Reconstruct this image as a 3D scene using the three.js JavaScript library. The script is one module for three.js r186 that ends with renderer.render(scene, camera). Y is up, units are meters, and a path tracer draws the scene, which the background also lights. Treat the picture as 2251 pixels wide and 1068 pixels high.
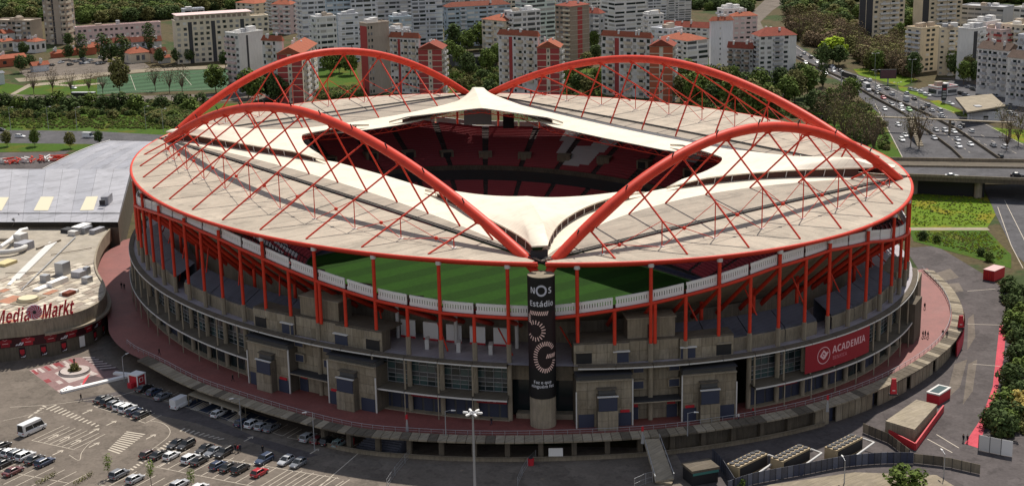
import * as THREE from 'three';
import { mergeGeometries } from 'three/addons/utils/BufferGeometryUtils.js';
import { MarchingCubes } from 'three/addons/objects/MarchingCubes.js';
import { FontLoader } from 'three/addons/loaders/FontLoader.js';
import { TextGeometry } from 'three/addons/geometries/TextGeometry.js';

// ---------- camera, sky, sun, exposure ----------
const scene = new THREE.Scene();
const camera = new THREE.PerspectiveCamera(18.5924, 1024 / 485, 1, 6000);
camera.position.set(306.670,116.540,231.040);
camera.up.set(-0.192516,0.965868,-0.173312);
camera.lookAt(76.261,39.068,55.228);
const SKY = 0.56, lerp = (a, b, t) => a + (b - a) * t;
const SUN = new THREE.Vector3(-0.36, 1, -0.55).normalize();
// thin bright haze and broken cloud over a pale blue sky
{
  const W = 512, H = 256, d = new Float32Array(W * H * 4), cl = skyNoise();
  for (let j = 0; j < H; j++) for (let i = 0; i < W; i++) {
    const el = ((j + 0.5) / H - 0.5) * Math.PI, az = (i + 0.5) / W * 2 * Math.PI, y = Math.sin(el), o = (j * W + i) * 4;
    const k = Math.min(1, Math.max(0, y)), q = 1 / (Math.max(0.04, y) + 0.25), c = cl(Math.cos(az) * Math.cos(el) * q, Math.sin(az) * Math.cos(el) * q) * Math.min(1, k * 8);
    const base = [lerp(0.8, 0.2, k ** 0.5), lerp(0.82, 0.34, k ** 0.5), lerp(0.86, 0.62, k ** 0.5)];
    for (let m = 0; m < 3; m++) d[o + m] = (y < 0 ? 0.12 : lerp(base[m], [0.95, 0.92, 0.88][m], c)) * SKY; d[o + 3] = 1;
  }
  const t = new THREE.DataTexture(d, W, H, THREE.RGBAFormat, THREE.FloatType); t.mapping = THREE.EquirectangularReflectionMapping; t.magFilter = THREE.LinearFilter; t.minFilter = THREE.LinearFilter; t.needsUpdate = true;
  scene.background = t; scene.environment = t;
}
function skyNoise() { const h = (x, y) => { const s = Math.sin(x * 127.1 + y * 311.7) * 43758.5453; return s - Math.floor(s); }, v = (x, y) => { const i = Math.floor(x), j = Math.floor(y); let a = x - i, b = y - j; a *= a * (3 - 2 * a); b *= b * (3 - 2 * b); return lerp(lerp(h(i, j), h(i + 1, j), a), lerp(h(i, j + 1), h(i + 1, j + 1), a), b); }; return (x, y) => { let s = 0, w = 0.5; for (let k = 0; k < 5; k++) { s += v(x * 1.6 + k * 17, y * 1.6) * w; x *= 2; y *= 2; w *= 0.5; } return Math.max(0, Math.min(1, (s - 0.38) * 4)); }; }
const sun = new THREE.DirectionalLight(new THREE.Color(1, 0.94, 0.85), 4.6);
sun.position.copy(SUN).multiplyScalar(600);
sun.castShadow = true;
sun.shadow.camera.left = sun.shadow.camera.bottom = -500; sun.shadow.camera.right = sun.shadow.camera.top = 500;
sun.shadow.camera.far = 2000; sun.shadow.mapSize.set(4096, 4096);
scene.add(sun, sun.target);
const renderer = new THREE.WebGLRenderer({ antialias: true });
renderer.toneMapping = THREE.LinearToneMapping;
renderer.toneMappingExposure = 1.15;
renderer.shadowMap.enabled = true;

// ---------- helpers ----------
let seed = 20240;
function rnd() { seed |= 0; seed = seed + 0x6D2B79F5 | 0; let t = Math.imul(seed ^ seed >>> 15, 1 | seed); t = t + Math.imul(t ^ t >>> 7, 61 | t) ^ t; return ((t ^ t >>> 14) >>> 0) / 4294967296; }
const rr = (a, b) => a + (b - a) * rnd();
const pick = a => a[Math.floor(rnd() * a.length)];
const taken = {};
function numbered(n) { const k = taken[n] = (taken[n] ?? -1) + 1; return k ? `${n}_${String(k).padStart(3, '0')}` : n; }
function tag(o, label, category, group) { o.userData.label = label; o.userData.category = category; if (group) o.userData.group = group; return o; }
function thing(name, label, category, x = 0, y = 0, z = 0, turn = 0, group) {
  const o = new THREE.Group(); o.name = numbered(name); o.position.set(x, y, z); o.rotation.y = turn; scene.add(o);
  return tag(o, label, category, group);
}
function part(parent, name, geo, mat, x = 0, y = 0, z = 0, ry = 0) {
  const m = new THREE.Mesh(geo.isBufferGeometry ? geo : geo.geo(), mat); m.name = name; m.position.set(x, y, z); m.rotation.y = ry; parent.add(m); return m;
}
function solo(name, label, category, geo, mat, group) {
  const m = new THREE.Mesh(geo.isBufferGeometry ? geo : geo.geo(), mat); m.name = numbered(name); scene.add(m); return tag(m, label, category, group);
}
function struct(name, geo, mat) { const m = new THREE.Mesh(geo.isBufferGeometry ? geo : geo.geo(), mat); m.name = numbered(name); m.userData.kind = 'structure'; scene.add(m); return m; }
function stuff(m) { m.userData.kind = 'stuff'; return m; }
const ORD = ['first', 'second', 'third', 'fourth', 'fifth', 'sixth', 'seventh', 'eighth', 'ninth', 'tenth', 'eleventh', 'twelfth', 'thirteenth', 'fourteenth', 'fifteenth', 'sixteenth', 'seventeenth', 'eighteenth', 'nineteenth', 'twentieth'];
function ord(i) { return i < 20 ? ORD[i] : i < 29 ? 'twenty-' + ORD[i - 20] : i === 29 ? 'thirtieth' : i < 39 ? 'thirty-' + ORD[i - 30] : i === 39 ? 'fortieth' : 'forty-' + ORD[i - 40]; }

const sub = (a, b) => [a[0] - b[0], a[1] - b[1], a[2] - b[2]];
const cross = (a, b) => [a[1] * b[2] - a[2] * b[1], a[2] * b[0] - a[0] * b[2], a[0] * b[1] - a[1] * b[0]];
const nrm = a => { const l = Math.hypot(...a) || 1; return [a[0] / l, a[1] / l, a[2] / l]; };
class G {
  constructor() { this.p = []; this.n = []; this.u = []; }
  vert(v, n, u) {
    this.p.push(v[0], v[1], v[2]); this.n.push(n[0], n[1], n[2]);
    if (u) this.u.push(u[0], u[1]);
    else { const ax = Math.abs(n[0]), ay = Math.abs(n[1]), az = Math.abs(n[2]); if (ay >= ax && ay >= az) this.u.push(v[0], v[2]); else if (ax > az) this.u.push(v[2], v[1]); else this.u.push(v[0], v[1]); }
  }
  tri(a, b, c, uv) { const n = nrm(cross(sub(b, a), sub(c, a))); [a, b, c].forEach((v, i) => this.vert(v, n, uv && uv[i])); return this; }
  quad(a, b, c, d, uv) { let n = cross(sub(c, a), sub(d, b)); if (Math.hypot(...n) < 1e-9) return this; n = nrm(n);
    for (const i of [0, 1, 2, 0, 2, 3]) this.vert([a, b, c, d][i], n, uv && uv[i]); return this; }
  qn(a, b, c, d, na, nb, nc, nd, uv) { const V = [a, b, c, d], N = [na, nb, nc, nd]; for (const i of [0, 1, 2, 0, 2, 3]) this.vert(V[i], N[i], uv && uv[i]); return this; }
  box(x0, y0, z0, x1, y1, z1) { return this.hexa([x0, y0, z1], [x1, y0, z1], [x1, y0, z0], [x0, y0, z0], [x0, y1, z1], [x1, y1, z1], [x1, y1, z0], [x0, y1, z0]); }
  // a,b,c,d bottom counter-clockwise seen from above starting front-left; e..h top
  hexa(a, b, c, d, e, f, g, h) { return this.quad(a, b, f, e).quad(b, c, g, f).quad(c, d, h, g).quad(d, a, e, h).quad(e, f, g, h).quad(d, c, b, a); }
  obox(cx, cy, cz, w, h, d, yaw = 0) { const c = Math.cos(yaw), s = Math.sin(yaw), P = (x, y, z) => [cx + x * c + z * s, y, cz - x * s + z * c], a = w / 2, b = d / 2;
    return this.hexa(P(-a, cy, b), P(a, cy, b), P(a, cy, -b), P(-a, cy, -b), P(-a, cy + h, b), P(a, cy + h, b), P(a, cy + h, -b), P(-a, cy + h, -b)); }
  tube(pts, r, k = 8, caps = true) {
    const N = pts.length, R = i => typeof r === 'number' ? r : r[i];
    let up = [0, 1, 0]; const rings = [], acc = [0];
    for (let i = 0; i < N; i++) {
      const t = nrm(sub(pts[Math.min(N - 1, i + 1)], pts[Math.max(0, i - 1)]));
      if (i) acc[i] = acc[i - 1] + Math.hypot(...sub(pts[i], pts[i - 1]));
      if (Math.abs(up[0] * t[0] + up[1] * t[1] + up[2] * t[2]) > 0.95) up = Math.abs(t[0]) < 0.9 ? [1, 0, 0] : [0, 0, 1];
      const a = nrm(cross(t, up)), b = nrm(cross(a, t)); up = b;
      rings.push([...Array(k + 1)].map((_, j) => { const th = j / k * Math.PI * 2, c = Math.cos(th), s = Math.sin(th), n = [a[0] * c + b[0] * s, a[1] * c + b[1] * s, a[2] * c + b[2] * s]; return [[pts[i][0] + n[0] * R(i), pts[i][1] + n[1] * R(i), pts[i][2] + n[2] * R(i)], n, j / k * 2 * Math.PI * R(i)]; }));
    }
    for (let i = 0; i + 1 < N; i++) for (let j = 0; j < k; j++) { const A = rings[i][j], B = rings[i][j + 1], C = rings[i + 1][j + 1], D = rings[i + 1][j];
      this.qn(A[0], D[0], C[0], B[0], A[1], D[1], C[1], B[1], [[A[2], acc[i]], [D[2], acc[i + 1]], [C[2], acc[i + 1]], [B[2], acc[i]]]); }
    if (caps) for (const [i, f] of [[0, 1], [N - 1, 0]]) for (let j = 0; j < k; j++) f ? this.tri(pts[i], rings[i][j][0], rings[i][j + 1][0]) : this.tri(pts[i], rings[i][j + 1][0], rings[i][j][0]);
    return this;
  }
  bar(a, b, r, k = 6) { return this.tube([a, b], r, k); }
  cyl(x, y0, z, r, h, k = 12, r2 = r) { return this.tube([[x, y0, z], [x, y0 + h, z]], [r, r2], k); }
  up3(a, b, c) { const n = cross(sub(b, a), sub(c, a)); return n[1] < 0 ? this.tri(a, c, b) : this.tri(a, b, c); }
  poly(pts, y) { const sh = pts.map(p => new THREE.Vector2(p[0], p[1])), Y = typeof y === 'function' ? y : () => y, V = i => [sh[i].x, Y(sh[i].x, sh[i].y), sh[i].y];
    for (const [i, j, k] of THREE.ShapeUtils.triangulateShape(sh, [])) this.up3(V(i), V(j), V(k)); return this; }
  polyHole(pts, hole, y) { const a = pts.map(p => new THREE.Vector2(...p)), b = hole.map(p => new THREE.Vector2(...p)); if (THREE.ShapeUtils.isClockWise(a)) a.reverse(); if (!THREE.ShapeUtils.isClockWise(b)) b.reverse(); const all = [...a, ...b], V = i => [all[i].x, y, all[i].y]; for (const [i, j, k] of THREE.ShapeUtils.triangulateShape(a, [b])) this.up3(V(i), V(j), V(k)); return this; }
  prism(pts, y0, y1, top = true) { this.wall([...pts, pts[0]], y0, y1); if (top) this.poly(pts, y1); return this; }
  wall(pts, y0, y1) { let s = 0; for (let i = 0; i + 1 < pts.length; i++) { const a = pts[i], b = pts[i + 1], l = Math.hypot(b[0] - a[0], b[1] - a[1]);
    this.quad([a[0], y0, a[1]], [b[0], y0, b[1]], [b[0], y1, b[1]], [a[0], y1, a[1]], [[s, y0], [s + l, y0], [s + l, y1], [s, y1]]); s += l; } return this; }
  // strip of constant width along a plan path
  path(pts, w, y) { for (let i = 0; i + 1 < pts.length; i++) { const a = pts[i], b = pts[i + 1]; let dx = b[0] - a[0], dz = b[1] - a[1]; const l = Math.hypot(dx, dz) || 1; dx *= w / 2 / l; dz *= w / 2 / l;
    const P = (p, s) => [p[0] + s * dz, y, p[1] - s * dx]; this.up3(P(a, 1), P(a, -1), P(b, -1)); this.up3(P(a, 1), P(b, -1), P(b, 1)); } return this; }
  geo() { const g = new THREE.BufferGeometry(); g.setAttribute('position', new THREE.Float32BufferAttribute(this.p, 3)); g.setAttribute('normal', new THREE.Float32BufferAttribute(this.n, 3)); g.setAttribute('uv', new THREE.Float32BufferAttribute(this.u, 2)); return g; }
}
function smooth(pts, n = 6, closed = false) { // Catmull-Rom in plan
  const c = new THREE.CatmullRomCurve3(pts.map(p => new THREE.Vector3(p[0], 0, p[1])), closed, 'centripetal');
  return c.getPoints(pts.length * n).map(v => [v.x, v.z]);
}
function inside(p, poly) { let c = false; for (let i = 0, j = poly.length - 1; i < poly.length; j = i++) { const [xi, zi] = poly[i], [xj, zj] = poly[j]; if ((zi > p[1]) !== (zj > p[1]) && p[0] < (xj - xi) * (p[1] - zi) / (zj - zi) + xi) c = !c; } return c; }
function strip(left, right) { return [...left, ...[...right].reverse()]; }

// ---------- textures: grain, stains, seams ----------
function noise2(P, s) { // periodic value noise, P cells
  const g = new Float32Array(P * P); let q = s * 7919 + 13; for (let i = 0; i < P * P; i++) { q = Math.imul(q ^ q >>> 15, 2246822519) + 374761393 | 0; g[i] = ((q ^ q >>> 13) >>> 0) / 4294967296; }
  return (x, y) => { x = (x % 1 + 1) % 1 * P; y = (y % 1 + 1) % 1 * P; const i = Math.floor(x), j = Math.floor(y); let a = x - i, b = y - j; a = a * a * (3 - 2 * a); b = b * b * (3 - 2 * b);
    const i1 = (i + 1) % P, j1 = (j + 1) % P, I = i % P, J = j % P; return lerp(lerp(g[J * P + I], g[J * P + i1], a), lerp(g[j1 * P + I], g[j1 * P + i1], a), b); };
}
function fbm(P, s, oct = 4) { const L = [...Array(oct)].map((_, k) => noise2(P << k, s + k * 31)); return (x, y) => { let v = 0, w = 0.5, t = 0; for (const f of L) { v += f(x, y) * w; t += w; w *= 0.55; } return v / t; }; }
const enc = v => { v = Math.max(0, Math.min(1, v)); return Math.round(255 * (v <= 0.0031308 ? v * 12.92 : 1.055 * v ** (1 / 2.4) - 0.055)); };
function tex(S, metres, fn) { // fn(u,v) -> [r,g,b] linear or grey
  const d = new Uint8Array(S * S * 4);
  for (let j = 0; j < S; j++) for (let i = 0; i < S; i++) { const c = fn(i / S, j / S), o = (j * S + i) * 4; if (c.length) { d[o] = enc(c[0]); d[o + 1] = enc(c[1]); d[o + 2] = enc(c[2]); } else d[o] = d[o + 1] = d[o + 2] = enc(c); d[o + 3] = 255; }
  const t = new THREE.DataTexture(d, S, S); t.colorSpace = THREE.SRGBColorSpace; t.wrapS = t.wrapT = THREE.RepeatWrapping; t.magFilter = THREE.LinearFilter; t.minFilter = THREE.LinearMipmapLinearFilter; t.generateMipmaps = true; t.repeat.set(1 / metres, 1 / metres); t.needsUpdate = true; return t;
}
const n8 = fbm(8, 1, 5), n4 = fbm(4, 2, 6), n32 = fbm(32, 3, 3), n64 = fbm(64, 5, 2), n16 = fbm(16, 9, 4);
const sstep = (a, b, x) => { x = Math.max(0, Math.min(1, (x - a) / (b - a))); return x * x * (3 - 2 * x); };
const T = {
  asphalt: tex(1024, 26, (u, v) => 0.62 + 0.25 * n4(u, v) + 0.22 * (n64(u, v) - 0.5) + 0.16 * (n8(v, u) - 0.5) - 0.2 * sstep(0.6, 0.66, n16(u + 0.3, v)) * 0.6 + 0.1 * sstep(0.62, 0.64, n8(u, v + 0.4))),
  concrete: tex(512, 9, (u, v) => { const st = n32(u, v * 0.12), b = n4(u, v), k = 0.55 + 0.35 * b + 0.35 * (st - 0.5) + 0.12 * (n64(u, v) - 0.5); return [k, k * 0.98, k * (0.9 + 0.08 * n8(u, v))]; }),
  roofsheet: tex(1024, 22, (u, v) => 0.78 + 0.3 * (n4(u, v) - 0.5) + 0.12 * (n64(u, v) - 0.5) + 0.07 * (Math.sin(u * Math.PI * 2 * 30) > 0.5 ? -1 : 0.25) + 0.22 * (n32(u, v * 0.1) - 0.5) - 0.16 * sstep(0.6, 0.7, n8(u, v * 0.4))),
  fabric: tex(512, 16, (u, v) => 0.93 + 0.1 * (n4(u, v) - 0.5) - 0.13 * ((u * 11 % 1) < 0.1) - 0.07 * sstep(0.55, 0.7, n8(u, v)) + 0.1 * (n32(u, v * 0.12) - 0.5)),
  paint: tex(256, 7, (u, v) => { const k = 0.9 + 0.2 * (n4(u, v) - 0.5) - 0.12 * sstep(0.62, 0.75, n16(u, v)); return [k, k, k]; }),
  paving: tex(1024, 22, (u, v) => { const p = 0.66 + 0.3 * n8(u, v) + 0.25 * (n64(u, v) - 0.5) + 0.14 * (n4(v, u) - 0.5); const s = sstep(0.58, 0.68, n4(u + 0.2, v)); return [p, p * (0.94 + 0.1 * s), p * (0.94 + 0.12 * s)]; }),
  grass: tex(512, 24, (u, v) => { const a = n8(u, v), b = n64(u, v), y = sstep(0.45, 0.65, n4(u, v)); const k = 0.5 + 0.5 * b; return [k * (0.55 + 0.4 * y), k * (0.8 + 0.15 * a), k * (0.5 + 0.1 * y)]; }),
  earth: tex(512, 60, (u, v) => { const a = n8(u, v), g = sstep(0.42, 0.6, n4(u, v)), k = 0.5 + 0.5 * n64(u, v); return [k * lerp(0.8, 0.4, g), k * lerp(0.68, 0.62, g), k * lerp(0.5, 0.3, g)]; }),
  tiles: tex(256, 6, (u, v) => { const r = 0.12 * Math.sin(v * Math.PI * 2 * 20), k = 0.72 + 0.3 * (n8(u, v) - 0.5) + r * 0.6 + 0.3 * (n32(u, v) - 0.5); return [k, k * 0.92, k * 0.9]; }),
  plaster: tex(256, 14, (u, v) => 0.86 + 0.22 * (n4(u, v * 0.5) - 0.5) + 0.16 * (n32(u, v * 0.15) - 0.5)),
  turf: tex(512, 24, (u, v) => { const s = ((u * 2) % 1) < 0.5 ? 0.74 : 1, k = s * (0.82 + 0.35 * (n64(u, v) - 0.5) + 0.12 * (n8(u, v) - 0.5)); return [k, k, k]; }),
};
function mat(c, rough = 0.85, map, o = {}) { const m = new THREE.MeshPhysicalMaterial({ color: new THREE.Color().setRGB(c[0], c[1], c[2]), roughness: rough, specularIntensity: rough > 0.8 ? 0.25 : 1, side: THREE.DoubleSide, ...o }); if (map) m.map = map; return m; }
const M = {
  red: mat([0.72, 0.055, 0.026], 0.5, T.paint, { specularIntensity: 0.45 }),
  cream: mat([0.78, 0.69, 0.55], 0.6, T.fabric), creamB: mat([0.755, 0.67, 0.53], 0.6, T.fabric),
  beige: [mat([0.5, 0.42, 0.325], 0.8, T.roofsheet), mat([0.53, 0.445, 0.345], 0.8, T.roofsheet), mat([0.47, 0.395, 0.305], 0.8, T.roofsheet)],
  taupe: mat([0.4, 0.335, 0.26], 0.8, T.roofsheet),
  concrete: mat([0.34, 0.29, 0.22], 0.9, T.concrete), concreteB: mat([0.41, 0.355, 0.275], 0.9, T.concrete), concreteD: mat([0.17, 0.145, 0.115], 0.9, T.concrete),  // concreteD is a half-tone copy of concrete
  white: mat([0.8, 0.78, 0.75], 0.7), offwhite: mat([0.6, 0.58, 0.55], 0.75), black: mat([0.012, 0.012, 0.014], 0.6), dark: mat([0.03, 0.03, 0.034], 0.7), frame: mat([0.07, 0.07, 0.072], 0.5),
  glass: mat([0.02, 0.03, 0.032], 0.12, null, { metalness: 0 }), glassTeal: mat([0.05, 0.085, 0.085], 0.15),
  slate: mat([0.085, 0.09, 0.12], 0.6, T.roofsheet), navy: mat([0.035, 0.042, 0.075], 0.6),
  seat: mat([0.3, 0.03, 0.04], 0.6), seatWhite: mat([0.55, 0.53, 0.53], 0.6), tread: mat([0.11, 0.085, 0.085], 0.9, T.concrete),
  paving: mat([0.25, 0.08, 0.066], 0.68, T.paving), deck: mat([0.42, 0.39, 0.44], 0.6, T.concrete),
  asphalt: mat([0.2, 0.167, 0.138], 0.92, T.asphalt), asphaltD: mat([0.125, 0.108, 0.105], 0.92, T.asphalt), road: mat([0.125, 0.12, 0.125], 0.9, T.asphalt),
  grass: mat([0.12, 0.145, 0.025], 0.95, T.grass), grassY: mat([0.25, 0.25, 0.03], 0.95, T.grass), earth: mat([0.14, 0.13, 0.09], 0.95, T.earth), turf: mat([0.018, 0.06, 0.004], 0.95, T.turf), field: mat([0.07, 0.135, 0.07], 0.95, T.turf),
  line: mat([0.5, 0.44, 0.36], 0.85), steel: mat([0.4, 0.41, 0.43], 0.45, null, { metalness: 0.5 }), greyRoof: mat([0.45, 0.445, 0.48], 0.5, T.roofsheet), greyRoofB: mat([0.4, 0.4, 0.44], 0.5, T.roofsheet),
  pinkWalk: mat([0.62, 0.1, 0.13], 0.85, T.paving), signRed: mat([0.5, 0.018, 0.03], 0.55), tiles: mat([0.43, 0.15, 0.09], 0.9, T.tiles), tilesD: mat([0.25, 0.09, 0.06], 0.9, T.tiles), tilesG: mat([0.17, 0.13, 0.105], 0.9, T.tiles), tilesB: mat([0.33, 0.1, 0.07], 0.9, T.tiles),
};

// ---------- ground ----------
const PL = 4.4, RIM = 37.5, EA = 112, EB = 91.1, TC = 0.672, PI = Math.PI;
struct('ground', new G().quad([-3000, -0.05, 3000], [3000, -0.05, 3000], [3000, -0.05, -3000], [-3000, -0.05, -3000]), M.earth);

// ---------- stadium ----------
function E(t, off = 0) { const c = Math.cos(t), s = Math.sin(t), nx = c / EA, nz = s / EB, l = Math.hypot(nx, nz); return [EA * c + nx / l * off, EB * s + nz / l * off]; }
const E3 = (t, off, y) => { const p = E(t, off); return [p[0], y, p[1]]; };
const RINGL = [[0.672, 26], [0.87, 26.2], [1.005, 27.3], [1.148, 29.6], [1.312, 32.6], [1.44, 34.3], [1.571, 35]], RINGS = [[0, 34.7], [0.167, 33.5], [0.292, 31.3], [0.458, 28.7], [0.602, 26.8], [0.672, 26]];
function ringY(t) { t = Math.abs(Math.atan2(Math.sin(t), Math.cos(t))); if (t > PI / 2) t = PI - t; const L = t > TC ? RINGL : RINGS; for (let i = 0; i + 1 < L.length; i++) if (t <= L[i + 1][0]) return lerp(L[i][1], L[i + 1][1], (t - L[i][0]) / (L[i + 1][0] - L[i][0])); return 35; }
function sweep(t0, t1, n, prof) { const g = new G(); for (let i = 0; i < n; i++) { const a = lerp(t0, t1, i / n), b = lerp(t0, t1, (i + 1) / n), pa = prof(a), pb = prof(b);
  for (let k = 0; k + 1 < pa.length; k++) g.quad(E3(a, ...pa[k]), E3(a, ...pa[k + 1]), E3(b, ...pb[k + 1]), E3(b, ...pb[k])); } return g; }
function ends(g, t, prof) { const p = prof(t).map(q => E3(t, ...q)); for (let k = 1; k + 1 < p.length; k++) g.tri(p[0], p[k], p[k + 1]); return g; }
const stadium = thing('stadium', 'large oval football stadium with four red roof arches and cream membrane roof', 'stadium');
const SW = (S, g) => { if (!S.long) { const u = g.attributes.uv; for (let i = 0; i < u.count; i++) u.setXY(i, u.getY(i), u.getX(i)); } return g; }; // seams run across each side
const SWZ = SW;
const SIDES = [ // start angle, end angle, long?
  { t0: TC, t1: PI - TC, long: true }, { t0: PI - TC, t1: PI + TC, long: false }, { t0: PI + TC, t1: 2 * PI - TC, long: true }, { t0: -TC, t1: TC, long: false }];
for (const S of SIDES) {
  const c0 = E(S.t0), c1 = E(S.t1), L = Math.hypot(c1[0] - c0[0], c1[1] - c0[1]), d = [(c1[0] - c0[0]) / L, (c1[1] - c0[1]) / L], mid = [(c0[0] + c1[0]) / 2, (c0[1] + c1[1]) / 2], ml = Math.hypot(...mid), o = [mid[0] / ml, mid[1] / ml];
  // local frame: u along the chord (-1..1), w outward from the chord
  const P = (u, w, y) => [mid[0] + d[0] * u * L / 2 + o[0] * w, y, mid[1] + d[1] * u * L / 2 + o[1] * w];
  const rimW = u => { const x = u * L / 2; return S.long ? EB * Math.sqrt(Math.max(0, 1 - (x / EA) ** 2)) - ml : EA * Math.sqrt(Math.max(0, 1 - (x / EB) ** 2)) - ml; };
  const bound = u => -(S.long ? 6.3 : 18) * (1 - u * u) - 0.7;
  const inner = u => { const x = Math.abs(u * L / 2); const K = S.long ? [[0, 36], [24, 36.5], [36, 40], [49, 44], [61, 46.5], [74, 50], [84, 54.5], [90, 56]] : [[0, 57], [4, 57], [15.5, 59], [27, 63], [39, 70], [52.5, 82], [58, 86.5]]; for (let i = 0; i + 1 < K.length; i++) if (x <= K[i + 1][0]) return lerp(K[i][1], K[i + 1][1], (x - K[i][0]) / (K[i + 1][0] - K[i][0])) - ml; return -1; };
  S.P = P; S.rimW = rimW; S.bound = bound; S.L = L;
  const chordY = u => RIM + 0.25 + 0.5 * (1 - u * u), NP = S.long ? 14 : 10;
  // outer roof panels, each with its own edge
  const slab = (u0, u1, wa, wb, ya, yb, th) => { const g = new G(), a = P(u0, wa(u0), ya(u0)), b = P(u1, wa(u1), ya(u1)), c = P(u1, wb(u1), yb(u1)), e = P(u0, wb(u0), yb(u0)), dn = q => [q[0], q[1] - th, q[2]];
    return g.hexa(dn(e), dn(c), dn(b), dn(a), e, c, b, a); };
  const steps = (g, u0, u1, n, ...r) => { const gs = []; for (let i = 0; i < n; i++) gs.push(slab(lerp(u0, u1, i / n), lerp(u0, u1, (i + 1) / n), ...r).geo()); return mergeGeometries(gs); };
  for (let i = 0; i < NP; i++) {
    const u0 = lerp(-0.985, 0.985, i / NP) + 0.0003, u1 = lerp(-0.985, 0.985, (i + 1) / NP) - 0.0003;
    part(stadium, 'roof_panel', SWZ(S, steps(0, u0, u1, 3, u => Math.min(0.6, rimW(u) * 0.5), u => rimW(u) * 0.55, chordY, () => RIM + 0.38, 0.3)), M.beige[i * 7 % 3]);
    part(stadium, 'roof_panel', SWZ(S, steps(0, u0, u1, 3, u => rimW(u) * 0.55, u => rimW(u), () => RIM + 0.38, () => RIM + 0.2, 0.3)), M.beige[(i * 5 + 1) % 3]);
    part(stadium, 'roof_panel', steps(0, u0, u1, 2, bound, () => -0.75, u => chordY(u) - 0.1, u => chordY(u), 0.3), M.taupe);
  }
  // gutter along the chord
  const gut = new G(); for (let i = 0; i < 20; i++) { const a = lerp(-0.98, 0.98, i / 20), b = lerp(-0.98, 0.98, (i + 1) / 20); gut.quad(P(a, 0.7, chordY(a) - 0.75), P(b, 0.7, chordY(b) - 0.75), P(b, -0.8, chordY(b) - 0.75), P(a, -0.8, chordY(a) - 0.75)); }
  part(stadium, 'roof_gutter', gut, M.dark);
  for (const w of [0.1, -1.0]) { const pts = [...Array(21)].map((_, i) => { const u = lerp(-0.97, 0.97, i / 20); return P(u, w, chordY(u) + 0.18); }); part(stadium, 'gutter_rail', new G().tube(pts, 0.13, 5), M.dark); }
  // cream strip beside the opening, in panels
  const NC = S.long ? 12 : 8;
  for (let i = 0; i < NC; i++) { const u0 = lerp(-0.95, 0.95, i / NC) + 0.0002, u1 = lerp(-0.95, 0.95, (i + 1) / NC) - 0.0002; part(stadium, 'membrane_panel', SW(S, steps(0, u0, u1, 3, inner, bound, u => RIM + 0.25, u => chordY(u) - 0.12, 0.2)), i % 2 ? M.cream : M.creamB); }
  // truss under the free edge of the strip
  const et = new G(), um = S.long ? 0.55 : 0.35, NE = S.long ? 40 : 20; const ep = (i, y) => { const u = lerp(-um, um, i / NE); return P(u, inner(u) + 0.2, RIM + y); };
  for (let i = 0; i < NE; i++) { et.bar(ep(i, -1.5), ep(i + 1, -1.5), 0.13, 4); et.bar(ep(i, i % 2 ? -1.5 : 0), ep(i + 1, i % 2 ? 0 : -1.5), 0.08, 4); }
  part(stadium, 'edge_truss', et, M.red);
  // arch
  const H = 19.3, pw = S.long ? 1.86 : 1.96, ue = 1 - (S.long ? 5.2 : 3.6) / (L / 2), lean = S.long ? 0.12 : 0.03, hU = u => H * (1 - Math.abs(u / ue) ** pw);
  const AP = u => P(u, lean * hU(u) + 0.0, RIM + hU(u));
  const arch = part(stadium, 'roof_arch', (() => { const pts = []; for (let i = 0; i <= 72; i++) { const u = Math.sin(lerp(-1, 1, i / 72) * PI / 2 * 0.97) / Math.sin(PI / 2 * 0.97); pts.push(AP(u * ue)); }
    const foot = s => { const c = s < 0 ? c0 : c1, q = P(s * (1 - 1.3 / (L / 2)), 0.1, RIM - 2.7); return q; }; pts.unshift(foot(-1)); pts.push(foot(1)); return new G().tube(pts, pts.map((_, i) => i === 0 || i === pts.length - 1 ? 0.75 : 1.12), 20); })(), M.red);
  const N = S.long ? 11 : 8, nodes = [...Array(N)].map((_, i) => S.long ? (i - 5) * 13.6 / (L / 2) : (i - 3.5) * 12.7 / (L / 2));
  const J = [];
  nodes.forEach((u, i) => {
    const n = AP(u), low = [n[0], n[1] - 1.0, n[2]], rw = rimW(u) - 2.2, end = P(u, rw, RIM + 0.3);
    part(arch, 'arch_bracket', new G().tube([[n[0], n[1] - 0.6, n[2]], [n[0], n[1] - 1.25, n[2]], [n[0], n[1] - 1.5, n[2]]], [1.15, 0.8, 0.25], 10), M.red);
    part(arch, 'hanger', new G().bar(low, P(u, bound(u) + 0.4, chordY(u)), 0.22, 8), M.red);
    part(arch, 'strut', new G().bar(low, end, 0.2, 8), M.red);
    const k = 0.5, j = [lerp(low[0], end[0], k), lerp(low[1], end[1], k), lerp(low[2], end[2], k)], b = [j[0], RIM + 0.35, j[2]];
    part(arch, 'post', new G().bar(j, b, 0.12, 6), M.red); part(arch, 'post_foot', new G().obox(b[0], b[1] - 0.05, b[2], 1.1, 0.25, 0.8, 0.4), M.offwhite);
    J.push([j, b, u]);
    const q = AP(Math.min(0.96, u + 0.5 / N)), top = [q[0] + o[0] * 0.5, q[1] + 1.0, q[2] + o[1] * 0.5]; part(arch, 'lamp_peg', new G().bar(top, [top[0] + o[0] * 0.5, top[1] + 1.0, top[2] + o[1] * 0.5], 0.16, 5), M.dark);
  });
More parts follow.
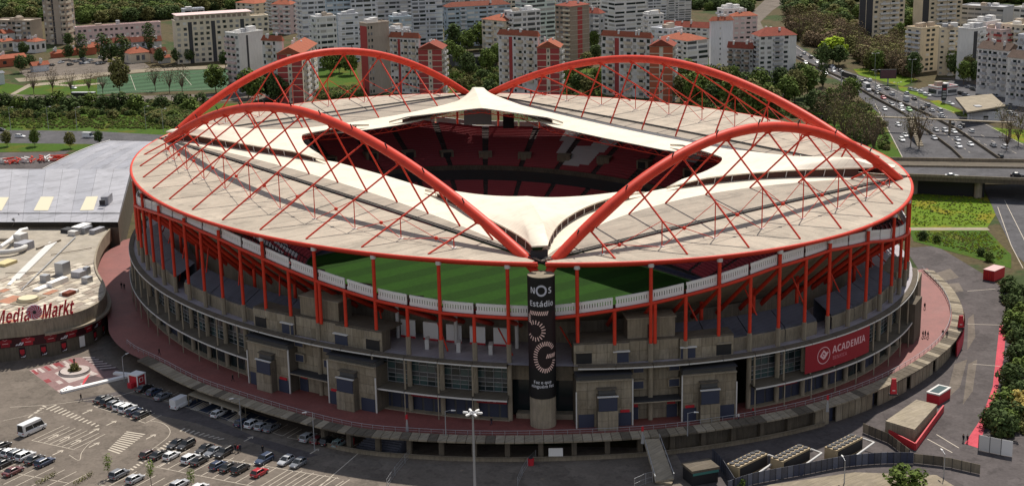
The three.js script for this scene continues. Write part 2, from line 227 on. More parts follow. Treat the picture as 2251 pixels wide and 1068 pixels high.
  for (let i = 0; i + 1 < J.length; i++) { part(arch, 'brace', new G().bar(J[i][0], J[i + 1][1], 0.075, 5), M.red); part(arch, 'brace', new G().bar(J[i + 1][0], J[i][1], 0.075, 5), M.red);
    const a = J[i][0], c = J[i + 1][1], a2 = J[i + 1][0], c2 = J[i][1], k = (a2[1] - c2[1]) / ((a2[1] - c2[1]) + (a[1] - c[1])), m = [lerp(c2[0], a2[0], 1 - k), lerp(c2[1], a2[1], 1 - k), lerp(c2[2], a2[2], 1 - k)], kk = 1 - k, x = [lerp(c2[0], a2[0], kk), lerp(c2[1], a2[1], kk), lerp(c2[2], a2[2], kk)];
    part(arch, 'brace_node', new THREE.IcosahedronGeometry(0.42, 1), M.red, x[0], x[1], x[2]); }
}
// corner sails
const SAILI = smooth([[22.5, 39.8], [33, 37.6], [43.5, 34.6], [51.5, 30], [55.8, 21], [58, 12], [59.5, 3.5]], 8), SAILO = smooth([[22.5, 39.8], [36, 42], [49, 45.7], [61, 48.5], [74, 52], [80, 54.2], [84, 56.2]], 8), SAILO2 = smooth([[85.8, 53.6], [80, 48], [72, 39], [65, 27], [61.3, 15.5], [59.5, 3.5]], 8);
function resample(pts, n) { const acc = [0]; for (let i = 1; i < pts.length; i++) acc.push(acc[i - 1] + Math.hypot(pts[i][0] - pts[i - 1][0], pts[i][1] - pts[i - 1][1])); const out = []; for (let k = 0, i = 0; k <= n; k++) { const s = acc[acc.length - 1] * k / n; while (i < acc.length - 2 && acc[i + 1] < s) i++; const t = (s - acc[i]) / (acc[i + 1] - acc[i] || 1); out.push([lerp(pts[i][0], pts[i + 1][0], t), lerp(pts[i][1], pts[i + 1][1], t)]); } return out; }
for (const [sx, sz] of [[1, 1], [-1, 1], [1, -1], [-1, -1]]) {
  const NU = 48, I = resample(SAILI, NU), O = [...resample(SAILO, NU / 2 - 2), ...resample(SAILO2, NU / 2 + 1)].slice(0, NU + 1), NV = 10;
  const hS = (u, v) => { const w = Math.exp(-Math.pow(Math.abs(u - 0.5) / 0.16, 1.15)), tip = Math.min(1, Math.min(u, 1 - u) / 0.1); return RIM + 1.2 + 0.8 * tip + w * (1.0 + 1.5 * Math.sin(Math.min(1, v * 1.05) * PI * 0.62) - 1.6 * sstep(0.75, 1, v)) - 0.25 * Math.sin(v * PI) * (1 - w); };
  const X = (i, j, dy = 0) => { const v = j / NV, x = lerp(I[i][0], O[i][0], v), z = lerp(I[i][1], O[i][1], v); return [sx * x, hS(i / NU, v) + dy, sz * z]; };
  let sail; for (const [i0, i1] of [[0, NU / 2], [NU / 2, NU]]) { const g = new G();
    for (let i = i0; i < i1; i++) { for (let j = 0; j < NV; j++) { g.quad(X(i, j), X(i + 1, j), X(i + 1, j + 1), X(i, j + 1)); g.quad(X(i, j, -0.3), X(i + 1, j, -0.3), X(i + 1, j + 1, -0.3), X(i, j + 1, -0.3)); }
      g.quad(X(i, 0, -0.3), X(i + 1, 0, -0.3), X(i + 1, 0), X(i, 0)); g.quad(X(i, NV, -0.3), X(i + 1, NV, -0.3), X(i + 1, NV), X(i, NV)); }
    const h = part(stadium, 'roof_sail', smoothNormals(g.geo()), i0 ? M.creamB : M.cream); sail ??= h; }
  const e = new G(); for (let i = 11; i < NU - 11; i++) { const a = X(i, 0, -1.5), b = X(i + 1, 0, -1.5), c = X(i, 0, -0.3), d2 = X(i + 1, 0, -0.3); e.bar(a, b, 0.12, 4); e.bar(a, c, 0.07, 4); e.bar(i % 2 ? a : b, i % 2 ? d2 : c, 0.06, 4); }
  part(sail, 'edge_truss', e, M.red);
  // wall coloured dark as the shaded gap under the sail edge, with short posts
  const k = new G(); for (const [i0, i1] of [[2, NU / 2 - 2], [NU / 2 + 2, NU - 2]]) { const wl = new G(); for (let i = i0; i < i1; i++) { const a = X(i, NV, -0.32), b = X(i + 1, NV, -0.32), pull = q => [q[0] * 0.985, q[1], q[2] * 0.985], A = pull(a), Bq = pull(b); wl.quad([A[0], RIM + 0.3, A[2]], [Bq[0], RIM + 0.3, Bq[2]], Bq, A); if (i % 2 === 0) k.bar([a[0] * 0.996, RIM + 0.4, a[2] * 0.996], a, 0.1, 5); } part(sail, 'edge_shade_wall', wl, mat([0.09, 0.05, 0.04], 0.9)); }
  part(sail, 'edge_post', k, M.offwhite);
  const q = [sx * 84.6, sz * 54.6]; part(sail, 'edge_shade_wall', new G().obox(sx * 84, RIM - 1.2, sz * 54.4, 3.4, 2.6, 1.2, sx * sz * 0.99), M.dark);  // dark box standing in for the shaded void under the sail end
}
function smoothNormals(g) { const p = g.attributes.position, n = g.attributes.normal, map = new Map(); for (let i = 0; i < p.count; i++) { const s = n.getY(i) < 0 ? -1 : 1, k = `${Math.round(p.getX(i) * 50)},${Math.round(p.getY(i) * 50)},${Math.round(p.getZ(i) * 50)}`; if (Math.abs(n.getY(i)) < 0.5) continue; const v = map.get(k) || [0, 0, 0]; v[0] += n.getX(i) * s; v[1] += n.getY(i) * s; v[2] += n.getZ(i) * s; map.set(k, v); }
  for (let i = 0; i < p.count; i++) { if (Math.abs(n.getY(i)) < 0.5) continue; const k = `${Math.round(p.getX(i) * 50)},${Math.round(p.getY(i) * 50)},${Math.round(p.getZ(i) * 50)}`, s = n.getY(i) < 0 ? -1 : 1, v = nrm(map.get(k)); n.setXYZ(i, v[0] * s, v[1] * s, v[2] * s); } return g; }
// rim beam, ring beam
const ringPts = (t0, t1, n, off, y) => [...Array(n + 1)].map((_, i) => { const t = lerp(t0, t1, i / n); return E3(t, off, typeof y === 'function' ? y(t) : y); });
for (const S of SIDES) {
  part(stadium, 'rim_beam', new G().tube(ringPts(S.t0 + 0.008, S.t1 - 0.008, 60, 0.25, RIM - 0.15), 0.42, 8), M.red);
  part(stadium, 'rim_beam', new G().tube(ringPts(S.t0 + 0.008, S.t1 - 0.008, 60, -0.9, RIM - 0.85), 0.25, 6), M.red);
  part(stadium, 'ring_beam', new G().tube(ringPts(S.t0 + 0.02, S.t1 - 0.02, 60, 0.1, t => ringY(t)), 0.36, 8), M.red);
}
// columns
const COLS = []; for (let i = 0; i <= 24; i++) COLS.push([0.74 + i * (PI - 1.48) / 24, i % 2 === 0]); for (let i = 0; i <= 16; i++) COLS.push([-0.602 + i * 1.204 / 16, i % 2 === 0]);
const COLALL = [...COLS, ...COLS.map(([t, l]) => [t + PI, l])];
const colLow = new G().cyl(0, 0, 0, 0.52, 20.6 - PL, 12).geo();
for (const [t, long] of COLALL) {
  const p = E(t, 0.1), front = t < 2.6 && t > -0.8;
  part(stadium, 'column', new G().cyl(p[0], 20.5, p[1], 0.37, (long ? RIM - 0.4 : ringY(t)) - 20.5, 10), M.red);
  if (Math.abs(t - 0.4515) < 0.01 || Math.abs(t - 1.1554) < 0.01) { const q = E(t - 0.009, 0.1); part(stadium, 'column', new G().cyl(q[0], 20.5, q[1], 0.37, ringY(t) - 20.5, 10), M.red); }
  if (front) part(stadium, 'concrete_column', colLow, M.concreteB, p[0], PL, p[1]);
  if (long) part(stadium, 'column_head', new G().cyl(p[0], RIM - 1.15, p[1], 0.62, 0.75, 8), M.offwhite);
  // raker beams below the upper stand
  const a = E3(t, -0.4, ringY(t) - 0.9), b = E3(t, -15, 19.6), g = new G(); g.tube([a, b], [0.45, 0.6], 4); part(stadium, 'raker_beam', g, M.red);
  if (long) { const c = E3(t, -8.5, 16.8), dd = E3(t, -8.5, ringY(t) * 0.5 + 10); part(stadium, 'inner_column', new G().bar(c, dd, 0.4, 8), front && t > 0.72 && t < 1.05 ? M.offwhite : M.red); const c2 = E3(t, -3.5, 17), d3 = E3(t + 0.04, -8, ringY(t) - 5); part(stadium, 'diagonal_brace', new G().bar(c2, d3, 0.18, 6), M.red); }
}
// slotted white parapet, one panel per bay
const CS = COLALL.map(c => c[0]).sort((a, b) => a - b);
for (let i = 0; i < CS.length; i++) {
  let a = CS[i], b = i + 1 < CS.length ? CS[i + 1] : CS[0] + 2 * PI; if (b - a > 0.2 || b - a < 0.01) continue; a += 0.003; b -= 0.003;
  const g = new G(), n = Math.round((b - a) * 100 / 0.52), y0 = t => ringY(t) + 0.25, seg = (s0, s1, h0, h1, o0, o1) => { const A = lerp(a, b, s0), B = lerp(a, b, s1); g.hexa(E3(A, o1, y0(A) + h0), E3(B, o1, y0(B) + h0), E3(B, o0, y0(B) + h0), E3(A, o0, y0(A) + h0), E3(A, o1, y0(A) + h1), E3(B, o1, y0(B) + h1), E3(B, o0, y0(B) + h1), E3(A, o0, y0(A) + h1)); };
  for (let k = 0; k < 2; k++) { seg(k / 2, k / 2 + 0.5, 0, 0.72, -0.75, -0.45); seg(k / 2, k / 2 + 0.5, 1.62, 2.2, -0.75, -0.45); }
  const slots = a < 1.9 && a > -0.25;
  if (slots) for (let k = 0; k < n; k++) seg((k + 0.0) / n, (k + 0.68) / n, 0.72, 1.62, -0.72, -0.48); else seg(0, 1, 0.72, 1.62, -0.72, -0.48);
  part(stadium, 'parapet_panel', g, M.white);
}
// seating bowl
const SI = t => { const c = Math.cos(t), s = Math.sin(t); return [60 * Math.sign(c) * Math.abs(c) ** 0.66, 42 * Math.sign(s) * Math.abs(s) ** 0.66]; };
const BW = (t, f, y) => { const a = SI(t), b = E(t, -1.2); return [lerp(a[0], b[0], f), y, lerp(a[1], b[1], f)]; };
const TIERS = [{ f0: 0, f1: 0.4, y0: () => 4.6, y1: () => 14, n: 20 }, { f0: 0.45, f1: 0.995, y0: () => 18.5, y1: t => ringY(t) + 0.4, n: 24 }];
const NS = 36, SEG = 8;
const whites = (t, f, tier) => { t = (t + 2 * PI) % (2 * PI); if (tier === 1) { for (const [tc, k, w, f0, f1] of [[4.30, 0.16, 0.045, 0.05, 0.95], [4.235, -0.08, 0.05, 0.12, 0.5], [4.17, -0.05, 0.035, 0.3, 0.85], [4.62, 0.1, 0.02, 0.4, 0.9], [4.66, 0, 0.06, 0.35, 0.48], [4.8, 0.1, 0.02, 0.3, 0.9], [4.98, 0.08, 0.02, 0.2, 0.8], [2.92, 0.08, 0.03, 0.1, 0.9], [3.1, -0.1, 0.03, 0.1, 0.9], [0.25, 0.1, 0.02, 0.5, 0.9], [0.3, 0, 0.05, 0.55, 0.65]]) if (f > f0 && f < f1 && Math.abs(t - tc - k * (f - 0.5)) < w) return true; }
  else for (const [tc, k, w, f0, f1] of [[2.45, 0.2, 0.05, 0.1, 0.95], [2.62, -0.2, 0.05, 0.1, 0.95], [2.8, 0.1, 0.04, 0.05, 0.9], [2.3, 0.15, 0.04, 0.3, 0.9]]) if (f > f0 && f < f1 && Math.abs(t - tc - k * (f - 0.5)) < w) return true; return false; };
TIERS.forEach((R, ti) => {
  const base = new G(), df = (R.f1 - R.f0) / R.n, yk = (t, k) => lerp(R.y0(t), R.y1(t), k / R.n);
  const M_T = NS * 4; for (let i = 0; i < M_T; i++) { const a = i / M_T * 2 * PI, b = (i + 1) / M_T * 2 * PI; for (let k = 0; k < R.n; k++) { const f = R.f0 + k * df; base.quad(BW(a, f, yk(a, k)), BW(b, f, yk(b, k)), BW(b, f + df, yk(b, k)), BW(a, f + df, yk(a, k))); base.quad(BW(a, f + df, yk(a, k)), BW(b, f + df, yk(b, k)), BW(b, f + df, yk(b, k + 1)), BW(a, f + df, yk(a, k + 1))); } }
  part(stadium, 'stand_terrace', base, M.tread);
  for (let s = 0; s < NS; s++) {
    const red = new G(), wh = new G(), ta = (s + 0.07) / NS * 2 * PI, tb = (s + 0.93) / NS * 2 * PI;
    for (let j = 0; j < SEG; j++) { const a = lerp(ta, tb, j / SEG), b = lerp(ta, tb, (j + 1) / SEG); for (let k = 0; k < R.n; k++) { const f = R.f0 + k * df, g = whites((a + b) / 2, k / R.n, ti) ? wh : red, h = yk(a, k), h2 = yk(b, k), q = (t, hh, x, y) => BW(t, f + df * x, hh + y);
      g.quad(q(a, h, 0.45, 0.02), q(b, h2, 0.45, 0.02), q(b, h2, 0.45, 0.42), q(a, h, 0.45, 0.42)); g.quad(q(a, h, 0.45, 0.42), q(b, h2, 0.45, 0.42), q(b, h2, 0.82, 0.4), q(a, h, 0.82, 0.4)); g.quad(q(a, h, 0.82, 0.4), q(b, h2, 0.82, 0.4), q(b, h2, 0.97, 0.85), q(a, h, 0.97, 0.85)); } }
    if (red.p.length) stuff(part(stadium, 'seat_block', red, M.seat)); if (wh.p.length) stuff(part(stadium, 'white_seat_block', wh, M.seatWhite));
    if (ti) { const t = (s + 1) / NS * 2 * PI, v = new G(), c = BW(t, 0.585, 0), dir = Math.atan2(-c[2], c[0]), y = yk(t, 0.135 / 0.545 * R.n); v.obox(c[0], y - 1.2, c[2], 3.2, 2.6, 4.2, dir); part(stadium, 'stair_exit', v, M.concrete); const w = BW(t, 0.565, 0); part(stadium, 'exit_doorway', new G().obox(w[0], y - 1.1, w[2], 1.4, 2.2, 2.6, dir), M.black); }
  }
});
const gal = new G(), galw = new G(); for (let i = 0; i < 144; i++) { const a = i / 144 * 2 * PI, b = (i + 1) / 144 * 2 * PI; gal.quad(BW(a, 0.43, 14), BW(b, 0.43, 14), BW(b, 0.43, 17.4), BW(a, 0.43, 17.4)); gal.quad(BW(a, 0.4, 14), BW(b, 0.4, 14), BW(b, 0.43, 14), BW(a, 0.43, 14)); galw.quad(BW(a, 0.425, 17.4), BW(b, 0.425, 17.4), BW(b, 0.425, 18.9), BW(a, 0.425, 18.9)); galw.quad(BW(a, 0.425, 18.9), BW(b, 0.425, 18.9), BW(b, 0.45, 18.6), BW(a, 0.45, 18.6)); }
part(stadium, 'gallery_glass', gal, mat([0.03, 0.028, 0.03], 0.6)); part(stadium, 'gallery_front', galw, M.concreteD);
// underside and back wall of the upper stand
part(stadium, 'stand_underside', sweep(0, 2 * PI, 144, t => [[-1.3, ringY(t) - 0.2], [-9, lerp(ringY(t) - 0.2, 19.6, 0.5)], [-17, 19.6]]), M.concrete);
part(stadium, 'concourse_wall', sweep(0, 2 * PI, 144, t => [[-13, 16.7], [-13, 22.5]]), M.concrete);
part(stadium, 'scoreboard', new G().obox(-80, 29, -51, 9, 5.2, 1.2, 0.99), M.steel);
part(stadium, 'scoreboard', new G().obox(-70, 28.5, -56, 3.5, 4.5, 1.2, 0.99), M.dark);
// concourse deck and canopy slab with pale edges, in bays
part(stadium, 'concourse_deck', sweep(0, 2 * PI, 144, () => [[-13, 16.7], [1.4, 16.7]]), M.deck);
const FR = CS.filter(t => t > -0.62 && t < 2.42); FR.push(2.48);
const bays = []; for (let i = 0; i + 1 < FR.length; i++) bays.push([FR[i], FR[i + 1]]);
const isBlock = t => (t > 0.262 && t < 0.612) || (t > 1.03 && t < 1.325), isTower = t => t > 0.60 && t < 0.745;
for (const [a, b] of bays) {
  const m = (a + b) / 2; if (isTower(m)) continue;
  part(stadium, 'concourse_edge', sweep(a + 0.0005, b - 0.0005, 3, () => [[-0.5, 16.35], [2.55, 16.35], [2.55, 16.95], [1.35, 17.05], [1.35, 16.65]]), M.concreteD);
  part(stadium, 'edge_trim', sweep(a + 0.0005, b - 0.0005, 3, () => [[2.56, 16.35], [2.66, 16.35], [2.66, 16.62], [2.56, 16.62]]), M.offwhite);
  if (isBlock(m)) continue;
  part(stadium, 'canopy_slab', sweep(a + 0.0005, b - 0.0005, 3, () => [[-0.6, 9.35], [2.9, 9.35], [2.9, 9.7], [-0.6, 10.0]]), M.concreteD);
  part(stadium, 'edge_trim', sweep(a + 0.0005, b - 0.0005, 3, () => [[2.91, 9.3], [3.0, 9.3], [3.0, 9.62], [2.91, 9.62]]), M.offwhite);
  // glazing of the bay: panes with mullions, dark spandrels
  const n = 4; for (const [y0, y1, rowMat] of [[10.1, 11.9, 0], [12.9, 14.4, 1], [14.45, 16.2, 0]]) for (let k = 0; k < n; k++) { const A = lerp(a, b, (k + 0.08) / n), B = lerp(a, b, (k + 0.92) / n); const g = new G(); g.quad(E3(A, -0.75, y0), E3(B, -0.75, y0), E3(B, -0.75, y1), E3(A, -0.75, y1)); part(stadium, 'window_pane', g, rnd() < (m > 0.7 && m < 1.1 || m < 0.3 ? 0.62 : 0.12) ? M.glassTeal : M.glass); }
  { const fr = new G(), O = -0.66; for (const y of [10.1, 11.1, 12.0, 12.9, 14.4, 15.3]) fr.hexa(E3(a, O + 0.06, y), E3(b, O + 0.06, y), E3(b, O, y), E3(a, O, y), E3(a, O + 0.06, y + 0.1), E3(b, O + 0.06, y + 0.1), E3(b, O, y + 0.1), E3(a, O, y + 0.1)); for (let k = 1; k < 4; k++) fr.bar(E3(lerp(a, b, k / 4), O, 10), E3(lerp(a, b, k / 4), O, 16.3), 0.05, 4); part(stadium, 'window_frame', fr, M.steel); }
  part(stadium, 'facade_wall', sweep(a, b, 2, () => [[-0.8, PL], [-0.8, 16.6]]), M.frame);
  const gd = new G(); for (let k = 0; k < 3; k++) { const A = lerp(a, b, (k + 0.1) / 3), B = lerp(a, b, (k + 0.9) / 3); gd.quad(E3(A, -0.7, PL + 0.1), E3(B, -0.7, PL + 0.1), E3(B, -0.7, 8.6), E3(A, -0.7, 8.6)); } part(stadium, 'entrance_doors', gd, rnd() < 0.4 ? M.navy : M.glass);
  part(stadium, 'step_edge', sweep(a, b, 2, () => [[0.9, PL], [0.9, PL + 0.16], [-0.8, PL + 0.16]]), M.concreteB);
}
for (const t of FR) { if (isBlock(t) || isTower(t)) continue; const p = E(t, 2.75); part(stadium, 'canopy_post', new G().cyl(p[0], PL, p[1], 0.13, 9.35 - PL, 6), M.concreteB); const q = E(t, 2.3); part(stadium, 'canopy_post', new G().cyl(q[0], 9.9, q[1], 0.2, 6.4, 8), M.concreteB); }
// sloping slate-coloured roofs on the concourse
for (const [a, b] of [[0.02, 0.42], [1.14, 1.62], [1.66, 2.1], [-0.4, -0.03]]) for (let i = 0; i < 4; i++) { const A = lerp(a, b, i / 4) + 0.001, B = lerp(a, b, (i + 1) / 4) - 0.001; part(stadium, 'kiosk_roof', sweep(A, B, 3, () => [[-1.3, 16.7], [-1.3, 19.9], [-6, 22.4], [-6, 16.7]]), M.slate); part(stadium, 'kiosk_wall', sweep(A, B, 3, () => [[-1.05, 16.7], [-1.05, 19.3], [-1.3, 19.5]]), M.concrete); }
// back-of-house walls seen in the open bays beside the banner tower
for (let i = 0; i < 5; i++) { const a = 0.76 + i * 0.055, g = sweep(a, a + 0.036, 2, () => [[-9.6, 16.75], [-9.6, 20.6], [-10.2, 20.6]]); part(stadium, 'concourse_panel', g, M.white); part(stadium, 'panel_base', sweep(a, a + 0.036, 2, () => [[-9.5, 16.72], [-9.5, 17.1], [-9.7, 17.1]]), M.signRed); }
for (const t of [0.79, 0.86, 0.93]) { const p = E(t, -5); part(stadium, 'stair_box', new G().obox(p[0], 16.7, p[1], 2.4, 2.1, 0.8, -0.7), M.offwhite); }
// concrete stair blocks: local u to the right along the facade, n outward
function stairBlock(tL, tR, flip) {
  const a = E(tL), b = E(tR), w = Math.hypot(b[0] - a[0], b[1] - a[1]), ux = (b[0] - a[0]) / w, uz = (b[1] - a[1]) / w, nx = -uz, nz = ux, sg = (nx * a[0] + nz * a[1]) > 0 ? 1 : -1, bulge = s => 4 * s * (1 - s) * 0.6 * (w / 34) ** 2;
  const P = (u, y, n) => { if (flip) u = 34 - u; const s = u / 34; n += bulge(s); return [a[0] + ux * s * w + nx * sg * n, y, a[1] + uz * s * w + nz * sg * n]; };
  const bx = (u0, u1, y0, y1, n0, n1) => { if (flip) [u0, u1] = [u1, u0]; return new G().hexa(P(u0, y0, n1), P(u1, y0, n1), P(u1, y0, n0), P(u0, y0, n0), P(u0, y1, n1), P(u1, y1, n1), P(u1, y1, n0), P(u0, y1, n0)); };
  const add = (name, m, ...r) => part(stadium, name, bx(...r), m);
  const panels = (u0, u1, y0, y1, n, cols, rows, m) => { for (let i = 0; i < cols; i++) for (let j = 0; j < rows; j++) { const g = 0.025; add('concrete_panel', rnd() < 0.5 ? M.concrete : M.concreteB, lerp(u0, u1, i / cols) + g, lerp(u0, u1, (i + 1) / cols) - g, lerp(y0, y1, j / rows) + g, lerp(y0, y1, (j + 1) / rows) - g, n - 0.25, n + rr(0, 0.03)); } };
  for (const [u0, s] of [[0, 1], [33.5, -1]]) { // two wings
    const U = x => u0 + s * x, ordr = (x, y) => s > 0 ? [U(x), U(y)] : [U(y), U(x)];
    const Q = (name, m, x0, x1, ...r) => add(name, m, ...ordr(x0, x1), ...r);
    Q('block_core', M.concreteD, 0.1, 11.4, PL, 14.2, -1, 3.2); panels(...ordr(0, 11.5), PL, 14.1, 3.5, 5, 5);
    Q('slot_shade_fill', M.frame, 0.1, 11.4, 14.1, 15.3, 0.5, 3.3); Q('block_coping', M.concreteB, 0, 11.5, 14.05, 14.3, 3.3, 3.9); Q('block_coping', M.dark, 0, 11.5, 15.3, 15.5, 0.5, 4.1);  // solid dark box in the open slot, its shade put into the colour
    Q('block_core', M.concreteD, 0.1, 11.4, 15.5, 20.8, -2, 0.7); panels(...ordr(0, 11.5), 15.5, 20.9, 1.0, 5, 3);
    Q('dark_window', M.black, 0.5, 3.7, 17, 19.3, 0.9, 1.1); Q('window_frame', M.concreteB, 0.4, 3.8, 19.3, 19.5, 0.9, 1.4); Q('dark_window', M.navy, 8.2, 11.3, 16.9, 19.1, 0.9, 1.12); Q('window_frame', M.offwhite, 8.0, 11.5, 19.15, 19.35, 0.9, 1.6);
    // stair tower
    Q('stair_tower', M.concreteD, 4.1, 8.1, PL, 11.4, 3, 5.3); panels(...ordr(4, 8.2), PL, 8.4, 5.55, 2, 2); Q('stair_panel', M.navy, 4.2, 8.0, 8.45, 11.2, 5.3, 5.5); Q('block_coping', M.offwhite, 3.95, 8.25, 11.3, 11.5, 5.2, 5.65); Q('stair_shade_fill', M.frame, 4.4, 7.8, 11.52, 12.6, 3.5, 4.6); Q('block_coping', M.concreteD, 4.1, 8.1, 12.6, 12.8, 3.3, 4.9);  // top recess is a solid dark box, shade given by its colour
    Q('steel_door', M.navy, 0.4, 3.6, PL, 7.2, 3.45, 3.62); Q('steel_door', M.navy, 8.6, 11.3, PL, 7.2, 3.45, 3.62); Q('door_sign', M.signRed, 9, 10.9, 7.3, 7.8, 3.5, 3.75);
    Q('drain_pipe', M.offwhite, -0.15, 0.1, PL, 12, 3.6, 3.8); Q('drain_pipe', M.offwhite, 11.45, 11.7, PL, 14.2, 3.4, 3.65);
  }
  add('block_core', M.concreteD, 11.5, 22, PL, 21, -2, 0.2); panels(11.6, 21.9, PL, 21, 0.5, 5, 8);
  for (const y of [11.2, 14.6]) for (const u of [12.1, 19.6]) { add('window_bay', M.concreteB, u, u + 2.4, y - 0.15, y + 1.75, 0.4, 1.25); add('dark_window', M.navy, u + 0.15, u + 2.25, y, y + 1.5, 1.2, 1.28); }
  add('porch_roof', M.dark, 11.7, 21.8, 9.0, 9.25, 0.5, 3.4); add('edge_trim', M.concreteB, 11.7, 21.8, 8.85, 9.05, 3.41, 3.5);
  add('steel_door', M.navy, 11.8, 13.4, PL, 7, 0.5, 0.66); add('steel_door', M.navy, 19.4, 21.6, PL, 7.1, 0.5, 0.66); add('door_sign', M.signRed, 11.9, 13.3, 7.1, 8.1, 0.5, 0.8); add('door_sign', M.signRed, 19.5, 21.2, 7.3, 7.7, 0.5, 0.8);
  panels(11.4, 21.4, 20.6, 25.2, -0.6, 2, 1); add('plant_room', M.concreteD, 11.5, 21.3, 20.6, 25.1, -5, -0.7); add('plant_louvre', M.black, 15.6, 16.2, 21, 24, -0.6, -0.45); add('block_coping', M.concreteB, 11.2, 21.6, 25.2, 25.4, -5.2, -0.4);
  add('block_core', M.concreteD, 0, 33.5, 20.8, 21.2, -6, 0.9);
}
stairBlock(0.612, 0.262, false);
stairBlock(1.33, 1.0, true);
for (const [t, o, w, d, h] of [[-0.44, 1.2, 7, 5, 9.5], [-0.55, 0.6, 8, 5, 12], [-0.5, -3, 14, 4, 16]]) { const p = E(t, o); part(stadium, 'end_block', new G().obox(p[0], PL, p[1], d, h, w, -t), h > 10 ? M.concrete : M.concreteD); }
// corner tower and its wrapped banner
const tw = E(TC, 1.6);
part(stadium, 'corner_tower', new G().cyl(tw[0], PL, tw[1], 2.62, 31.2, 40), M.concreteB);
part(stadium, 'tower_cap', new G().cyl(tw[0], 35.55, tw[1], 2.66, 0.2, 40), M.concrete);
part(stadium, 'link_wall', sweep(0.61, 0.74, 4, () => [[-3.5, PL], [-3.5, 16]]), M.glass); part(stadium, 'link_slab', sweep(0.605, 0.742, 4, () => [[-3.6, 16], [-0.2, 16], [-0.2, 16.6], [-3.6, 16.7]]), M.concreteD); part(stadium, 'link_slab', sweep(0.605, 0.742, 4, () => [[-3.4, 12.5], [-1.8, 12.5], [-1.8, 15.9]]), M.concrete);
for (const [t, o] of [[0.628, -1], [0.7, -1]]) part(stadium, 'link_plinth', sweep(t - 0.02, t + 0.03, 2, () => [[o, PL], [o, PL + 1.1], [o - 2, PL + 1.1]]), M.concreteB);
function canvasTex(w, h, draw) { const c = document.createElement('canvas'); c.width = w; c.height = h; const x = c.getContext('2d'); draw(x, w, h); const t = new THREE.CanvasTexture(c); t.colorSpace = THREE.SRGBColorSpace; t.anisotropy = 8; return t; }
// curved sheet: cylinder section centred on heading phi
function sheet(cx, cz, r, y0, y1, phi, half, n = 28) { const g = new G(); for (let i = 0; i < n; i++) { const a = phi + half - 2 * half * i / n, b = phi + half - 2 * half * (i + 1) / n, p = (t, y) => [cx + Math.cos(t) * r, y, cz + Math.sin(t) * r], nn = t => [Math.cos(t), 0, Math.sin(t)]; g.qn(p(a, y0), p(b, y0), p(b, y1), p(a, y1), nn(a), nn(b), nn(b), nn(a), [[i / n, 0], [(i + 1) / n, 0], [(i + 1) / n, 1], [i / n, 1]]); } return g.geo(); }
const phiCam = Math.atan2(camera.position.z - tw[1], camera.position.x - tw[0]);
{
  // print covers 230 degrees of the tower: 2.72 m radius -> 10.9 m by 24.4 m
  const W = 768, H = 1720, px = W / 10.92, cx = W / 2;
  const t = canvasTex(W, H, (x) => {
    x.fillStyle = '#08070a'; x.fillRect(0, 0, W, H);
    x.fillStyle = '#1d0a10'; x.fillRect(0, H * 0.275, W, H * 0.47);
    x.fillStyle = '#d4d4da'; x.textAlign = 'center'; x.textBaseline = 'middle';
    x.font = 'bold 118px sans-serif'; x.fillText('N', cx - 128, H * 0.1); x.fillText('S', cx + 128, H * 0.1);
    x.strokeStyle = '#c2c2cd'; x.lineWidth = 27; x.beginPath(); x.arc(cx, H * 0.1, 66, 0, 7); x.stroke();
    x.font = 'bold 108px sans-serif'; x.fillText('Estádio', cx, H * 0.208);
    x.font = 'bold 60px sans-serif'; x.fillText('Faz o que', cx, H * 0.858); x.fillText('ninguém fez', cx, H * 0.893);
    const stripe = (X, Y, ang, len, wd) => { x.save(); x.translate(X, Y); x.rotate(ang); x.fillStyle = '#f2cdc2'; x.fillRect(-len / 2, -wd / 2, len, wd); x.restore(); };
    const sx = cx - 85, sy = H * 0.285; // 5
    for (let i = 0; i < 10; i++) stripe(sx - 95 + i * 29, sy, -1.15, 62, 16);
    for (let i = 0; i < 4; i++) stripe(sx - 118, sy + 45 + i * 30, 0.25, 62, 16);
    for (let i = 0; i < 15; i++) { const th = -2.15 + i * 0.335; stripe(sx - 12 + Math.cos(th) * 122, sy + 250 + Math.sin(th) * 122, th, 58, 15); }
    const gx = cx + 50, gy = H * 0.648; // G
    for (let i = 0; i < 29; i++) { const th = -0.7 - i * 0.187; stripe(gx + Math.cos(th) * 150, gy + Math.sin(th) * 195, Math.atan2(Math.sin(th) * 150, Math.cos(th) * 195), 62, 15); }
    for (let i = 0; i < 6; i++) stripe(gx + 20 + i * 28, gy - 12, -1.2, 62, 16);
  });
  const m = new THREE.MeshStandardMaterial({ map: t, roughness: 0.6, side: THREE.DoubleSide });
  solo('tower_banner', 'tall black printed banner wrapped round the corner tower with striped 5G', 'banner', sheet(tw[0], tw[1], 2.72, 10.7, 35.6, phiCam, 2.0), m);
}
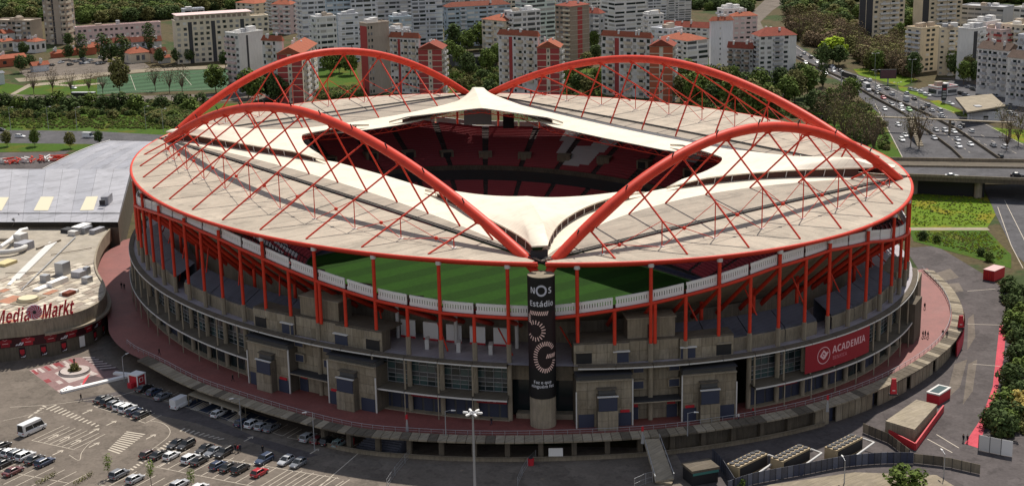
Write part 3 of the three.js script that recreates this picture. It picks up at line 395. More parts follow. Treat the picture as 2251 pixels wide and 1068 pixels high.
{ // long red banner on the right-hand facade
  const t = canvasTex(1024, 300, (x, W, H) => { x.fillStyle = '#8f1222'; x.fillRect(0, 0, W, H); x.fillStyle = x.strokeStyle = '#d9b0b4'; x.lineWidth = 9; x.beginPath(); x.arc(260, 150, 88, 0, 7); x.stroke(); x.save(); x.translate(260, 150); x.rotate(0.7); x.lineWidth = 20; x.strokeRect(-34, -34, 52, 62); x.beginPath(); x.arc(-6, 0, 12, 0, 7); x.fill(); x.fillRect(20, -60, 20, 84); x.restore(); x.font = 'bold 108px sans-serif'; x.textBaseline = 'middle'; x.fillText('ACADEMIA', 385, 118); x.globalAlpha = 0.55; x.font = 'bold 54px sans-serif'; x.fillText('BENFICA', 392, 208); });
  const g = new G(), a = 0.094, b = -0.128, n = 12; for (let i = 0; i < n; i++) { const A = lerp(a, b, i / n), B = lerp(a, b, (i + 1) / n); g.quad(E3(A, 2.54, 10.25), E3(B, 2.54, 10.25), E3(B, 2.54, 16.3), E3(A, 2.54, 16.3), [[i / n, 0], [(i + 1) / n, 0], [(i + 1) / n, 1], [i / n, 1]]); }
  solo('facade_banner', 'long red banner lettered ACADEMIA between the two ledges of the stadium facade', 'banner', g, new THREE.MeshStandardMaterial({ map: t, roughness: 0.7, side: THREE.DoubleSide }));
}
// red gate signs over the entrances
const gateTex = ['22   22', '23   23', '24   24'].map(s => canvasTex(512, 80, (x, W, H) => { x.fillStyle = '#8d0f1c'; x.fillRect(0, 0, W, H); x.fillStyle = '#e0b4b6'; x.font = 'bold 52px sans-serif'; x.textAlign = 'center'; x.textBaseline = 'middle'; x.fillText(s, W / 2, H / 2); x.font = 'bold 24px sans-serif'; x.fillText('Porta', 70, H / 2); x.fillText('Porta', W - 70, H / 2); }));
[[0.882, 0.942, 0, 'red gate sign under the canopy left of the banner tower, farther of two'], [0.745, 0.806, 1, 'red gate sign under the canopy left of the banner tower, nearer of two'], [0.1, 0.155, 1, 'red gate sign below the lower ledge left of the red facade banner'], [1.335, 1.375, 2, 'dim red gate sign beside the left concrete block'], [-0.03, 0.02, 2, 'dark red sign over the doors under the red facade banner']].forEach(([a, b, k, l]) => { const g = new G(); for (let i = 0; i < 3; i++) { const A = lerp(b, a, i / 3), B = lerp(b, a, (i + 1) / 3); g.quad(E3(A, 1.0, 8.1), E3(B, 1.0, 8.1), E3(B, 1.0, 9.25), E3(A, 1.0, 9.25), [[i / 3, 0], [(i + 1) / 3, 0], [(i + 1) / 3, 1], [i / 3, 1]]); } solo('gate_sign', l, 'sign', g, new THREE.MeshStandardMaterial({ map: gateTex[k], roughness: 0.6, side: THREE.DoubleSide })); });
// pitch
const pitch = struct('football_pitch', new G().poly([[-56, -37.5], [56, -37.5], [56, 37.5], [-56, 37.5]], 3.5), M.turf);
struct('pitch_surround', new G().poly([[-66, -48], [66, -48], [66, 48], [-66, 48]], 3.44), M.asphaltD);
for (const [x, z, w, d] of [[57.5, 0, 0.3, 66], [-57.5, 0, 0.3, 66], [0, 39, 100, 0.3], [0, -39, 100, 0.3]]) solo('advertising_board', `low dark advertising board along the ${x ? (x > 0 ? 'near end' : 'far end') : z > 0 ? 'near side' : 'far side'} of the pitch`, 'board', new G().box(x - w / 2, 3.45, z - d / 2, x + w / 2, 4.4, z + d / 2), M.navy);

// ---------- plaza round the stadium ----------
const PEDGE = smooth([...[[69.4, -90.8], [86.2, -77.9], [101.4, -60.9], [111.6, -41.8], [118.2, -14], [118.3, 9.2], [113.2, 30.4], [105.5, 47.7]], ...[[89.92,69.52],[78.04,81.32],[67.71,89.08],[52.24,94.78],[36.16,98.84],[20.83,101.91],[2,102.95],[-10.81,103.75],[-24.44,101.56],[-40.82,95.6]], [-62, 92], [-88, 80], [-108, 62]], 6);
const PBACK = [...Array(40)].map((_, i) => E(lerp(2.75, 2 * PI - 0.98, i / 39), 12));
const plaza = struct('plaza', (() => { const hole = [...Array(120)].map((_, i) => E(i / 120 * 2 * PI, -3)); return new G().polyHole([...PEDGE, ...PBACK], hole, PL); })(), M.paving);
part(plaza, 'plaza_edge_wall', new G().wall(PEDGE.slice(0, 44).map(p => [p[0] * 0.987, p[1] * 0.987]), 0, PL - 0.35), M.concreteD);
function along(pts, s0, step, n, fn) { // walk a polyline
  const acc = [0]; for (let i = 1; i < pts.length; i++) acc.push(acc[i - 1] + Math.hypot(pts[i][0] - pts[i - 1][0], pts[i][1] - pts[i - 1][1])); const at = s => { let i = 0; while (i < acc.length - 2 && acc[i + 1] < s) i++; const t = (s - acc[i]) / (acc[i + 1] - acc[i]), dx = (pts[i + 1][0] - pts[i][0]) / (acc[i + 1] - acc[i]), dz = (pts[i + 1][1] - pts[i][1]) / (acc[i + 1] - acc[i]); return { x: lerp(pts[i][0], pts[i + 1][0], t), z: lerp(pts[i][1], pts[i + 1][1], t), dx, dz, nx: dz, nz: -dx }; };
  for (let k = 0; (n == null || k < n) && s0 + (k + 1) * step <= acc[acc.length - 1]; k++) fn(at(s0 + k * step), at(s0 + (k + 1) * step), k, at); return at; }
// path runs with the outside on its right hand when walked backwards: n points inward or outward, fix by centre test
const outw = q => (q.nx * q.x + q.nz * q.z) > 0 ? 1 : -1;
along(PEDGE, 2, 1.9, 150, (a, b, k) => { const s = outw(a), P = (q, d, y) => [q.x + q.nx * s * d, y, q.z + q.nz * s * d], g = new G(), e = 0.03; const L = (u, d, y) => { const p = P(a, d, y), q = P(b, d, y); return [lerp(p[0], q[0], u), y, lerp(p[2], q[2], u)]; };
  g.hexa(L(e, 1.1, PL - 0.3), L(1 - e, 1.1, PL - 0.3), L(1 - e, -1.7, PL + 0.02), L(e, -1.7, PL + 0.02), L(e, 1.1, PL), L(1 - e, 1.1, PL), L(1 - e, -1.7, PL + 0.35), L(e, -1.7, PL + 0.35)); part(plaza, 'edge_slab', g, pick([M.concrete, M.concreteB, M.concreteD])); });
const rail = thing('plaza_railing', 'long thin steel railing along the outer edge of the red plaza', 'railing');
{ const post = new G().cyl(0, 0, 0, 0.05, 1.15, 5).geo(); const top = []; along(PEDGE, 2, 2.5, 120, (a) => { const s = outw(a); part(rail, 'post', post, M.steel, a.x - a.nx * s * 2, PL, a.z - a.nz * s * 2); top.push([a.x - a.nx * s * 2, PL + 1.15, a.z - a.nz * s * 2]); }); part(rail, 'top_rail', new G().tube(top, 0.05, 5), M.steel); part(rail, 'mid_rail', new G().tube(top.map(p => [p[0], p[1] - 0.5, p[2]]), 0.03, 4), M.steel); }
// open car deck below: pillars, back wall, low kerb wall
const inset = (q, d) => { const s = outw(q); return [q.x - q.nx * s * d, q.z - q.nz * s * d]; };
const backW = []; along(PEDGE, 60, 4, null, q => backW.push(inset(q, 9))); part(plaza, 'undercroft_wall', new G().wall(backW, 0, PL - 0.1), M.concrete);
along(PEDGE, 118, 6.6, 17, q => { const p = inset(q, 1.0); part(plaza, 'pillar', new G().obox(p[0], 0, p[1], 1.0, PL - 0.25, 1.0, Math.atan2(-q.dz, q.dx)), M.concreteD); });
{ const kw = []; along(PEDGE, 116, 2, 58, q => kw.push(inset(q, -0.3))); const g = new G().wall(kw, 0, 0.9); const g2 = new G(); for (let i = 0; i + 1 < kw.length; i++) g2.path([kw[i], kw[i + 1]], 0.5, 0.91); part(plaza, 'kerb_wall', mergeGeometries([g.geo(), g2.geo()]), M.concrete); }
along(PEDGE, 52, 1.95, 34, (a, b, k) => { const dark = k > 8 && k % 7 === 3, p = inset(a, dark ? 1.2 : 0.25), w = 1.82; part(plaza, 'wall_panel', new G().obox(lerp(p[0], inset(b, dark ? 1.2 : 0.25)[0], 0.5), 0, lerp(p[1], inset(b, dark ? 1.2 : 0.25)[1], 0.5), w, PL - 0.3, 0.3, Math.atan2(-a.dz, a.dx)), dark ? M.navy : rnd() < 0.5 ? M.concrete : M.concreteB); });
{ const rw = []; along(PEDGE, 14, 2, 24, q => rw.push(inset(q, -1.4))); solo('red_retaining_wall', 'curved red painted wall below the lit end of the plaza', 'wall', mergeGeometries([new G().wall(rw, 0, 3.6).geo(), new G().wall(rw.map(p => [p[0] - 0.3, p[1]]), 0, 3.6).geo()]), M.pinkWalk); }

// ---------- foreground: car park ----------
const lot = struct('car_park', new G().poly([[-61.06,126.28],[-64.43,107.55],[-34.94,96.34],[20.92,99.04],[70.76,78.25],[106.99,39.33],[133.08,55.24],[50.44,162.12]], 0.004), M.asphalt);
struct('service_road', new G().poly([[106.4,40.02],[116.58,-16.44],[91.86,-70.64],[42.25,-116.22],[46.82,-125.15],[72.76,-110.75],[113.57,-84.43],[176.05,12.71],[134.41,56.57]], 0.003), M.asphaltD);
const LN = (pts, w = 0.16, m = M.line) => part(lot, 'painted_line', new G().path(pts, w, 0.02), m);
const HD = 1.98;
function bays2(p0, p1, n, back, fwd, skip = []) { const dx = Math.cos(HD), dz = -Math.sin(HD); for (let i = 0; i <= n; i++) { if (skip.includes(i)) continue; const x = lerp(p0[0], p1[0], i / n), z = lerp(p0[1], p1[1], i / n); LN([[x - dx * back, z - dz * back], [x + dx * fwd, z + dz * fwd]]); } LN([p0, p1]); }
bays2([45.75,124.32], [82.07,106.15], 15, 0, 10); bays2([38.81,119.03], [76.37,98.28], 1, 0, 0);
bays2([8.12,119.43], [24.85,114.94], 8, 0, 5); bays2([29.83,147.52], [44.34,139.38], 6, 5, 5); bays2([18.38,137.11], [28.77,132.28], 7, 0, 9);
bays2([6.11,108.47], [50.2,96.06], 16, 0, 5.2); bays2([51.68,95.82], [64.96,88.69], 6, 0, 5); bays2([48.68,135.22], [61.62,129.45], 6, 0, 8); bays2([70.56,110.34], [81.02,105.54], 4, 0, 8);
function hatch(a0, a1, b0, b1, n) { for (let i = 0; i < n; i++) LN([[lerp(a0[0], a1[0], i / (n - 1)), lerp(a0[1], a1[1], i / (n - 1))], [lerp(b0[0], b1[0], i / (n - 1)), lerp(b0[1], b1[1], i / (n - 1))]], 0.42); }
hatch([3.07,128.23], [19.83,123.95], [1.82,125.51], [19.35,122.95], 13); hatch([33.39,126.85], [26.79,120.07], [36.99,125.86], [30.77,117.69], 11); hatch([34,111.24], [43.23,107.22], [32.99,109.72], [43.65,105.99], 9); hatch([3.57,130.95], [1.72,127.72], [5.24,133.06], [0.37,128.03], 6); hatch([45.5,127.35], [37.5,115.43], [46.54,127.15], [38.67,115.17], 14);
LN([[-3.58,133.89],[1.02,126.43],[5.59,112.56],[4.84,104.63]]); LN(smooth([[30.91,134.08],[34.92,133.6],[31.46,131.64],[27.9,128.55],[26.07,125.84]], 5), 0.12); LN([[78.35,104.95],[66.75,86.58],[73.69,80.22]], 0.2); LN(smooth([[39.54,120.35],[35.1,114.51],[31.86,112.59],[27.21,112.19],[24.4,113.49]], 5), 0.12); LN([[3.52,137.88],[4.08,129.12]], 0.12);
for (const [x, z] of [[10.29,121.87],[20.08,120.52],[21.84,125.08],[32.74,117.27],[29.21,128.12],[28.25,135.41],[47.8,121.21],[47.12,102.29],[61.59,95.16],[19.36,132.95],[22.13,131.59],[25.34,130.43]]) { const dx = Math.cos(HD), dz = -Math.sin(HD); LN([[x - dx * 1.4, z - dz * 1.4], [x + dx * 1.4, z + dz * 1.4]], 0.3); LN([[x + dx * 0.5 - dz * 0.6, z + dz * 0.5 + dx * 0.6], [x + dx * 1.5, z + dz * 1.5]], 0.25); LN([[x + dx * 0.5 + dz * 0.6, z + dz * 0.5 - dx * 0.6], [x + dx * 1.5, z + dz * 1.5]], 0.25); }
part(lot, 'blue_bay_paint', new G().poly([[20.82,104.22],[18.18,98.8],[42.2,92.69],[45.66,98.35]], 0.011), mat([0.045, 0.06, 0.1], 0.85, T.asphalt));
hatch([23.88,103.97], [25.41,103.42], [21.81,99.7], [23.74,99.13], 4); hatch([35.23,100.84], [37.35,100.33], [32.24,96.27], [34.65,95.9], 5);
// patches of paler and darker resurfacing
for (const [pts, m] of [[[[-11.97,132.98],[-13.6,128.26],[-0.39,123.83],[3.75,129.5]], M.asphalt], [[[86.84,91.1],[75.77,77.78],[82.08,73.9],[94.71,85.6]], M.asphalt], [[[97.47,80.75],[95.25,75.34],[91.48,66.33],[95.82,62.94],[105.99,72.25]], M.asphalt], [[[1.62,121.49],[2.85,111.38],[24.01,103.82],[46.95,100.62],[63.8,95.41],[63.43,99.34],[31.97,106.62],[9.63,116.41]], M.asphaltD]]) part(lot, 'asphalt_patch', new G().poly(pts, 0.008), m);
// mosaic square with round planter, by the shop
const sq = struct('mosaic_square', new G().poly([[-24.5,121.95],[-26.33,110.38],[-23.36,106.46],[-5.6,105.75],[-4.16,122.15]], 0.012), mat([0.3, 0.2, 0.19], 0.85, T.paving));
const mosW = mat([0.55, 0.5, 0.46], 0.85, T.paving), mosR = mat([0.3, 0.07, 0.075], 0.85, T.paving), mosD = mat([0.12, 0.09, 0.09], 0.85, T.paving);
{ const o = [-24.5,121.95], a = [-26.33,110.38], b = [-4.16,122.15]; const ex = [(a[0] - o[0]), (a[1] - o[1])], ez = [(b[0] - o[0]), (b[1] - o[1])];
  const Q = (u, v) => [o[0] + ex[0] * u + ez[0] * v, o[1] + ex[1] * u + ez[1] * v];
  for (let i = 0; i < 6; i++) for (let j = 0; j < 7; j++) { if ((i + j * 2) % 3 === 0 && rnd() < 0.75) { const u = i / 6, v = j / 7; part(sq, 'mosaic_tile', new G().poly([Q(u + 0.01, v + 0.01), Q(u + rr(0.08, 0.16), v + 0.01), Q(u + rr(0.08, 0.16), v + 0.13), Q(u + 0.01, v + 0.13)], 0.02), pick([mosW, mosR, mosD, mosW])); } }
  for (let k = 0; k < 7; k++) part(sq, 'mosaic_tile', new G().poly([Q(0.02 + k * 0.14, 0.02), Q(0.09 + k * 0.14, 0.02), Q(0.09 + k * 0.14, 0.2), Q(0.02 + k * 0.14, 0.2)], 0.022), k % 2 ? mosW : mosR);
  part(sq, 'mosaic_tile', new G().poly([[-18.66,118.05],[-20.88,111.99],[-11.2,110.37],[-9.83,118.02]], 0.026), mosW);
  part(sq, 'mosaic_tile', new G().poly([[-6.15,116.47],[-12.82,112.24],[-5.62,109.95],[-4.84,112.25]], 0.026), mosD); part(sq, 'mosaic_tile', new G().poly([[-5.14,117.1],[-10.4,114.1],[-12.77,111.71],[-7.92,114.9]], 0.03), M.signRed); part(sq, 'mosaic_tile', new G().poly([[-5.33,112.81],[-6.87,109.09],[-5.5,109.34],[-3.98,112.61]], 0.03), M.signRed);
  part(sq, 'mosaic_tile', new G().poly([[-24.87,108.7],[-22.9,106.43],[-10.88,105.26],[-12.3,108.8]], 0.02), mosD); for (let k = 0; k < 6; k++) { const u = k / 6; const A = [-24.87,108.7], B = [-12.3,108.8], C = [-22.9,106.43], D = [-10.88,105.26]; part(sq, 'mosaic_tile', new G().path([[lerp(A[0], B[0], u), lerp(A[1], B[1], u)], [lerp(C[0], D[0], u), lerp(C[1], D[1], u)]], 0.7, 0.03), mosW); } }
{ const p = [-16.08,114.13]; const pl = thing('round_planter', 'round pale stone planter with a clipped shrub on the mosaic square', 'planter', p[0], 0, p[1]); part(pl, 'planter_ring', new G().tube([[0, 0.02, 0], [0, 0.45, 0], [0, 0.55, 0]], [3.6, 3.6, 3.3], 32), mosW); part(pl, 'planter_soil', new G().cyl(0, 0.5, 0, 1.6, 0.25, 20), M.earth); PLANTER = [pl]; }
var PLANTER;
{ const w = thing('white_bench_wall', 'low white L-shaped bench wall edging the mosaic square', 'bench'); const A = [-4.66,121.85], B = [-4.72,106.13], C = [-8.74,107.52]; const bar = (a, b, wd) => { const l = Math.hypot(b[0] - a[0], b[1] - a[1]); return new G().obox((a[0] + b[0]) / 2, 0, (a[1] + b[1]) / 2, l, 0.5, wd, Math.atan2(-(b[1] - a[1]), b[0] - a[0])); }; part(w, 'bench_slab', bar(A, B, 1.3), M.white); part(w, 'bench_end', bar(C, [B[0] - 0.8, B[1] - 0.8], 1.2), M.white); part(w, 'bench_end', bar([-5.02,121.4], [-6.29,118.88], 1.4), M.white); }
{ const p = [1.74,106.43]; const k = thing('ticket_kiosk', 'red and white cube ticket kiosk beside the car park', 'kiosk', p[0], 0, p[1], HD); part(k, 'kiosk_body', new G().box(-1.2, 0, -1.2, 1.2, 2.6, 1.2), M.signRed); part(k, 'kiosk_roof', new G().box(-1.45, 2.62, -1.45, 1.45, 2.85, 1.45), M.white); for (const [x, z] of [[-1.3, 1.3], [1.3, 1.3], [1.3, -1.3], [-1.3, -1.3]]) part(k, 'corner_post', new G().obox(x, 0, z, 0.22, 2.62, 0.22), M.white); part(k, 'kiosk_window', new G().box(-0.6, 0.9, 1.2, 0.6, 2, 1.24), M.white); part(k, 'kiosk_window', new G().box(-0.4, 1.05, 1.24, 0.4, 1.85, 1.27), M.signRed); part(k, 'side_board', new G().box(-2.6, 0, -0.6, -1.5, 1.2, 0.6), M.signRed); }
// chargers and canopy by the blue bays
[[17.14,98.28],[23.74,99.13],[27.94,98.41],[31.21,97.48],[33.86,97.23]].forEach((p, i) => { const c = thing('car_charger', `white charging post at the blue parking bays, ${ord(i)} from the left`, 'charger', p[0], 0, p[1], HD, 'charging posts at the blue bays'); part(c, 'charger_body', new G().box(-0.25, 0.05, -0.2, 0.25, 2, 0.2), M.white); part(c, 'charger_screen', new G().box(-0.15, 1.3, 0.2, 0.15, 1.7, 0.22), M.dark); part(c, 'charger_base', new G().box(-0.4, 0, -0.35, 0.4, 0.06, 0.35), M.concrete); });
{ const c = thing('low_canopy', 'low flat concrete canopy behind the charging posts', 'canopy'); const g = [[21.76,103.37],[20.35,100.74],[36.14,97.04],[37.99,99.72]]; part(c, 'canopy_slab', mergeGeometries([new G().prism(g, 2.55, 2.75).geo()]), M.concreteB); for (const q of g) part(c, 'canopy_leg', new G().cyl(q[0], 0, q[1], 0.12, 2.56, 6), M.concrete); }
// steps and gangway from the plaza down to the car park
{ const st = thing('plaza_stairs', 'broad slate-grey stairs from the plaza down to the car park', 'stairs'); const a = [68.11,84.19], b = [74.29,80.64], c = [65.43,88.13], d = [73.73,83.73]; for (let i = 0; i < 10; i++) { const u = i / 10, v = (i + 1) / 10, y = lerp(PL, 0.1, v), Pq = (p, q, t) => [lerp(p[0], q[0], t), lerp(p[1], q[1], t)]; const A = Pq(a, c, u), B = Pq(b, d, u), C = Pq(b, d, v), D = Pq(a, c, v); part(st, 'step', new G().hexa([D[0], 0, D[1]], [C[0], 0, C[1]], [B[0], 0, B[1]], [A[0], 0, A[1]], [D[0], y, D[1]], [C[0], y, C[1]], [B[0], y, B[1]], [A[0], y, A[1]]), M.slate); } }
{ const r = thing('gangway', 'pale concrete gangway sloping from the plaza edge down past the dark undercroft', 'ramp'); const a = [107.7,47.97], b = [109.37,45.3], c = [117.73,54.16], d = [119.08,50.64]; part(r, 'ramp_deck', new G().hexa([c[0], 0.5, c[1]], [d[0], 0.5, d[1]], [b[0], PL - 0.3, b[1]], [a[0], PL - 0.3, a[1]], [c[0], 0.8, c[1]], [d[0], 0.8, d[1]], [b[0], PL + 0.05, b[1]], [a[0], PL + 0.05, a[1]]), M.concreteB); for (const [p, q] of [[a, c], [b, d]]) { part(r, 'hand_rail', new G().bar([p[0], PL + 1, p[1]], [q[0], 1.8, q[1]], 0.07, 6), M.steel); for (let i = 0; i <= 5; i++) { const u = i / 5; part(r, 'rail_post', new G().cyl(lerp(p[0], q[0], u), lerp(PL, 0.75, u), lerp(p[1], q[1], u), 0.05, 1.05, 5), M.steel); } } part(r, 'ramp_pier', new G().obox((c[0] + d[0]) / 2, 0, (c[1] + d[1]) / 2, 3, 0.5, 1, 0.5), M.concrete); }
// small furniture
{ const p = [96.58,61.03]; const s = thing('white_board', 'blank white panel leaning on the kerb wall under the plaza', 'board', p[0], 0, p[1], phiCam ? -0.9 + PI / 2 : 0); s.rotation.y = Math.PI / 2 - phiCam; part(s, 'panel', new G().box(-1.4, 0.9, -0.06, 1.4, 2.6, 0.06), M.white); part(s, 'panel_foot', new G().box(-1.3, 0, -0.3, -1.1, 0.95, 0.2), M.steel); part(s, 'panel_foot', new G().box(1.1, 0, -0.3, 1.3, 0.95, 0.2), M.steel); }
for (const [p, l] of [[[63.25,87.43], 'red litter bin at the foot of the plaza stairs'], [[95.13,66.15], 'red ticket machine by the mesh fence below the plaza']]) { const b = thing('red_bin', l, 'bin', p[0], 0, p[1], 0.5); part(b, 'bin_body', new G().tube([[0, 0, 0], [0, 1.3, 0], [0, 1.45, 0]], [0.6, 0.7, 0.5], 12), M.signRed); part(b, 'bin_lid', new G().cyl(0, 1.45, 0, 0.45, 0.1, 12), M.dark); }
function meshFence(name, label, pts, h) { const f = thing(name, label, 'fence'); const n = pts.length; for (let i = 0; i < n; i++) part(f, 'post', new G().cyl(pts[i][0], 0, pts[i][1], 0.06, h, 6), M.steel); for (let i = 0; i + 1 < n; i++) { const g = new G(); for (let k = 0; k <= 10; k++) { const u = k / 10; g.bar([lerp(pts[i][0], pts[i + 1][0], u), 0.2, lerp(pts[i][1], pts[i + 1][1], u)], [lerp(pts[i][0], pts[i + 1][0], u), h - 0.05, lerp(pts[i][1], pts[i + 1][1], u)], 0.012, 3); } for (const y of [0.2, h * 0.5, h - 0.05]) g.bar([pts[i][0], y, pts[i][1]], [pts[i + 1][0], y, pts[i + 1][1]], 0.025, 4); part(f, 'mesh_panel', g, M.steel); } }
meshFence('mesh_fence', 'thin wire mesh fence from the kerb wall towards the car park, left one', [[75.91,81.16],[78.42,84.46],[82.1,89.22],[85.86,93.54]], 1.8);
meshFence('mesh_fence', 'thin wire mesh fence from the kerb wall beside the red machine', [[93.33,63.46],[95.25,67.03],[97.96,70.5],[101.2,74.12]], 1.8);
meshFence('mesh_fence', 'thin wire mesh fence at the foot of the gangway', [[116.39,53.61],[116.17,55.15],[116.46,58.3]], 2.2);

// ---------- shop with rounded front ----------
const SHH = 9.6, SHO = smooth([[-37.48,140.08],[-34.84,130.42],[-34,124.25],[-31.74,118.5],[-30.51,112.29],[-31.4,105.11],[-35.83,98.86],[-42.39,94.56],[-50.5,91.53],[-61.55,88.67],[-71.99,84.98],[-83.15,79.84],[-94.34,73.7],[-104.49,66.91]], 5), SHB = [[-117.4,74.64],[-146.86,107.12]];
const SHP = [...SHO, ...SHB];
const shop = thing('shop_building', 'low rounded shop with a cluttered pale roof and red lettering', 'shop');
part(shop, 'roof', new G().poly(SHP, SHH - 0.4), mat([0.5, 0.45, 0.38], 0.9, T.concrete));
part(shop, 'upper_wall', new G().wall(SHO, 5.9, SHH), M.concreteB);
{ const inn = SHO.map((p, i) => { const q = SHO[Math.min(SHO.length - 1, i + 1)], r = SHO[Math.max(0, i - 1)], dx = q[0] - r[0], dz = q[1] - r[1], l = Math.hypot(dx, dz) || 1; return [[p[0] - dz / l * 0.5, p[1] + dx / l * 0.5], [p[0] + dz / l * 0.5, p[1] - dx / l * 0.5], [p[0] + dz / l * 1.3, p[1] - dx / l * 1.3]]; }); const c = [(SHP[0][0] + SHP[40][0]) / 2 - 20, (SHP[0][1] + SHP[40][1]) / 2 - 12]; const side = Math.hypot(inn[20][0][0] - c[0], inn[20][0][1] - c[1]) < Math.hypot(inn[20][1][0] - c[0], inn[20][1][1] - c[1]) ? 0 : 1;
  const IN = inn.map((q, i) => side === 0 ? q[0] : q[1]), OUT = inn.map((q, i) => { const s = side === 0 ? 1 : -1, p = SHO[i], d = [q[1][0] - p[0], q[1][1] - p[1]]; return [p[0] + d[0] * 2 * s, p[1] + d[1] * 2 * s, p[0] + d[0] * 3 * s, p[1] + d[1] * 3 * s]; });
  const g = new G(), lg = new G(), soff = new G(); for (let i = 0; i + 1 < SHO.length; i++) { const a = SHO[i], b = SHO[i + 1], c2 = IN[i + 1], d = IN[i]; g.quad([a[0], SHH, a[1]], [b[0], SHH, b[1]], [c2[0], SHH, c2[1]], [d[0], SHH, d[1]]); g.quad([d[0], SHH - 0.4, d[1]], [c2[0], SHH - 0.4, c2[1]], [c2[0], SHH, c2[1]], [d[0], SHH, d[1]]);
    if (i > 18 && i < 48) { const o = OUT[i], o2 = OUT[i + 1]; lg.quad([a[0], 6.2, a[1]], [b[0], 6.2, b[1]], [o2[0], 6.2, o2[1]], [o[0], 6.2, o[1]]); lg.quad([o[0], 5.7, o[1]], [o2[0], 5.7, o2[1]], [o2[0], 6.2, o2[1]], [o[0], 6.2, o[1]]); } }
  part(shop, 'parapet_cap', g, M.concreteB); part(shop, 'ledge', lg, M.concreteB);
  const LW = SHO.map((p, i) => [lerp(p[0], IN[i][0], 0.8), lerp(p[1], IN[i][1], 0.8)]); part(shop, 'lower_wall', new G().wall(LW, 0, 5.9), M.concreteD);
  // printed band of shirts, and posters
  const band = canvasTex(2048, 160, (x, W, H) => { x.fillStyle = '#3a0a10'; x.fillRect(0, 0, W, H); for (let k = 0; k < 9; k++) { const cx = 60 + k * 232; x.fillStyle = ['#8c1420', '#a31a26', '#7c101b'][k % 3]; x.beginPath(); x.moveTo(cx - 70, 40); x.lineTo(cx - 25, 18); x.lineTo(cx + 25, 18); x.lineTo(cx + 70, 40); x.lineTo(cx + 62, 90); x.lineTo(cx + 48, 84); x.lineTo(cx + 46, 150); x.lineTo(cx - 46, 150); x.lineTo(cx - 48, 84); x.lineTo(cx - 62, 90); x.fill(); x.strokeStyle = '#c9a5a5'; x.lineWidth = 5; x.beginPath(); x.moveTo(cx - 22, 18); x.lineTo(cx, 42); x.lineTo(cx + 22, 18); x.stroke(); x.fillStyle = '#d8b9b4'; x.fillRect(cx - 30, 86, 60, 9); if (k % 2 === 0) { x.fillStyle = '#cfcfd4'; for (let s = 0; s < 3; s++) { x.save(); x.translate(cx + 98 + s * 24, 140); x.transform(1, 0, -0.55, 1, 0, 0); x.fillRect(0, -26 - s * 26, 19, 26 + s * 26); x.restore(); } } } });
  const bg = new G(); let s = 0; const OB = SHO.map((p, i) => [lerp(p[0], IN[i][0], 0.65), lerp(p[1], IN[i][1], 0.65)]); let tot = 0; for (let i = 10; i < 44; i++) tot += Math.hypot(OB[i + 1][0] - OB[i][0], OB[i + 1][1] - OB[i][1]); for (let i = 10; i < 44; i++) { const l = Math.hypot(OB[i + 1][0] - OB[i][0], OB[i + 1][1] - OB[i][1]); bg.quad([OB[i][0], 3.4, OB[i][1]], [OB[i + 1][0], 3.4, OB[i + 1][1]], [OB[i + 1][0], 5.7, OB[i + 1][1]], [OB[i][0], 5.7, OB[i][1]], [[s / tot, 0], [(s + l) / tot, 0], [(s + l) / tot, 1], [s / tot, 1]]); s += l; }
  solo('shirt_banner', 'curved printed banner of red shirts round the shop wall', 'banner', bg, new THREE.MeshStandardMaterial({ map: band, roughness: 0.7, side: THREE.DoubleSide }));
  const poster = canvasTex(96, 224, (x, W, H) => { x.fillStyle = '#2a1014'; x.fillRect(0, 0, W, H); x.fillStyle = '#b0202c'; x.fillRect(14, 50, 68, 90); x.fillStyle = '#8d1722'; x.fillRect(30, 140, 36, 30); x.fillStyle = '#d6d3d6'; for (let k = 0; k < 3; k++) { x.save(); x.translate(18 + k * 22, 214); x.transform(1, 0, -0.5, 1, 0, 0); x.fillRect(0, -12 - k * 14, 17, 12 + k * 14); x.restore(); } });
  const pm = new THREE.MeshStandardMaterial({ map: poster, roughness: 0.7, side: THREE.DoubleSide }); let pi = 0;
  along(OB, 0, 4.9, 12, (q, b) => { const px = q; if (pi > 11) return; const g2 = new G(), w = 0.75, P = (u, y) => [q.x + q.dx * u, y, q.z + q.dz * u]; g2.quad(P(0, 0.5), P(1.5, 0.5), P(1.5, 3.2), P(0, 3.2), [[0, 0], [1, 0], [1, 1], [0, 1]]); if (pi >= 4 && pi <= 10) solo('wall_poster', `tall red and white poster on the lower shop wall, ${ord(pi - 4)} from the left`, 'poster', g2, pi === 7 ? M.white : pm, 'posters on the shop wall'); pi++; });
}
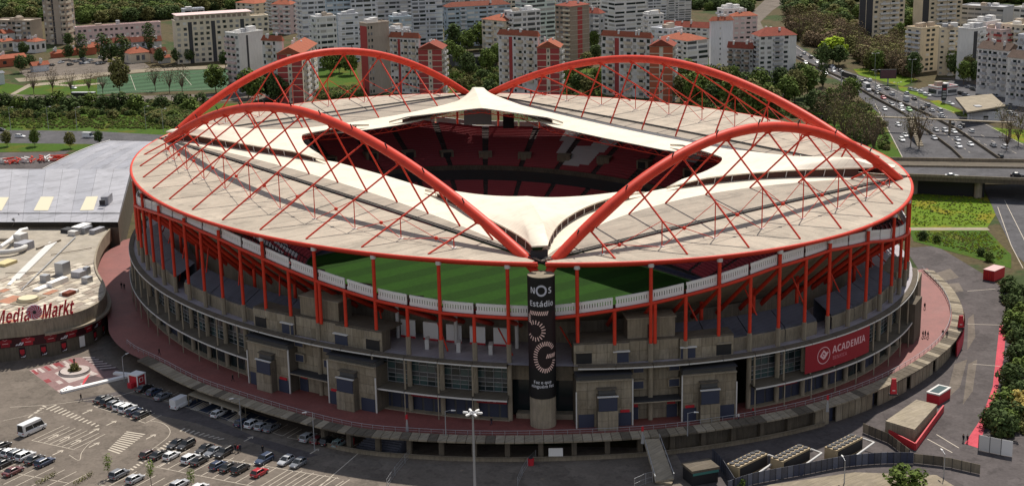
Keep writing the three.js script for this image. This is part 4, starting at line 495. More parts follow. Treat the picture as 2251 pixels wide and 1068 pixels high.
// roof sheets and clutter
{ const o = [-34,124.25], ax = HD + 0.1; const sh = [mat([0.72, 0.64, 0.52], 0.9, T.concrete), mat([0.52, 0.46, 0.39], 0.9, T.concrete), mat([0.8, 0.73, 0.62], 0.9, T.concrete), mat([0.45, 0.38, 0.32], 0.9, T.concrete), mat([0.6, 0.3, 0.2], 0.9, T.concrete)];
  const c = Math.cos(ax), s = Math.sin(ax), W = (u, v) => [o[0] + u * c + v * s, o[1] - u * s + v * c];
  for (let i = -22; i < 24; i++) for (let j = -26; j < 10; j++) { const q = W(i * 3.1 + (j % 2) * 1.4, j * 2.2); const cs = [[1.55, 0], [-1.55, 0], [0, 1.1], [0, -1.1]].every(d => inside(W(i * 3.1 + (j % 2) * 1.4 + d[0] * 1.15, j * 2.2 + d[1] * 1.15), SHP)); if (!cs || q[0] < -75) continue; part(shop, 'roof_sheet', new G().obox(q[0], SHH - 0.42, q[1], rr(2.6, 3.04), rr(0.05, 0.14), rr(1.7, 2.14), ax), rnd() < 0.025 ? sh[4] : pick(sh.slice(0, 4))); }
  const bx = (n, px, w, h, d, m, yaw = ax, y = SHH - 0.38) => part(shop, n, new G().obox(px[0], y, px[1], w, h, d, yaw), m);
  bx('roof_unit', [-67.03,96.12], 3.2, 3.4, 2.6, M.steel); bx('roof_unit', [-99.72,94.65], 4.5, 2.2, 3.4, M.greyRoof); bx('roof_unit', [-106.4,93.15], 3.2, 3.1, 2.6, M.offwhite); bx('roof_unit', [-62.63,93.13], 4, 1.5, 3, M.greyRoof); bx('roof_unit', [-106.36,76.93], 4, 1.3, 2.6, M.offwhite); bx('roof_unit', [-55.16,94.29], 2.2, 1.6, 2, M.steel); bx('roof_unit', [-62.67,91.23], 1.4, 2.1, 1.4, M.steel); bx('roof_unit', [-58.74,100.82], 6.4, 1.3, 1.9, M.white); bx('roof_unit', [-63.41,102.31], 1.8, 1.9, 2, M.steel); bx('roof_unit', [-106.61,74.04], 3.4, 1.8, 3, M.steel); bx('roof_unit', [-104.12,71.29], 5, 1.2, 2, M.greyRoof); bx('roof_unit', [-110.56,77.61], 3.2, 1.1, 3, M.dark);
  bx('cable_tray', [-85.68,96.84], 38, 0.35, 2.2, M.offwhite, 2.52); bx('cable_tray', [-80.96,100.47], 36, 0.3, 1.0, M.white, 2.52); bx('cable_tray', [-65.78,101.17], 18, 0.3, 0.6, M.taupe); bx('cable_tray', [-99.5,87.74], 10, 0.5, 0.7, M.taupe);
  bx('white_panel', [-108,74.37], 5.5, 0.25, 3, M.white, ax, 11); bx('white_panel', [-57.44,105.53], 4.4, 0.5, 2.2, M.white); bx('roof_patch', [-53.18,115.05], 6, 0.16, 4, sh[4]); bx('roof_patch', [-52.64,104.96], 4, 0.16, 2, sh[4]); bx('roof_kerb', [-48.33,101.87], 4.2, 0.8, 3, M.offwhite); bx('roof_planter', [-47.54,102.18], 3, 0.9, 2, M.tilesD); bx('roof_panel_yellow', [-87.33,104.2], 5, 0.8, 3.4, mat([0.6, 0.5, 0.26], 0.8));
  { const p = [-49.47,112.01]; part(shop, 'round_skylight', new G().tube([[p[0], SHH - 0.3, p[1]], [p[0], SHH + 0.35, p[1]], [p[0], SHH + 0.55, p[1]]], [2.7, 2.7, 2.3], 28), mat([0.62, 0.55, 0.36], 0.7)); bx('skylight_base', p, 8, 0.2, 4.6, M.concrete); }
  { const dpts = (a, y) => a.map(p => [p[0], y, p[1]]); part(shop, 'air_duct', new G().tube(dpts(smooth([[-97.68,104.64],[-95.18,100.42],[-96.45,96.1],[-101.22,94.11],[-101.67,96.82]], 5), SHH + 0.9), 0.75, 8), M.offwhite); part(shop, 'air_duct', new G().tube(dpts([[-99.36,101.51],[-104.9,96.72],[-114.22,90.32],[-114.43,88.22]], SHH + 1.6), 0.6, 8), M.white); part(shop, 'air_duct', new G().tube(dpts([[-111.87,98.47],[-109.23,94.78]], SHH + 0.6), 0.6, 8), M.taupe); part(shop, 'roof_pipe', new G().tube(dpts([[-58.97,110.3],[-102.21,78.58]], SHH), 0.14, 5), M.steel); part(shop, 'roof_pipe', new G().tube(dpts([[-87.37,91.71],[-86.67,80.13]], SHH), 0.12, 5), M.taupe); part(shop, 'roof_pipe', new G().tube(dpts([[-77.5,107.9],[-66.44,92.85]], SHH), 0.12, 5), M.taupe); }
  for (const [p, r] of [[[-126.33,89.39], 1.7], [[-130.83,86.13], 1.5]]) { const dish = new THREE.SphereGeometry(r, 20, 8, 0, PI * 2, 0, PI * 0.32); dish.rotateX(-2.1); dish.translate(p[0], SHH + 1.9, p[1]); const d = part(shop, 'satellite_dish', dish, mat([0.42, 0.4, 0.36], 0.7)); part(d, 'dish_mast', new G().cyl(p[0], SHH - 0.4, p[1], 0.15, 1.9, 6), M.steel); }
}
{ // red roof lettering with a striped disc
  const font = await new FontLoader().loadAsync('fonts/droid/droid_sans_bold.typeface.json'); const sign = thing('shop_sign', 'large red rooftop lettering with a striped round emblem on the shop edge', 'sign');
  const a = [-34.53,125.78], m = [-32.02,118.16], b = [-30.26,108.07]; const word = (str, p, q, h) => { const g = new TextGeometry(str, { font, size: 1, depth: 0.14, curveSegments: 4 }); g.computeBoundingBox(); const w = g.boundingBox.max.x, L = Math.hypot(q[0] - p[0], q[1] - p[1]), mat4 = new THREE.Matrix4().set(L / w, 0.22 * h, 0, 0, 0, h, 0, 0, 0, 0, 2, 0, 0, 0, 0, 1); g.applyMatrix4(mat4); const o = part(sign, 'lettering', g, M.signRed, p[0], SHH + 0.1, p[1]); o.rotation.y = Math.atan2(-(q[1] - p[1]), q[0] - p[0]); };
  word('Media', a, m, 3.2); word('Markt', [-31.17,115.59], b, 3.5);
  const e = [-31.77,116.81], disc = part(sign, 'emblem', new G().tube([[0, 0, 0], [0, 0, 0.25]], 1.25, 28), mat([0.55, 0.42, 0.5], 0.6), e[0], SHH + 2.0, e[1], Math.atan2(-(b[1] - a[1]), b[0] - a[0])); for (let k = 0; k < 12; k++) { const t = k / 12 * 2 * PI, g = new G(); const P = (r, t2) => [Math.cos(t2) * r, Math.sin(t2) * r, 0.27]; for (let i = 0; i < 5; i++) { const r0 = 0.3 + i * 0.18, r1 = r0 + 0.18; g.quad(P(r0, t + i * 0.16), P(r1, t + i * 0.16 + 0.16), P(r1, t + i * 0.16 + 0.4), P(r0, t + i * 0.16 + 0.24)); } part(disc, 'emblem_ray', g, M.signRed); } part(disc, 'emblem_hub', new G().tube([[0, 0, 0.25], [0, 0, 0.33]], 0.3, 12), M.dark); disc.scale.setScalar(1.45);
  for (let k = 0; k < 6; k++) { const u = k / 5; part(sign, 'sign_leg', new G().bar([lerp(a[0], b[0], u), SHH - 0.3, lerp(a[1], b[1], u)], [lerp(a[0], b[0], u), SHH + 0.2, lerp(a[1], b[1], u)], 0.08, 4), M.dark); }
}
// ---------- sports halls with grey roofs ----------
{ const hall = thing('sports_hall', 'grey metal-roofed hall with three pale skylights and a box vent', 'hall'), y = 13; const A = [-214.54,86.31], B = [-165.93,33.2], C = [-110.81,61.1], D = [-151.3,105.47], E2 = [-103.46,64.91], F2 = [-142.73,108.15];
  const v = (p, h) => [p[0], h, p[1]]; const NP2 = 12; for (let i = 0; i < NP2; i++) { const u = i / NP2, w = (i + 1) / NP2 - 0.0008, L = (p, q, t) => [lerp(p[0], q[0], t), lerp(p[1], q[1], t)]; part(hall, 'roof_panel', new G().quad(v(L(D, C, u), 12.2), v(L(D, C, w), 12.2), v(L(A, B, w), 13), v(L(A, B, u), 13)), i % 3 ? M.greyRoof : M.greyRoofB); part(hall, 'eave_panel', new G().quad(v(L(F2, E2, u), 11.4), v(L(F2, E2, w), 11.4), v(L(D, C, w), 12.0), v(L(D, C, u), 12.0)), M.greyRoof); }
  part(hall, 'wall', new G().wall([F2, E2, C, B, A], 0, 11.3), M.concreteD); part(hall, 'fascia', new G().wall([F2, E2], 9.8, 11.35), M.dark); part(hall, 'gable_fill', new G().quad(v(E2, 11.3), v(C, 11.3), v(C, 12.2), v(E2, 11.4)).quad(v(C, 11.3), v(B, 11.3), v(B, 13), v(C, 12.2)), M.greyRoofB);
  for (const [p, q, r, s] of [[[-147.33,71.77], [-144.42,68.6], [-128.56,76.56], [-131.65,79.94]], [[-137.3,60.87], [-135.32,57.79], [-119.53,65.81], [-121.83,69.2]], [[-156.56,82.73], [-153.73,79.66], [-138.41,87.35], [-141.51,90.74]]]) part(hall, 'skylight', new G().quad(v(s, 12.33), v(r, 12.33), v(q, 12.62), v(p, 12.62)), mat([0.62, 0.56, 0.4], 0.5));
  const p = [-125.31,59]; const vb = part(hall, 'box_vent', new G().obox(p[0], 12.2, p[1], 2.2, 2.8, 6, 2.51 + PI / 2), M.greyRoofB); part(vb, 'vent_mouth', new G().obox([-120.29,62.52][0], 13.2, [-120.29,62.52][1], 1.7, 1.5, 0.6, 2.51 + PI / 2), M.black);
  part(hall, 'side_shade_sheet', new G().wall([[-146.13,46.72],[-173.47,28.9]], 0.2, 8), M.black); }  // flat black sheet, colour stands in for the shade of a recess
{ const hall = thing('arched_hall', 'grey arched-roof hall behind the flat grey hall', 'hall'); const L0 = [-203.24,50.47], L1 = [-176.9,22.27], c0 = [-217.67,18.92], c1 = [-195.9,-0.14], NA = 8, NB = 9;
  const f = (u, v) => { const h = 9.5 + 4 * Math.sin(v * PI / 2), a = [lerp(L0[0], L1[0], u), lerp(L0[1], L1[1], u)], b = [lerp(c0[0], c1[0], u), lerp(c0[1], c1[1], u)]; return [lerp(a[0], b[0], v), h, lerp(a[1], b[1], v)]; };
  for (let i = 0; i < NB; i++) { const g = new G(); for (let j = 0; j < NA; j++) g.quad(f(i / NB, j / NA), f((i + 1) / NB - 0.0015, j / NA), f((i + 1) / NB - 0.0015, (j + 1) / NA), f(i / NB, (j + 1) / NA)); part(hall, 'roof_panel', g, i % 2 ? M.greyRoof : M.greyRoofB); }
  const verge = new G(); for (let j = 0; j < NA; j++) { const a = f(0, j / NA), b = f(0, (j + 1) / NA); verge.quad([a[0], 0, a[2]], [b[0], 0, b[2]], b, a); } part(hall, 'end_wall', verge, M.concrete); part(hall, 'wall', new G().wall([L0, L1], 0, 9.5), M.concrete); part(hall, 'eave_trim', new G().tube([...Array(NA + 1)].map((_, j) => { const p = f(0, j / NA); return [p[0], p[1] + 0.1, p[2]]; }), 0.2, 6), M.offwhite); }
for (let k = 0; k < 16; k++) { const p = [lerp([-269.79,42.36][0], [-269.12,22.4][0], rnd()), lerp([-269.79,42.36][1], [-288.02,33.19][1], rnd())]; if (k < 9) { const g = thing('steel_stack', `stack of ${k % 3 ? 'red' : 'white'} steel frames in the yard behind the grey hall, ${ord(k)} from the left`, 'steel stack', [-269.79,42.36][0] + k * 1.2, 0, [-269.79,42.36][1] - k * 2.6, rr(0, 3), 'steel frames in the yard'); for (let j = 0; j < 5; j++) part(g, 'frame_bar', new G().obox(rr(-1, 1), 0.2 + j * 0.42, rr(-1, 1), rr(3, 5), 0.3, 0.4, rr(-0.6, 0.6)), k % 3 ? M.red : M.white); } }
struct('yard', new G().poly([[-267.43,54.71],[-301.52,43.45],[-277.65,18.18],[-281.75,8.88],[-248.12,34.04]], 0.004), M.asphaltD);

// ---------- roads, fields and greens round about ----------
const SG = (name, pts, m, y = 0.004) => struct(name, new G().poly(pts, y), m);
SG('meadow', [[-449.86,14.73],[-332.97,-92.8],[-256.67,-53.12],[-361.7,41.55]], M.grass);
SG('avenue', [[-368.67,39.43],[-313.37,-11.93],[-270.39,-38.76],[-242.83,-25.41],[-289.84,7.63],[-333.04,50.27]], M.road, 0.01);
SG('verge', [[-336.23,49.3],[-291.79,6.86],[-269.59,-13.69],[-262.18,-10.41],[-283.11,19.9],[-310.58,57.1]], M.grass, 0.014);
SG('street', [[-483.4,4.53],[-420.3,-36.71],[-390.19,-67.13],[-361.71,-107.75],[-341.96,-127.65],[-325.96,-118.61],[-340.23,-96.58],[-373.01,-59.52],[-449.86,14.73]], M.asphalt, 0.01);
SG('park_lawn', [[-533.56,-23.11],[-462,-38.04],[-472.12,-54.15],[-459.92,-79.74],[-406.01,-57.1],[-462.23,-0.39]], M.grass);
for (const p of [[[-443.09,-21.71],[-469.9,-40.93],[-468.89,-52.91],[-475.26,-78.34],[-467.75,-76.55],[-460.04,-50.77],[-460.93,-39.1],[-441.04,-23.78]], [[-465.69,-51.69],[-448.91,-57.55],[-446.61,-72.89],[-441.99,-70.95],[-442.79,-55.12],[-456.91,-49.57]]]) SG('footpath', p, M.concreteB, 0.012);
const field = SG('sports_field', [[-466.46,-77.82],[-464.26,-107.98],[-444.52,-146.59],[-426.15,-169.44],[-358.15,-131.54],[-376.17,-111.42],[-410.45,-54.63]], M.field, 0.008);
for (const l of [[[-461.39,-78.29],[-423.55,-162.29]], [[-415.1,-58.01],[-368.19,-131.85]], [[-461.14,-94.6],[-408.75,-74.61]], [[-448.5,-118.75],[-403.29,-103.12]], [[-403.29,-103.12],[-404.45,-99.82]]]) part(field, 'field_line', new G().path(l, 0.2, 0.02), M.line);
SG('gravel_lot', [[-519.32,-53.84],[-561.22,-89.54],[-523.34,-126.13],[-481.17,-115.65],[-475.53,-96.89],[-484.02,-76.7],[-491.22,-48.74]], M.asphalt, 0.008);
SG('lane', [[-496.79,-43.22],[-484.02,-76.7],[-477.73,-114.09],[-457.06,-151.62],[-447.1,-146.51],[-465.92,-108.73],[-472.35,-71.99],[-481.61,-40.26]], M.concrete, 0.012);
SG('hill_lawn', [[-423.85,-191.47],[-408.72,-206.19],[-304.09,-146.46],[-319.99,-130.37]], M.grass); SG('green_bank', [[-356.02,-233.21],[-336.08,-252.73],[-268.57,-201.58],[-286.2,-183.82]], M.grass);
SG('park_lawn', [[-310.48,-277.78],[-294.65,-293.28],[-212.11,-221.23],[-225.57,-207.54]], M.grass);
const hw = SG('highway', [[-299.36,-445.97],[-225.29,-389.45],[-189.62,-371.38],[-164.24,-358.12],[-111.83,-328.48],[-68.29,-306.5],[-11.55,-269.92],[11.43,-234.8],[-9.12,-212.76],[-35.6,-244.5],[-67.27,-269.93],[-92.01,-289.91],[-132.14,-316.86],[-176.48,-345.95],[-260.2,-400.65]], M.road, 0.012);
SG('slip_road', [[-159.93,-340.14],[-132.14,-316.86],[-92.01,-289.91],[-67.27,-269.93],[-35.6,-244.5],[-8.03,-213.92],[-21.66,-199.3],[-62.25,-242.84],[-105.16,-287.65],[-158.51,-331.71]], M.road, 0.008);
SG('far_highway', [[-477.77,-646.42],[-423.58,-564.71],[-380.59,-505.77],[-324.04,-452.75],[-334.17,-443.29],[-402.45,-514.77],[-492.26,-634.03]], M.asphalt, 0.008);
SG('station_yard', [[-132.71,-338.45],[-137.05,-363.02],[-143.48,-408.16],[-79.5,-373.78],[-27.01,-293.54],[-63.05,-311.91],[-108.42,-331.95]], M.road, 0.006);
SG('side_street', [[-149.78,-387.05],[-131.86,-388.28],[-62.53,-347.83],[-79.5,-373.78],[-137.64,-407.52]], M.asphalt, 0.009);
for (const [p, m] of [[[[-199.03,-382.3],[-194.18,-396.21],[-153.34,-377.24],[-145.41,-354.67],[-163.12,-361.29],[-183.51,-368.65]], M.grassY], [[[-146.93,-353.14],[-141.4,-354.73],[-117.15,-337.49],[-115.82,-333.39],[-139.3,-345.16]], M.grassY], [[[-110.55,-329.78],[-109.22,-334.69],[-73.5,-310.57],[-72.87,-304.9],[-100.99,-322.05]], M.grassY], [[[-53.28,-294.75],[-32.47,-301.9],[-14.04,-273.72],[-27.84,-276.3]], M.grassY], [[[-128.91,-305.82],[-105.16,-287.65],[-62.25,-242.84],[-34.07,-213.9],[-48.88,-198.11],[-126.37,-265.87]], M.grass]]) SG('verge', p, m, 0.018);
SG('grass_knoll', [[-4.07,-175.49],[13.93,-195],[35.55,-170.91],[43.97,-154.14],[28.06,-136.59]], M.grassY, 0.012);
SG('verge', [[30.16,-133.89],[45.95,-151.33],[67.14,-132.72],[75.43,-120.59],[39.17,-124.43]], M.grass, 0.012); SG('footpath', [[28.06,-136.59],[43.97,-154.14],[46.49,-151.93],[30.16,-133.89]], M.concreteB, 0.016);
SG('curved_road', [[9.83,-200.81],[19.78,-222.04],[89.19,-115.95],[68,-133.68],[37.31,-168.38]], M.road, 0.014);
for (const l of [[[30.42,-179.01],[61.31,-141.26],[77.58,-123]], [[26.31,-188.71],[50.22,-161.04],[64.37,-144.66]]]) part(hw, 'road_line', new G().path(l, 0.2, 0.03), M.line);
for (const l of [[[-251.28,-398.97],[-179.35,-349.33],[-134.57,-319.86],[-94.09,-292.57],[-69.13,-272.37],[-37.74,-247.4]], [[-287.19,-434.44],[-221.92,-385.55],[-186.61,-367.77],[-161.48,-354.72],[-109.56,-325.49],[-66.38,-303.82],[-23.37,-273.01]], [[-122.99,-306.56],[-68.6,-250],[-40.36,-220.59]]]) part(hw, 'road_line', new G().path(smooth(l, 4), 0.25, 0.03), M.line);
for (const l of [[[-255.43,-410.43],[-193.42,-369.85],[-140.6,-340.01],[-91.7,-309.67],[-9.88,-252.96]], [[-226.66,-383.33],[-170.36,-345.87],[-120.35,-314.53],[-68.56,-278.86],[-25.06,-243.03]], [[-210.52,-375.62],[-149.41,-340.83],[-84.82,-300.51],[-28.12,-258.85]]]) for (let i = 0; i + 1 < l.length; i++) for (let k = 0; k < 9; k++) part(hw, 'road_line', new G().path([[lerp(l[i][0], l[i + 1][0], k / 9), lerp(l[i][1], l[i + 1][1], k / 9)], [lerp(l[i][0], l[i + 1][0], (k + 0.4) / 9), lerp(l[i][1], l[i + 1][1], (k + 0.4) / 9)]], 0.22, 0.03), M.line);
function barrier(label, pts, h, m, w = 0.35) { const b = thing('road_barrier', label, 'barrier'); for (let i = 0; i + 1 < pts.length; i++) { const a = pts[i], c = pts[i + 1], l = Math.hypot(c[0] - a[0], c[1] - a[1]); part(b, 'barrier_section', new G().obox((a[0] + c[0]) / 2, 0, (a[1] + c[1]) / 2, l - 0.1, h, w, Math.atan2(-(c[1] - a[1]), c[0] - a[0])), m); } }
barrier('dark central barrier along the highway', [[-248.52,-394.03],[-211.73,-369.85],[-183.23,-353.91],[-156.61,-339.5],[-135.22,-326.58],[-106.41,-309.68],[-82.26,-295.22],[-56.14,-277.21],[-26.93,-253.67],[-12.29,-241.89]], 1.1, M.concreteD);
barrier('dark barrier between highway and slip road', [[-167.58,-342.54],[-132.95,-317.86],[-111.98,-303.99],[-92.01,-289.91],[-67.27,-269.93],[-51.2,-257.18],[-35.6,-244.5],[-19.86,-230.23]], 1.1, M.concreteD);
// pink painted walk and paler road patches at the right
SG('pink_walk', [[103.31,-74.87],[103.77,-77.03],[118.49,-54.56],[128.2,-38.48],[145.91,-6.38],[142.8,-6.28],[136.75,-20.49],[127.43,-37.59]], M.pinkWalk, 0.02);
for (const l of [[[80.54,-93.4],[84.17,-100.66]], [[97.3,-70.19],[104.26,-76.5]], [[115.76,-46.66],[120.68,-50]], [[136.3,-5.94],[143.5,-3.55]], [[136.6,-2.62],[144.02,-0.66]]]) part(hw, 'road_line', new G().path(l, 0.22, 0.03), M.line);
for (const p of [[[94.81,-74.01],[93.46,-78.13],[104.5,-63.45],[109.24,-53.64]], [[113.07,-43.57],[113.08,-48.32],[122.81,-32.24],[125.83,-23.03]], [[115.09,-45.89],[114.57,-50.04],[126.29,-31.97],[129.82,-23.57]], [[64.55,-101.52],[64.25,-108.05],[71.36,-102.44],[70.66,-96.37]], [[71.3,-92.53],[74.52,-98.11],[79.91,-92.69],[78.03,-87.43]]]) part(hw, 'pale_patch', new G().poly(p, 0.012), M.asphalt);
SG('kerb_strip', [[134.41,56.57],[131.29,37.93],[137.86,21.14],[148.6,10.43],[155.2,12.48],[163.29,22.26]], M.concrete, 0.02);

// ---------- apartment blocks and houses ----------
const winU = new G().box(-0.5, 0, -0.1, 0.5, 1, 0.07).geo(), panU = new G().box(-0.5, 0, -0.1, 0.5, 1, 0.1).geo(), balU = (() => { const g = new G(); g.box(-0.5, -0.06, 0, 0.5, 0, 1); g.box(-0.5, 0, 0.9, 0.5, 0.34, 1); g.box(-0.5, 0, 0, -0.46, 0.34, 0.9); g.box(0.46, 0, 0, 0.5, 0.34, 0.9); return g.geo(); })(), boxU = new G().box(-0.5, 0, -0.5, 0.5, 1, 0.5).geo();
const WM = [M.glass, mat([0.05, 0.055, 0.06], 0.3), mat([0.1, 0.1, 0.1], 0.5), mat([0.16, 0.17, 0.19], 0.3), mat([0.4, 0.38, 0.35], 0.7), mat([0.62, 0.6, 0.56], 0.7)];
const C = { white: mat([0.8, 0.78, 0.75], 0.9, T.plaster), cream: mat([0.74, 0.65, 0.51], 0.9, T.plaster), beige: mat([0.5, 0.42, 0.34], 0.9, T.plaster), grey: mat([0.5, 0.5, 0.51], 0.9, T.plaster), blue: mat([0.46, 0.55, 0.62], 0.9, T.plaster), green: mat([0.6, 0.7, 0.64], 0.9, T.plaster), brown: mat([0.36, 0.28, 0.22], 0.9, T.plaster), pink: mat([0.76, 0.58, 0.55], 0.9, T.plaster), brick: mat([0.46, 0.09, 0.085], 0.9, T.plaster), orange: mat([0.52, 0.16, 0.09], 0.9, T.plaster), dark: mat([0.08, 0.08, 0.085], 0.9, T.plaster), yellow: mat([0.78, 0.66, 0.48], 0.9, T.plaster), pale: mat([0.7, 0.71, 0.74], 0.9, T.plaster) };
const WT = { w: 1, B: 1.5, W: 1.8, P: 2.4, i: 0.9, s: 0.7, '.': 1, b: 2.6, o: 1, R: 0.9 };
function face(root, len, H, floors, pat, o, place) { // place(mesh, along, y)
  const ww = rr(0.45, 0.72), wh = rr(0.38, 0.55), wy = rr(0.24, 0.34);
  const tot = [...pat].reduce((a, c) => a + WT[c], 0), fh = (H - (o.base ?? 0)) / floors; let x = 0;
  for (const ch of pat) { const w = WT[ch] / tot * len, cx = x + w / 2; x += w; if (ch === '.' || ch === 'b') continue;
    if (ch === 's' || ch === 'R') { const m = new THREE.Mesh(panU, ch === 's' ? C.dark : C.brick); m.name = 'facade_strip'; m.scale.set(w * 0.9, H * 0.97, 1); place(m, cx, 0); root.add(m); continue; }
    for (let f = 0; f < floors; f++) { const y = (o.base ?? 0) + f * fh; if (o.skip && rnd() < o.skip) continue;
      if (ch === 'P') { const m = new THREE.Mesh(panU, o.panel || C.brick); m.name = 'facade_panel'; m.scale.set(w * 0.96, fh * 0.86, 1); place(m, cx, y + fh * 0.05); root.add(m); continue; }
      const win = new THREE.Mesh(winU, WM[Math.floor(rnd() ** 1.5 * 6)]); win.name = 'window'; win.scale.set(ch === 'W' ? w * 0.86 : ch === 'i' ? w * 0.4 : Math.min(w * ww, 2.1), fh * (ch === 'B' ? 0.62 : wh), 1); place(win, cx + rr(-0.08, 0.08) * w, y + fh * (ch === 'B' ? 0.05 : wy)); root.add(win);
      if (ch === 'B') { const m = new THREE.Mesh(balU, o.bal || C.white); m.name = 'balcony'; m.scale.set(w * 0.92, fh, 1.2); place(m, cx, y + 0.05); root.add(m); } } }
}
function block(name, label, b, floors, wall, left, right, o = {}) {
  const [x, z, H, Ll, Lr, yaw] = b, r = thing(name, label, 'building', x, 0, z, yaw);
  part(r, 'wall', new G().box(0, 0, -Ll, Lr, H, 0), wall);
  if (o.bands) for (let f = 1; f <= floors; f++) { const y = f * H / floors - 0.25; part(r, 'floor_band', new G().box(-0.12, y, -Ll - 0.1, Lr + 0.1, y + 0.28, 0.12), o.bands); }
  face(r, Ll, H, floors, left, o, (m, s, y) => { m.position.set(0, y, -Ll + s); m.rotation.y = -PI / 2; });
  face(r, Lr, H, floors, right, { ...o, panel: o.panelR || o.panel }, (m, s, y) => m.position.set(s, y, 0));
  if (o.roof === 'hip' || o.roof === 'gable') { const e = 0.5, h = o.rise ?? 3, alongX = Lr > Ll, X0 = -e, X1 = Lr + e, Z0 = -Ll - e, Z1 = e, k = o.roof === 'hip' ? Math.min(Lr, Ll) / 2 : 0, g = new G(); let a, c; if (alongX) { a = [X0 + k, H + h, (Z0 + Z1) / 2]; c = [X1 - k, H + h, (Z0 + Z1) / 2]; g.quad([X0, H, Z1], [X1, H, Z1], c, a).quad([X1, H, Z0], [X0, H, Z0], a, c).tri([X1, H, Z1], [X1, H, Z0], c).tri([X0, H, Z0], [X0, H, Z1], a); } else { a = [(X0 + X1) / 2, H + h, Z0 + k]; c = [(X0 + X1) / 2, H + h, Z1 - k]; g.quad([X0, H, Z0], [X0, H, Z1], c, a).quad([X1, H, Z1], [X1, H, Z0], a, c).tri([X0, H, Z1], [X1, H, Z1], c).tri([X1, H, Z0], [X0, H, Z0], a); }
    g.quad([X0, H - 0.02, Z1], [X0, H - 0.02, Z0], [X1, H - 0.02, Z0], [X1, H - 0.02, Z1]); const rf = part(r, 'roof', g, o.tiles || M.tiles); for (let q = 0; q < 3; q++) part(rf, 'chimney', boxU, C.white, lerp(0.2, 0.8, rnd()) * Lr, H + h * 0.4, -lerp(0.2, 0.8, rnd()) * Ll).scale.set(1, rr(1.8, 3), 0.8); }
  else { const g = new G(); for (const [x0, z0, x1, z1] of [[-0.15, -0.35, Lr + 0.15, 0.15], [-0.15, -Ll - 0.15, Lr + 0.15, -Ll + 0.35], [-0.15, -Ll + 0.35, 0.35, -0.35], [Lr - 0.35, -Ll + 0.35, Lr + 0.15, -0.35]]) g.box(x0, H + 0.01, z0, x1, H + 0.7, z1); part(r, 'parapet', g, wall); for (let q = 0; q < (o.boxes ?? 3); q++) part(r, 'roof_house', boxU, pick([C.white, C.grey, C.beige]), lerp(0.15, 0.85, (q + 0.5) / 3) * Lr, H, -lerp(0.3, 0.7, rnd()) * Ll).scale.set(rr(2, 4.5), rr(1.6, 3), rr(2, 4)); }
  return r;
}
const Tl = M.tiles, Td = M.tilesD, Tb = M.tilesB;
block('tower_block', 'tall brown tower block rising out of frame above the villas', [-620.52,-122.14,70.46,15.16,12.4,2.29], 19, C.beige, 'w.Bs..iB', 'Bw', { bal: C.cream, bands: C.beige });
block('apartment_block', 'long grey-beige low block left of the tall brown tower', [-655.27,-111.23,12.72,28.3,12.95,2.19], 4, C.beige, 'wwBwwBww', 'b');
block('apartment_block', 'long pink terraced building with white roof behind the cypresses', [-606.56,-123.19,11.19,6.21,52.91,1.34], 3, C.pink, '.', 'wwwwwwwwwwwwwwww', { boxes: 2 });
{ const b = block('apartment_block', 'big cream slab block with dark vertical strips beside the sports field', [-481.74,-132.61,24.09,8.99,54.16,1.31], 8, C.cream, 'b', 'wwswwwswwwwswwww', { boxes: 0 }); const H = [-481.74,-132.61,24.09,8.99,54.16,1.31][2]; part(b, 'penthouse', new G().box(2, H + 0.01, -14, 44, H + 3, -1.5), C.cream); for (let k = 0; k < 13; k++) { const m = part(b, 'penthouse_window', winU, C.brown, 4 + k * 3.05, H + 0.8, -1.5); m.scale.set(2, 1.6, 1); } part(b, 'penthouse_roof', new G().box(1.2, H + 3, -15, 45, H + 3.3, -0.6), C.pink); }
block('apartment_block', 'white and grey block with a dark stair strip left of the first red gable', [-358.59,-108.9,29.44,10.32,15.55,1.76], 10, C.white, 'BBw', 'bsbb', { bal: C.pink });
const GAB = [['first', [-330.61,-117.7,27.93,11.02,1.78,2.12], [-312.11,-117.72,23.52,12.01,37.67,2.42]], ['second', [-293.63,-172.43,27.39,16.22,1.78,2.03], [-284.54,-179.66,22.23,11.73,14.07,2.36]], ['third', [-249.39,-211.29,28.5,22.06,1.76,1.95], [-237.97,-215.26,23.72,10.74,12.5,2.33]], ['fourth', [-205.57,-244.32,28.37,26.81,1.83,1.9], [-190.94,-244.55,25.84,10.88,12.17,2.26]]];
for (const [n, w, g] of GAB) { block('apartment_block', `white balconied wing attached behind the ${n} red-panelled gable from the left`, w, 9, C.white, n === 'first' ? 'wBwB' : 'wBRwBwBw', 'b', { bal: C.cream, roof: 'hip', tiles: Tl, rise: 2.5, skip: 0.06 });
  block('gable_block', `${n} apartment block from the left with red-panelled gable end`, g, 8, C.cream, 'PiP', 'wBwBw', { panel: n === 'fourth' ? C.orange : C.brick, bal: C.white, roof: 'gable', tiles: n === 'second' || n === 'fourth' ? Tb : Tl, rise: 3.2 }); }
block('apartment_block', 'tall grey block with a brick-red side between first and second red gables', [-310.23,-153.74,34.3,7.15,12.39,1.54], 11, C.beige, 'R', 'iwbb', { boxes: 2 });
block('tower_block', 'slim brown tower with a red stripe behind the third red gable', [-305.25,-278.21,33.54,11.42,14.54,1.66], 13, C.brown, 'wwB', 'bRRb', { bal: C.cream, bands: C.beige, roof: 'hip', rise: 2, tiles: Tb });
block('apartment_block', 'pale white block at the top left of the back row', [-467.36,-207.11,36.39,12.53,13.43,1.32], 13, C.pale, 'B', 'WWwW', { bands: C.white });
block('apartment_block', 'light blue block second in the back row', [-463.6,-221.75,34.48,3.92,14.45,1.25], 12, C.blue, 'b', 'WwWW', { bands: C.pale });
block('apartment_block', 'white narrow block third in the back row', [-456.22,-234.37,33.48,3.93,15.04,1.23], 12, C.pale, 'b', 'wWWw', { bands: C.white });
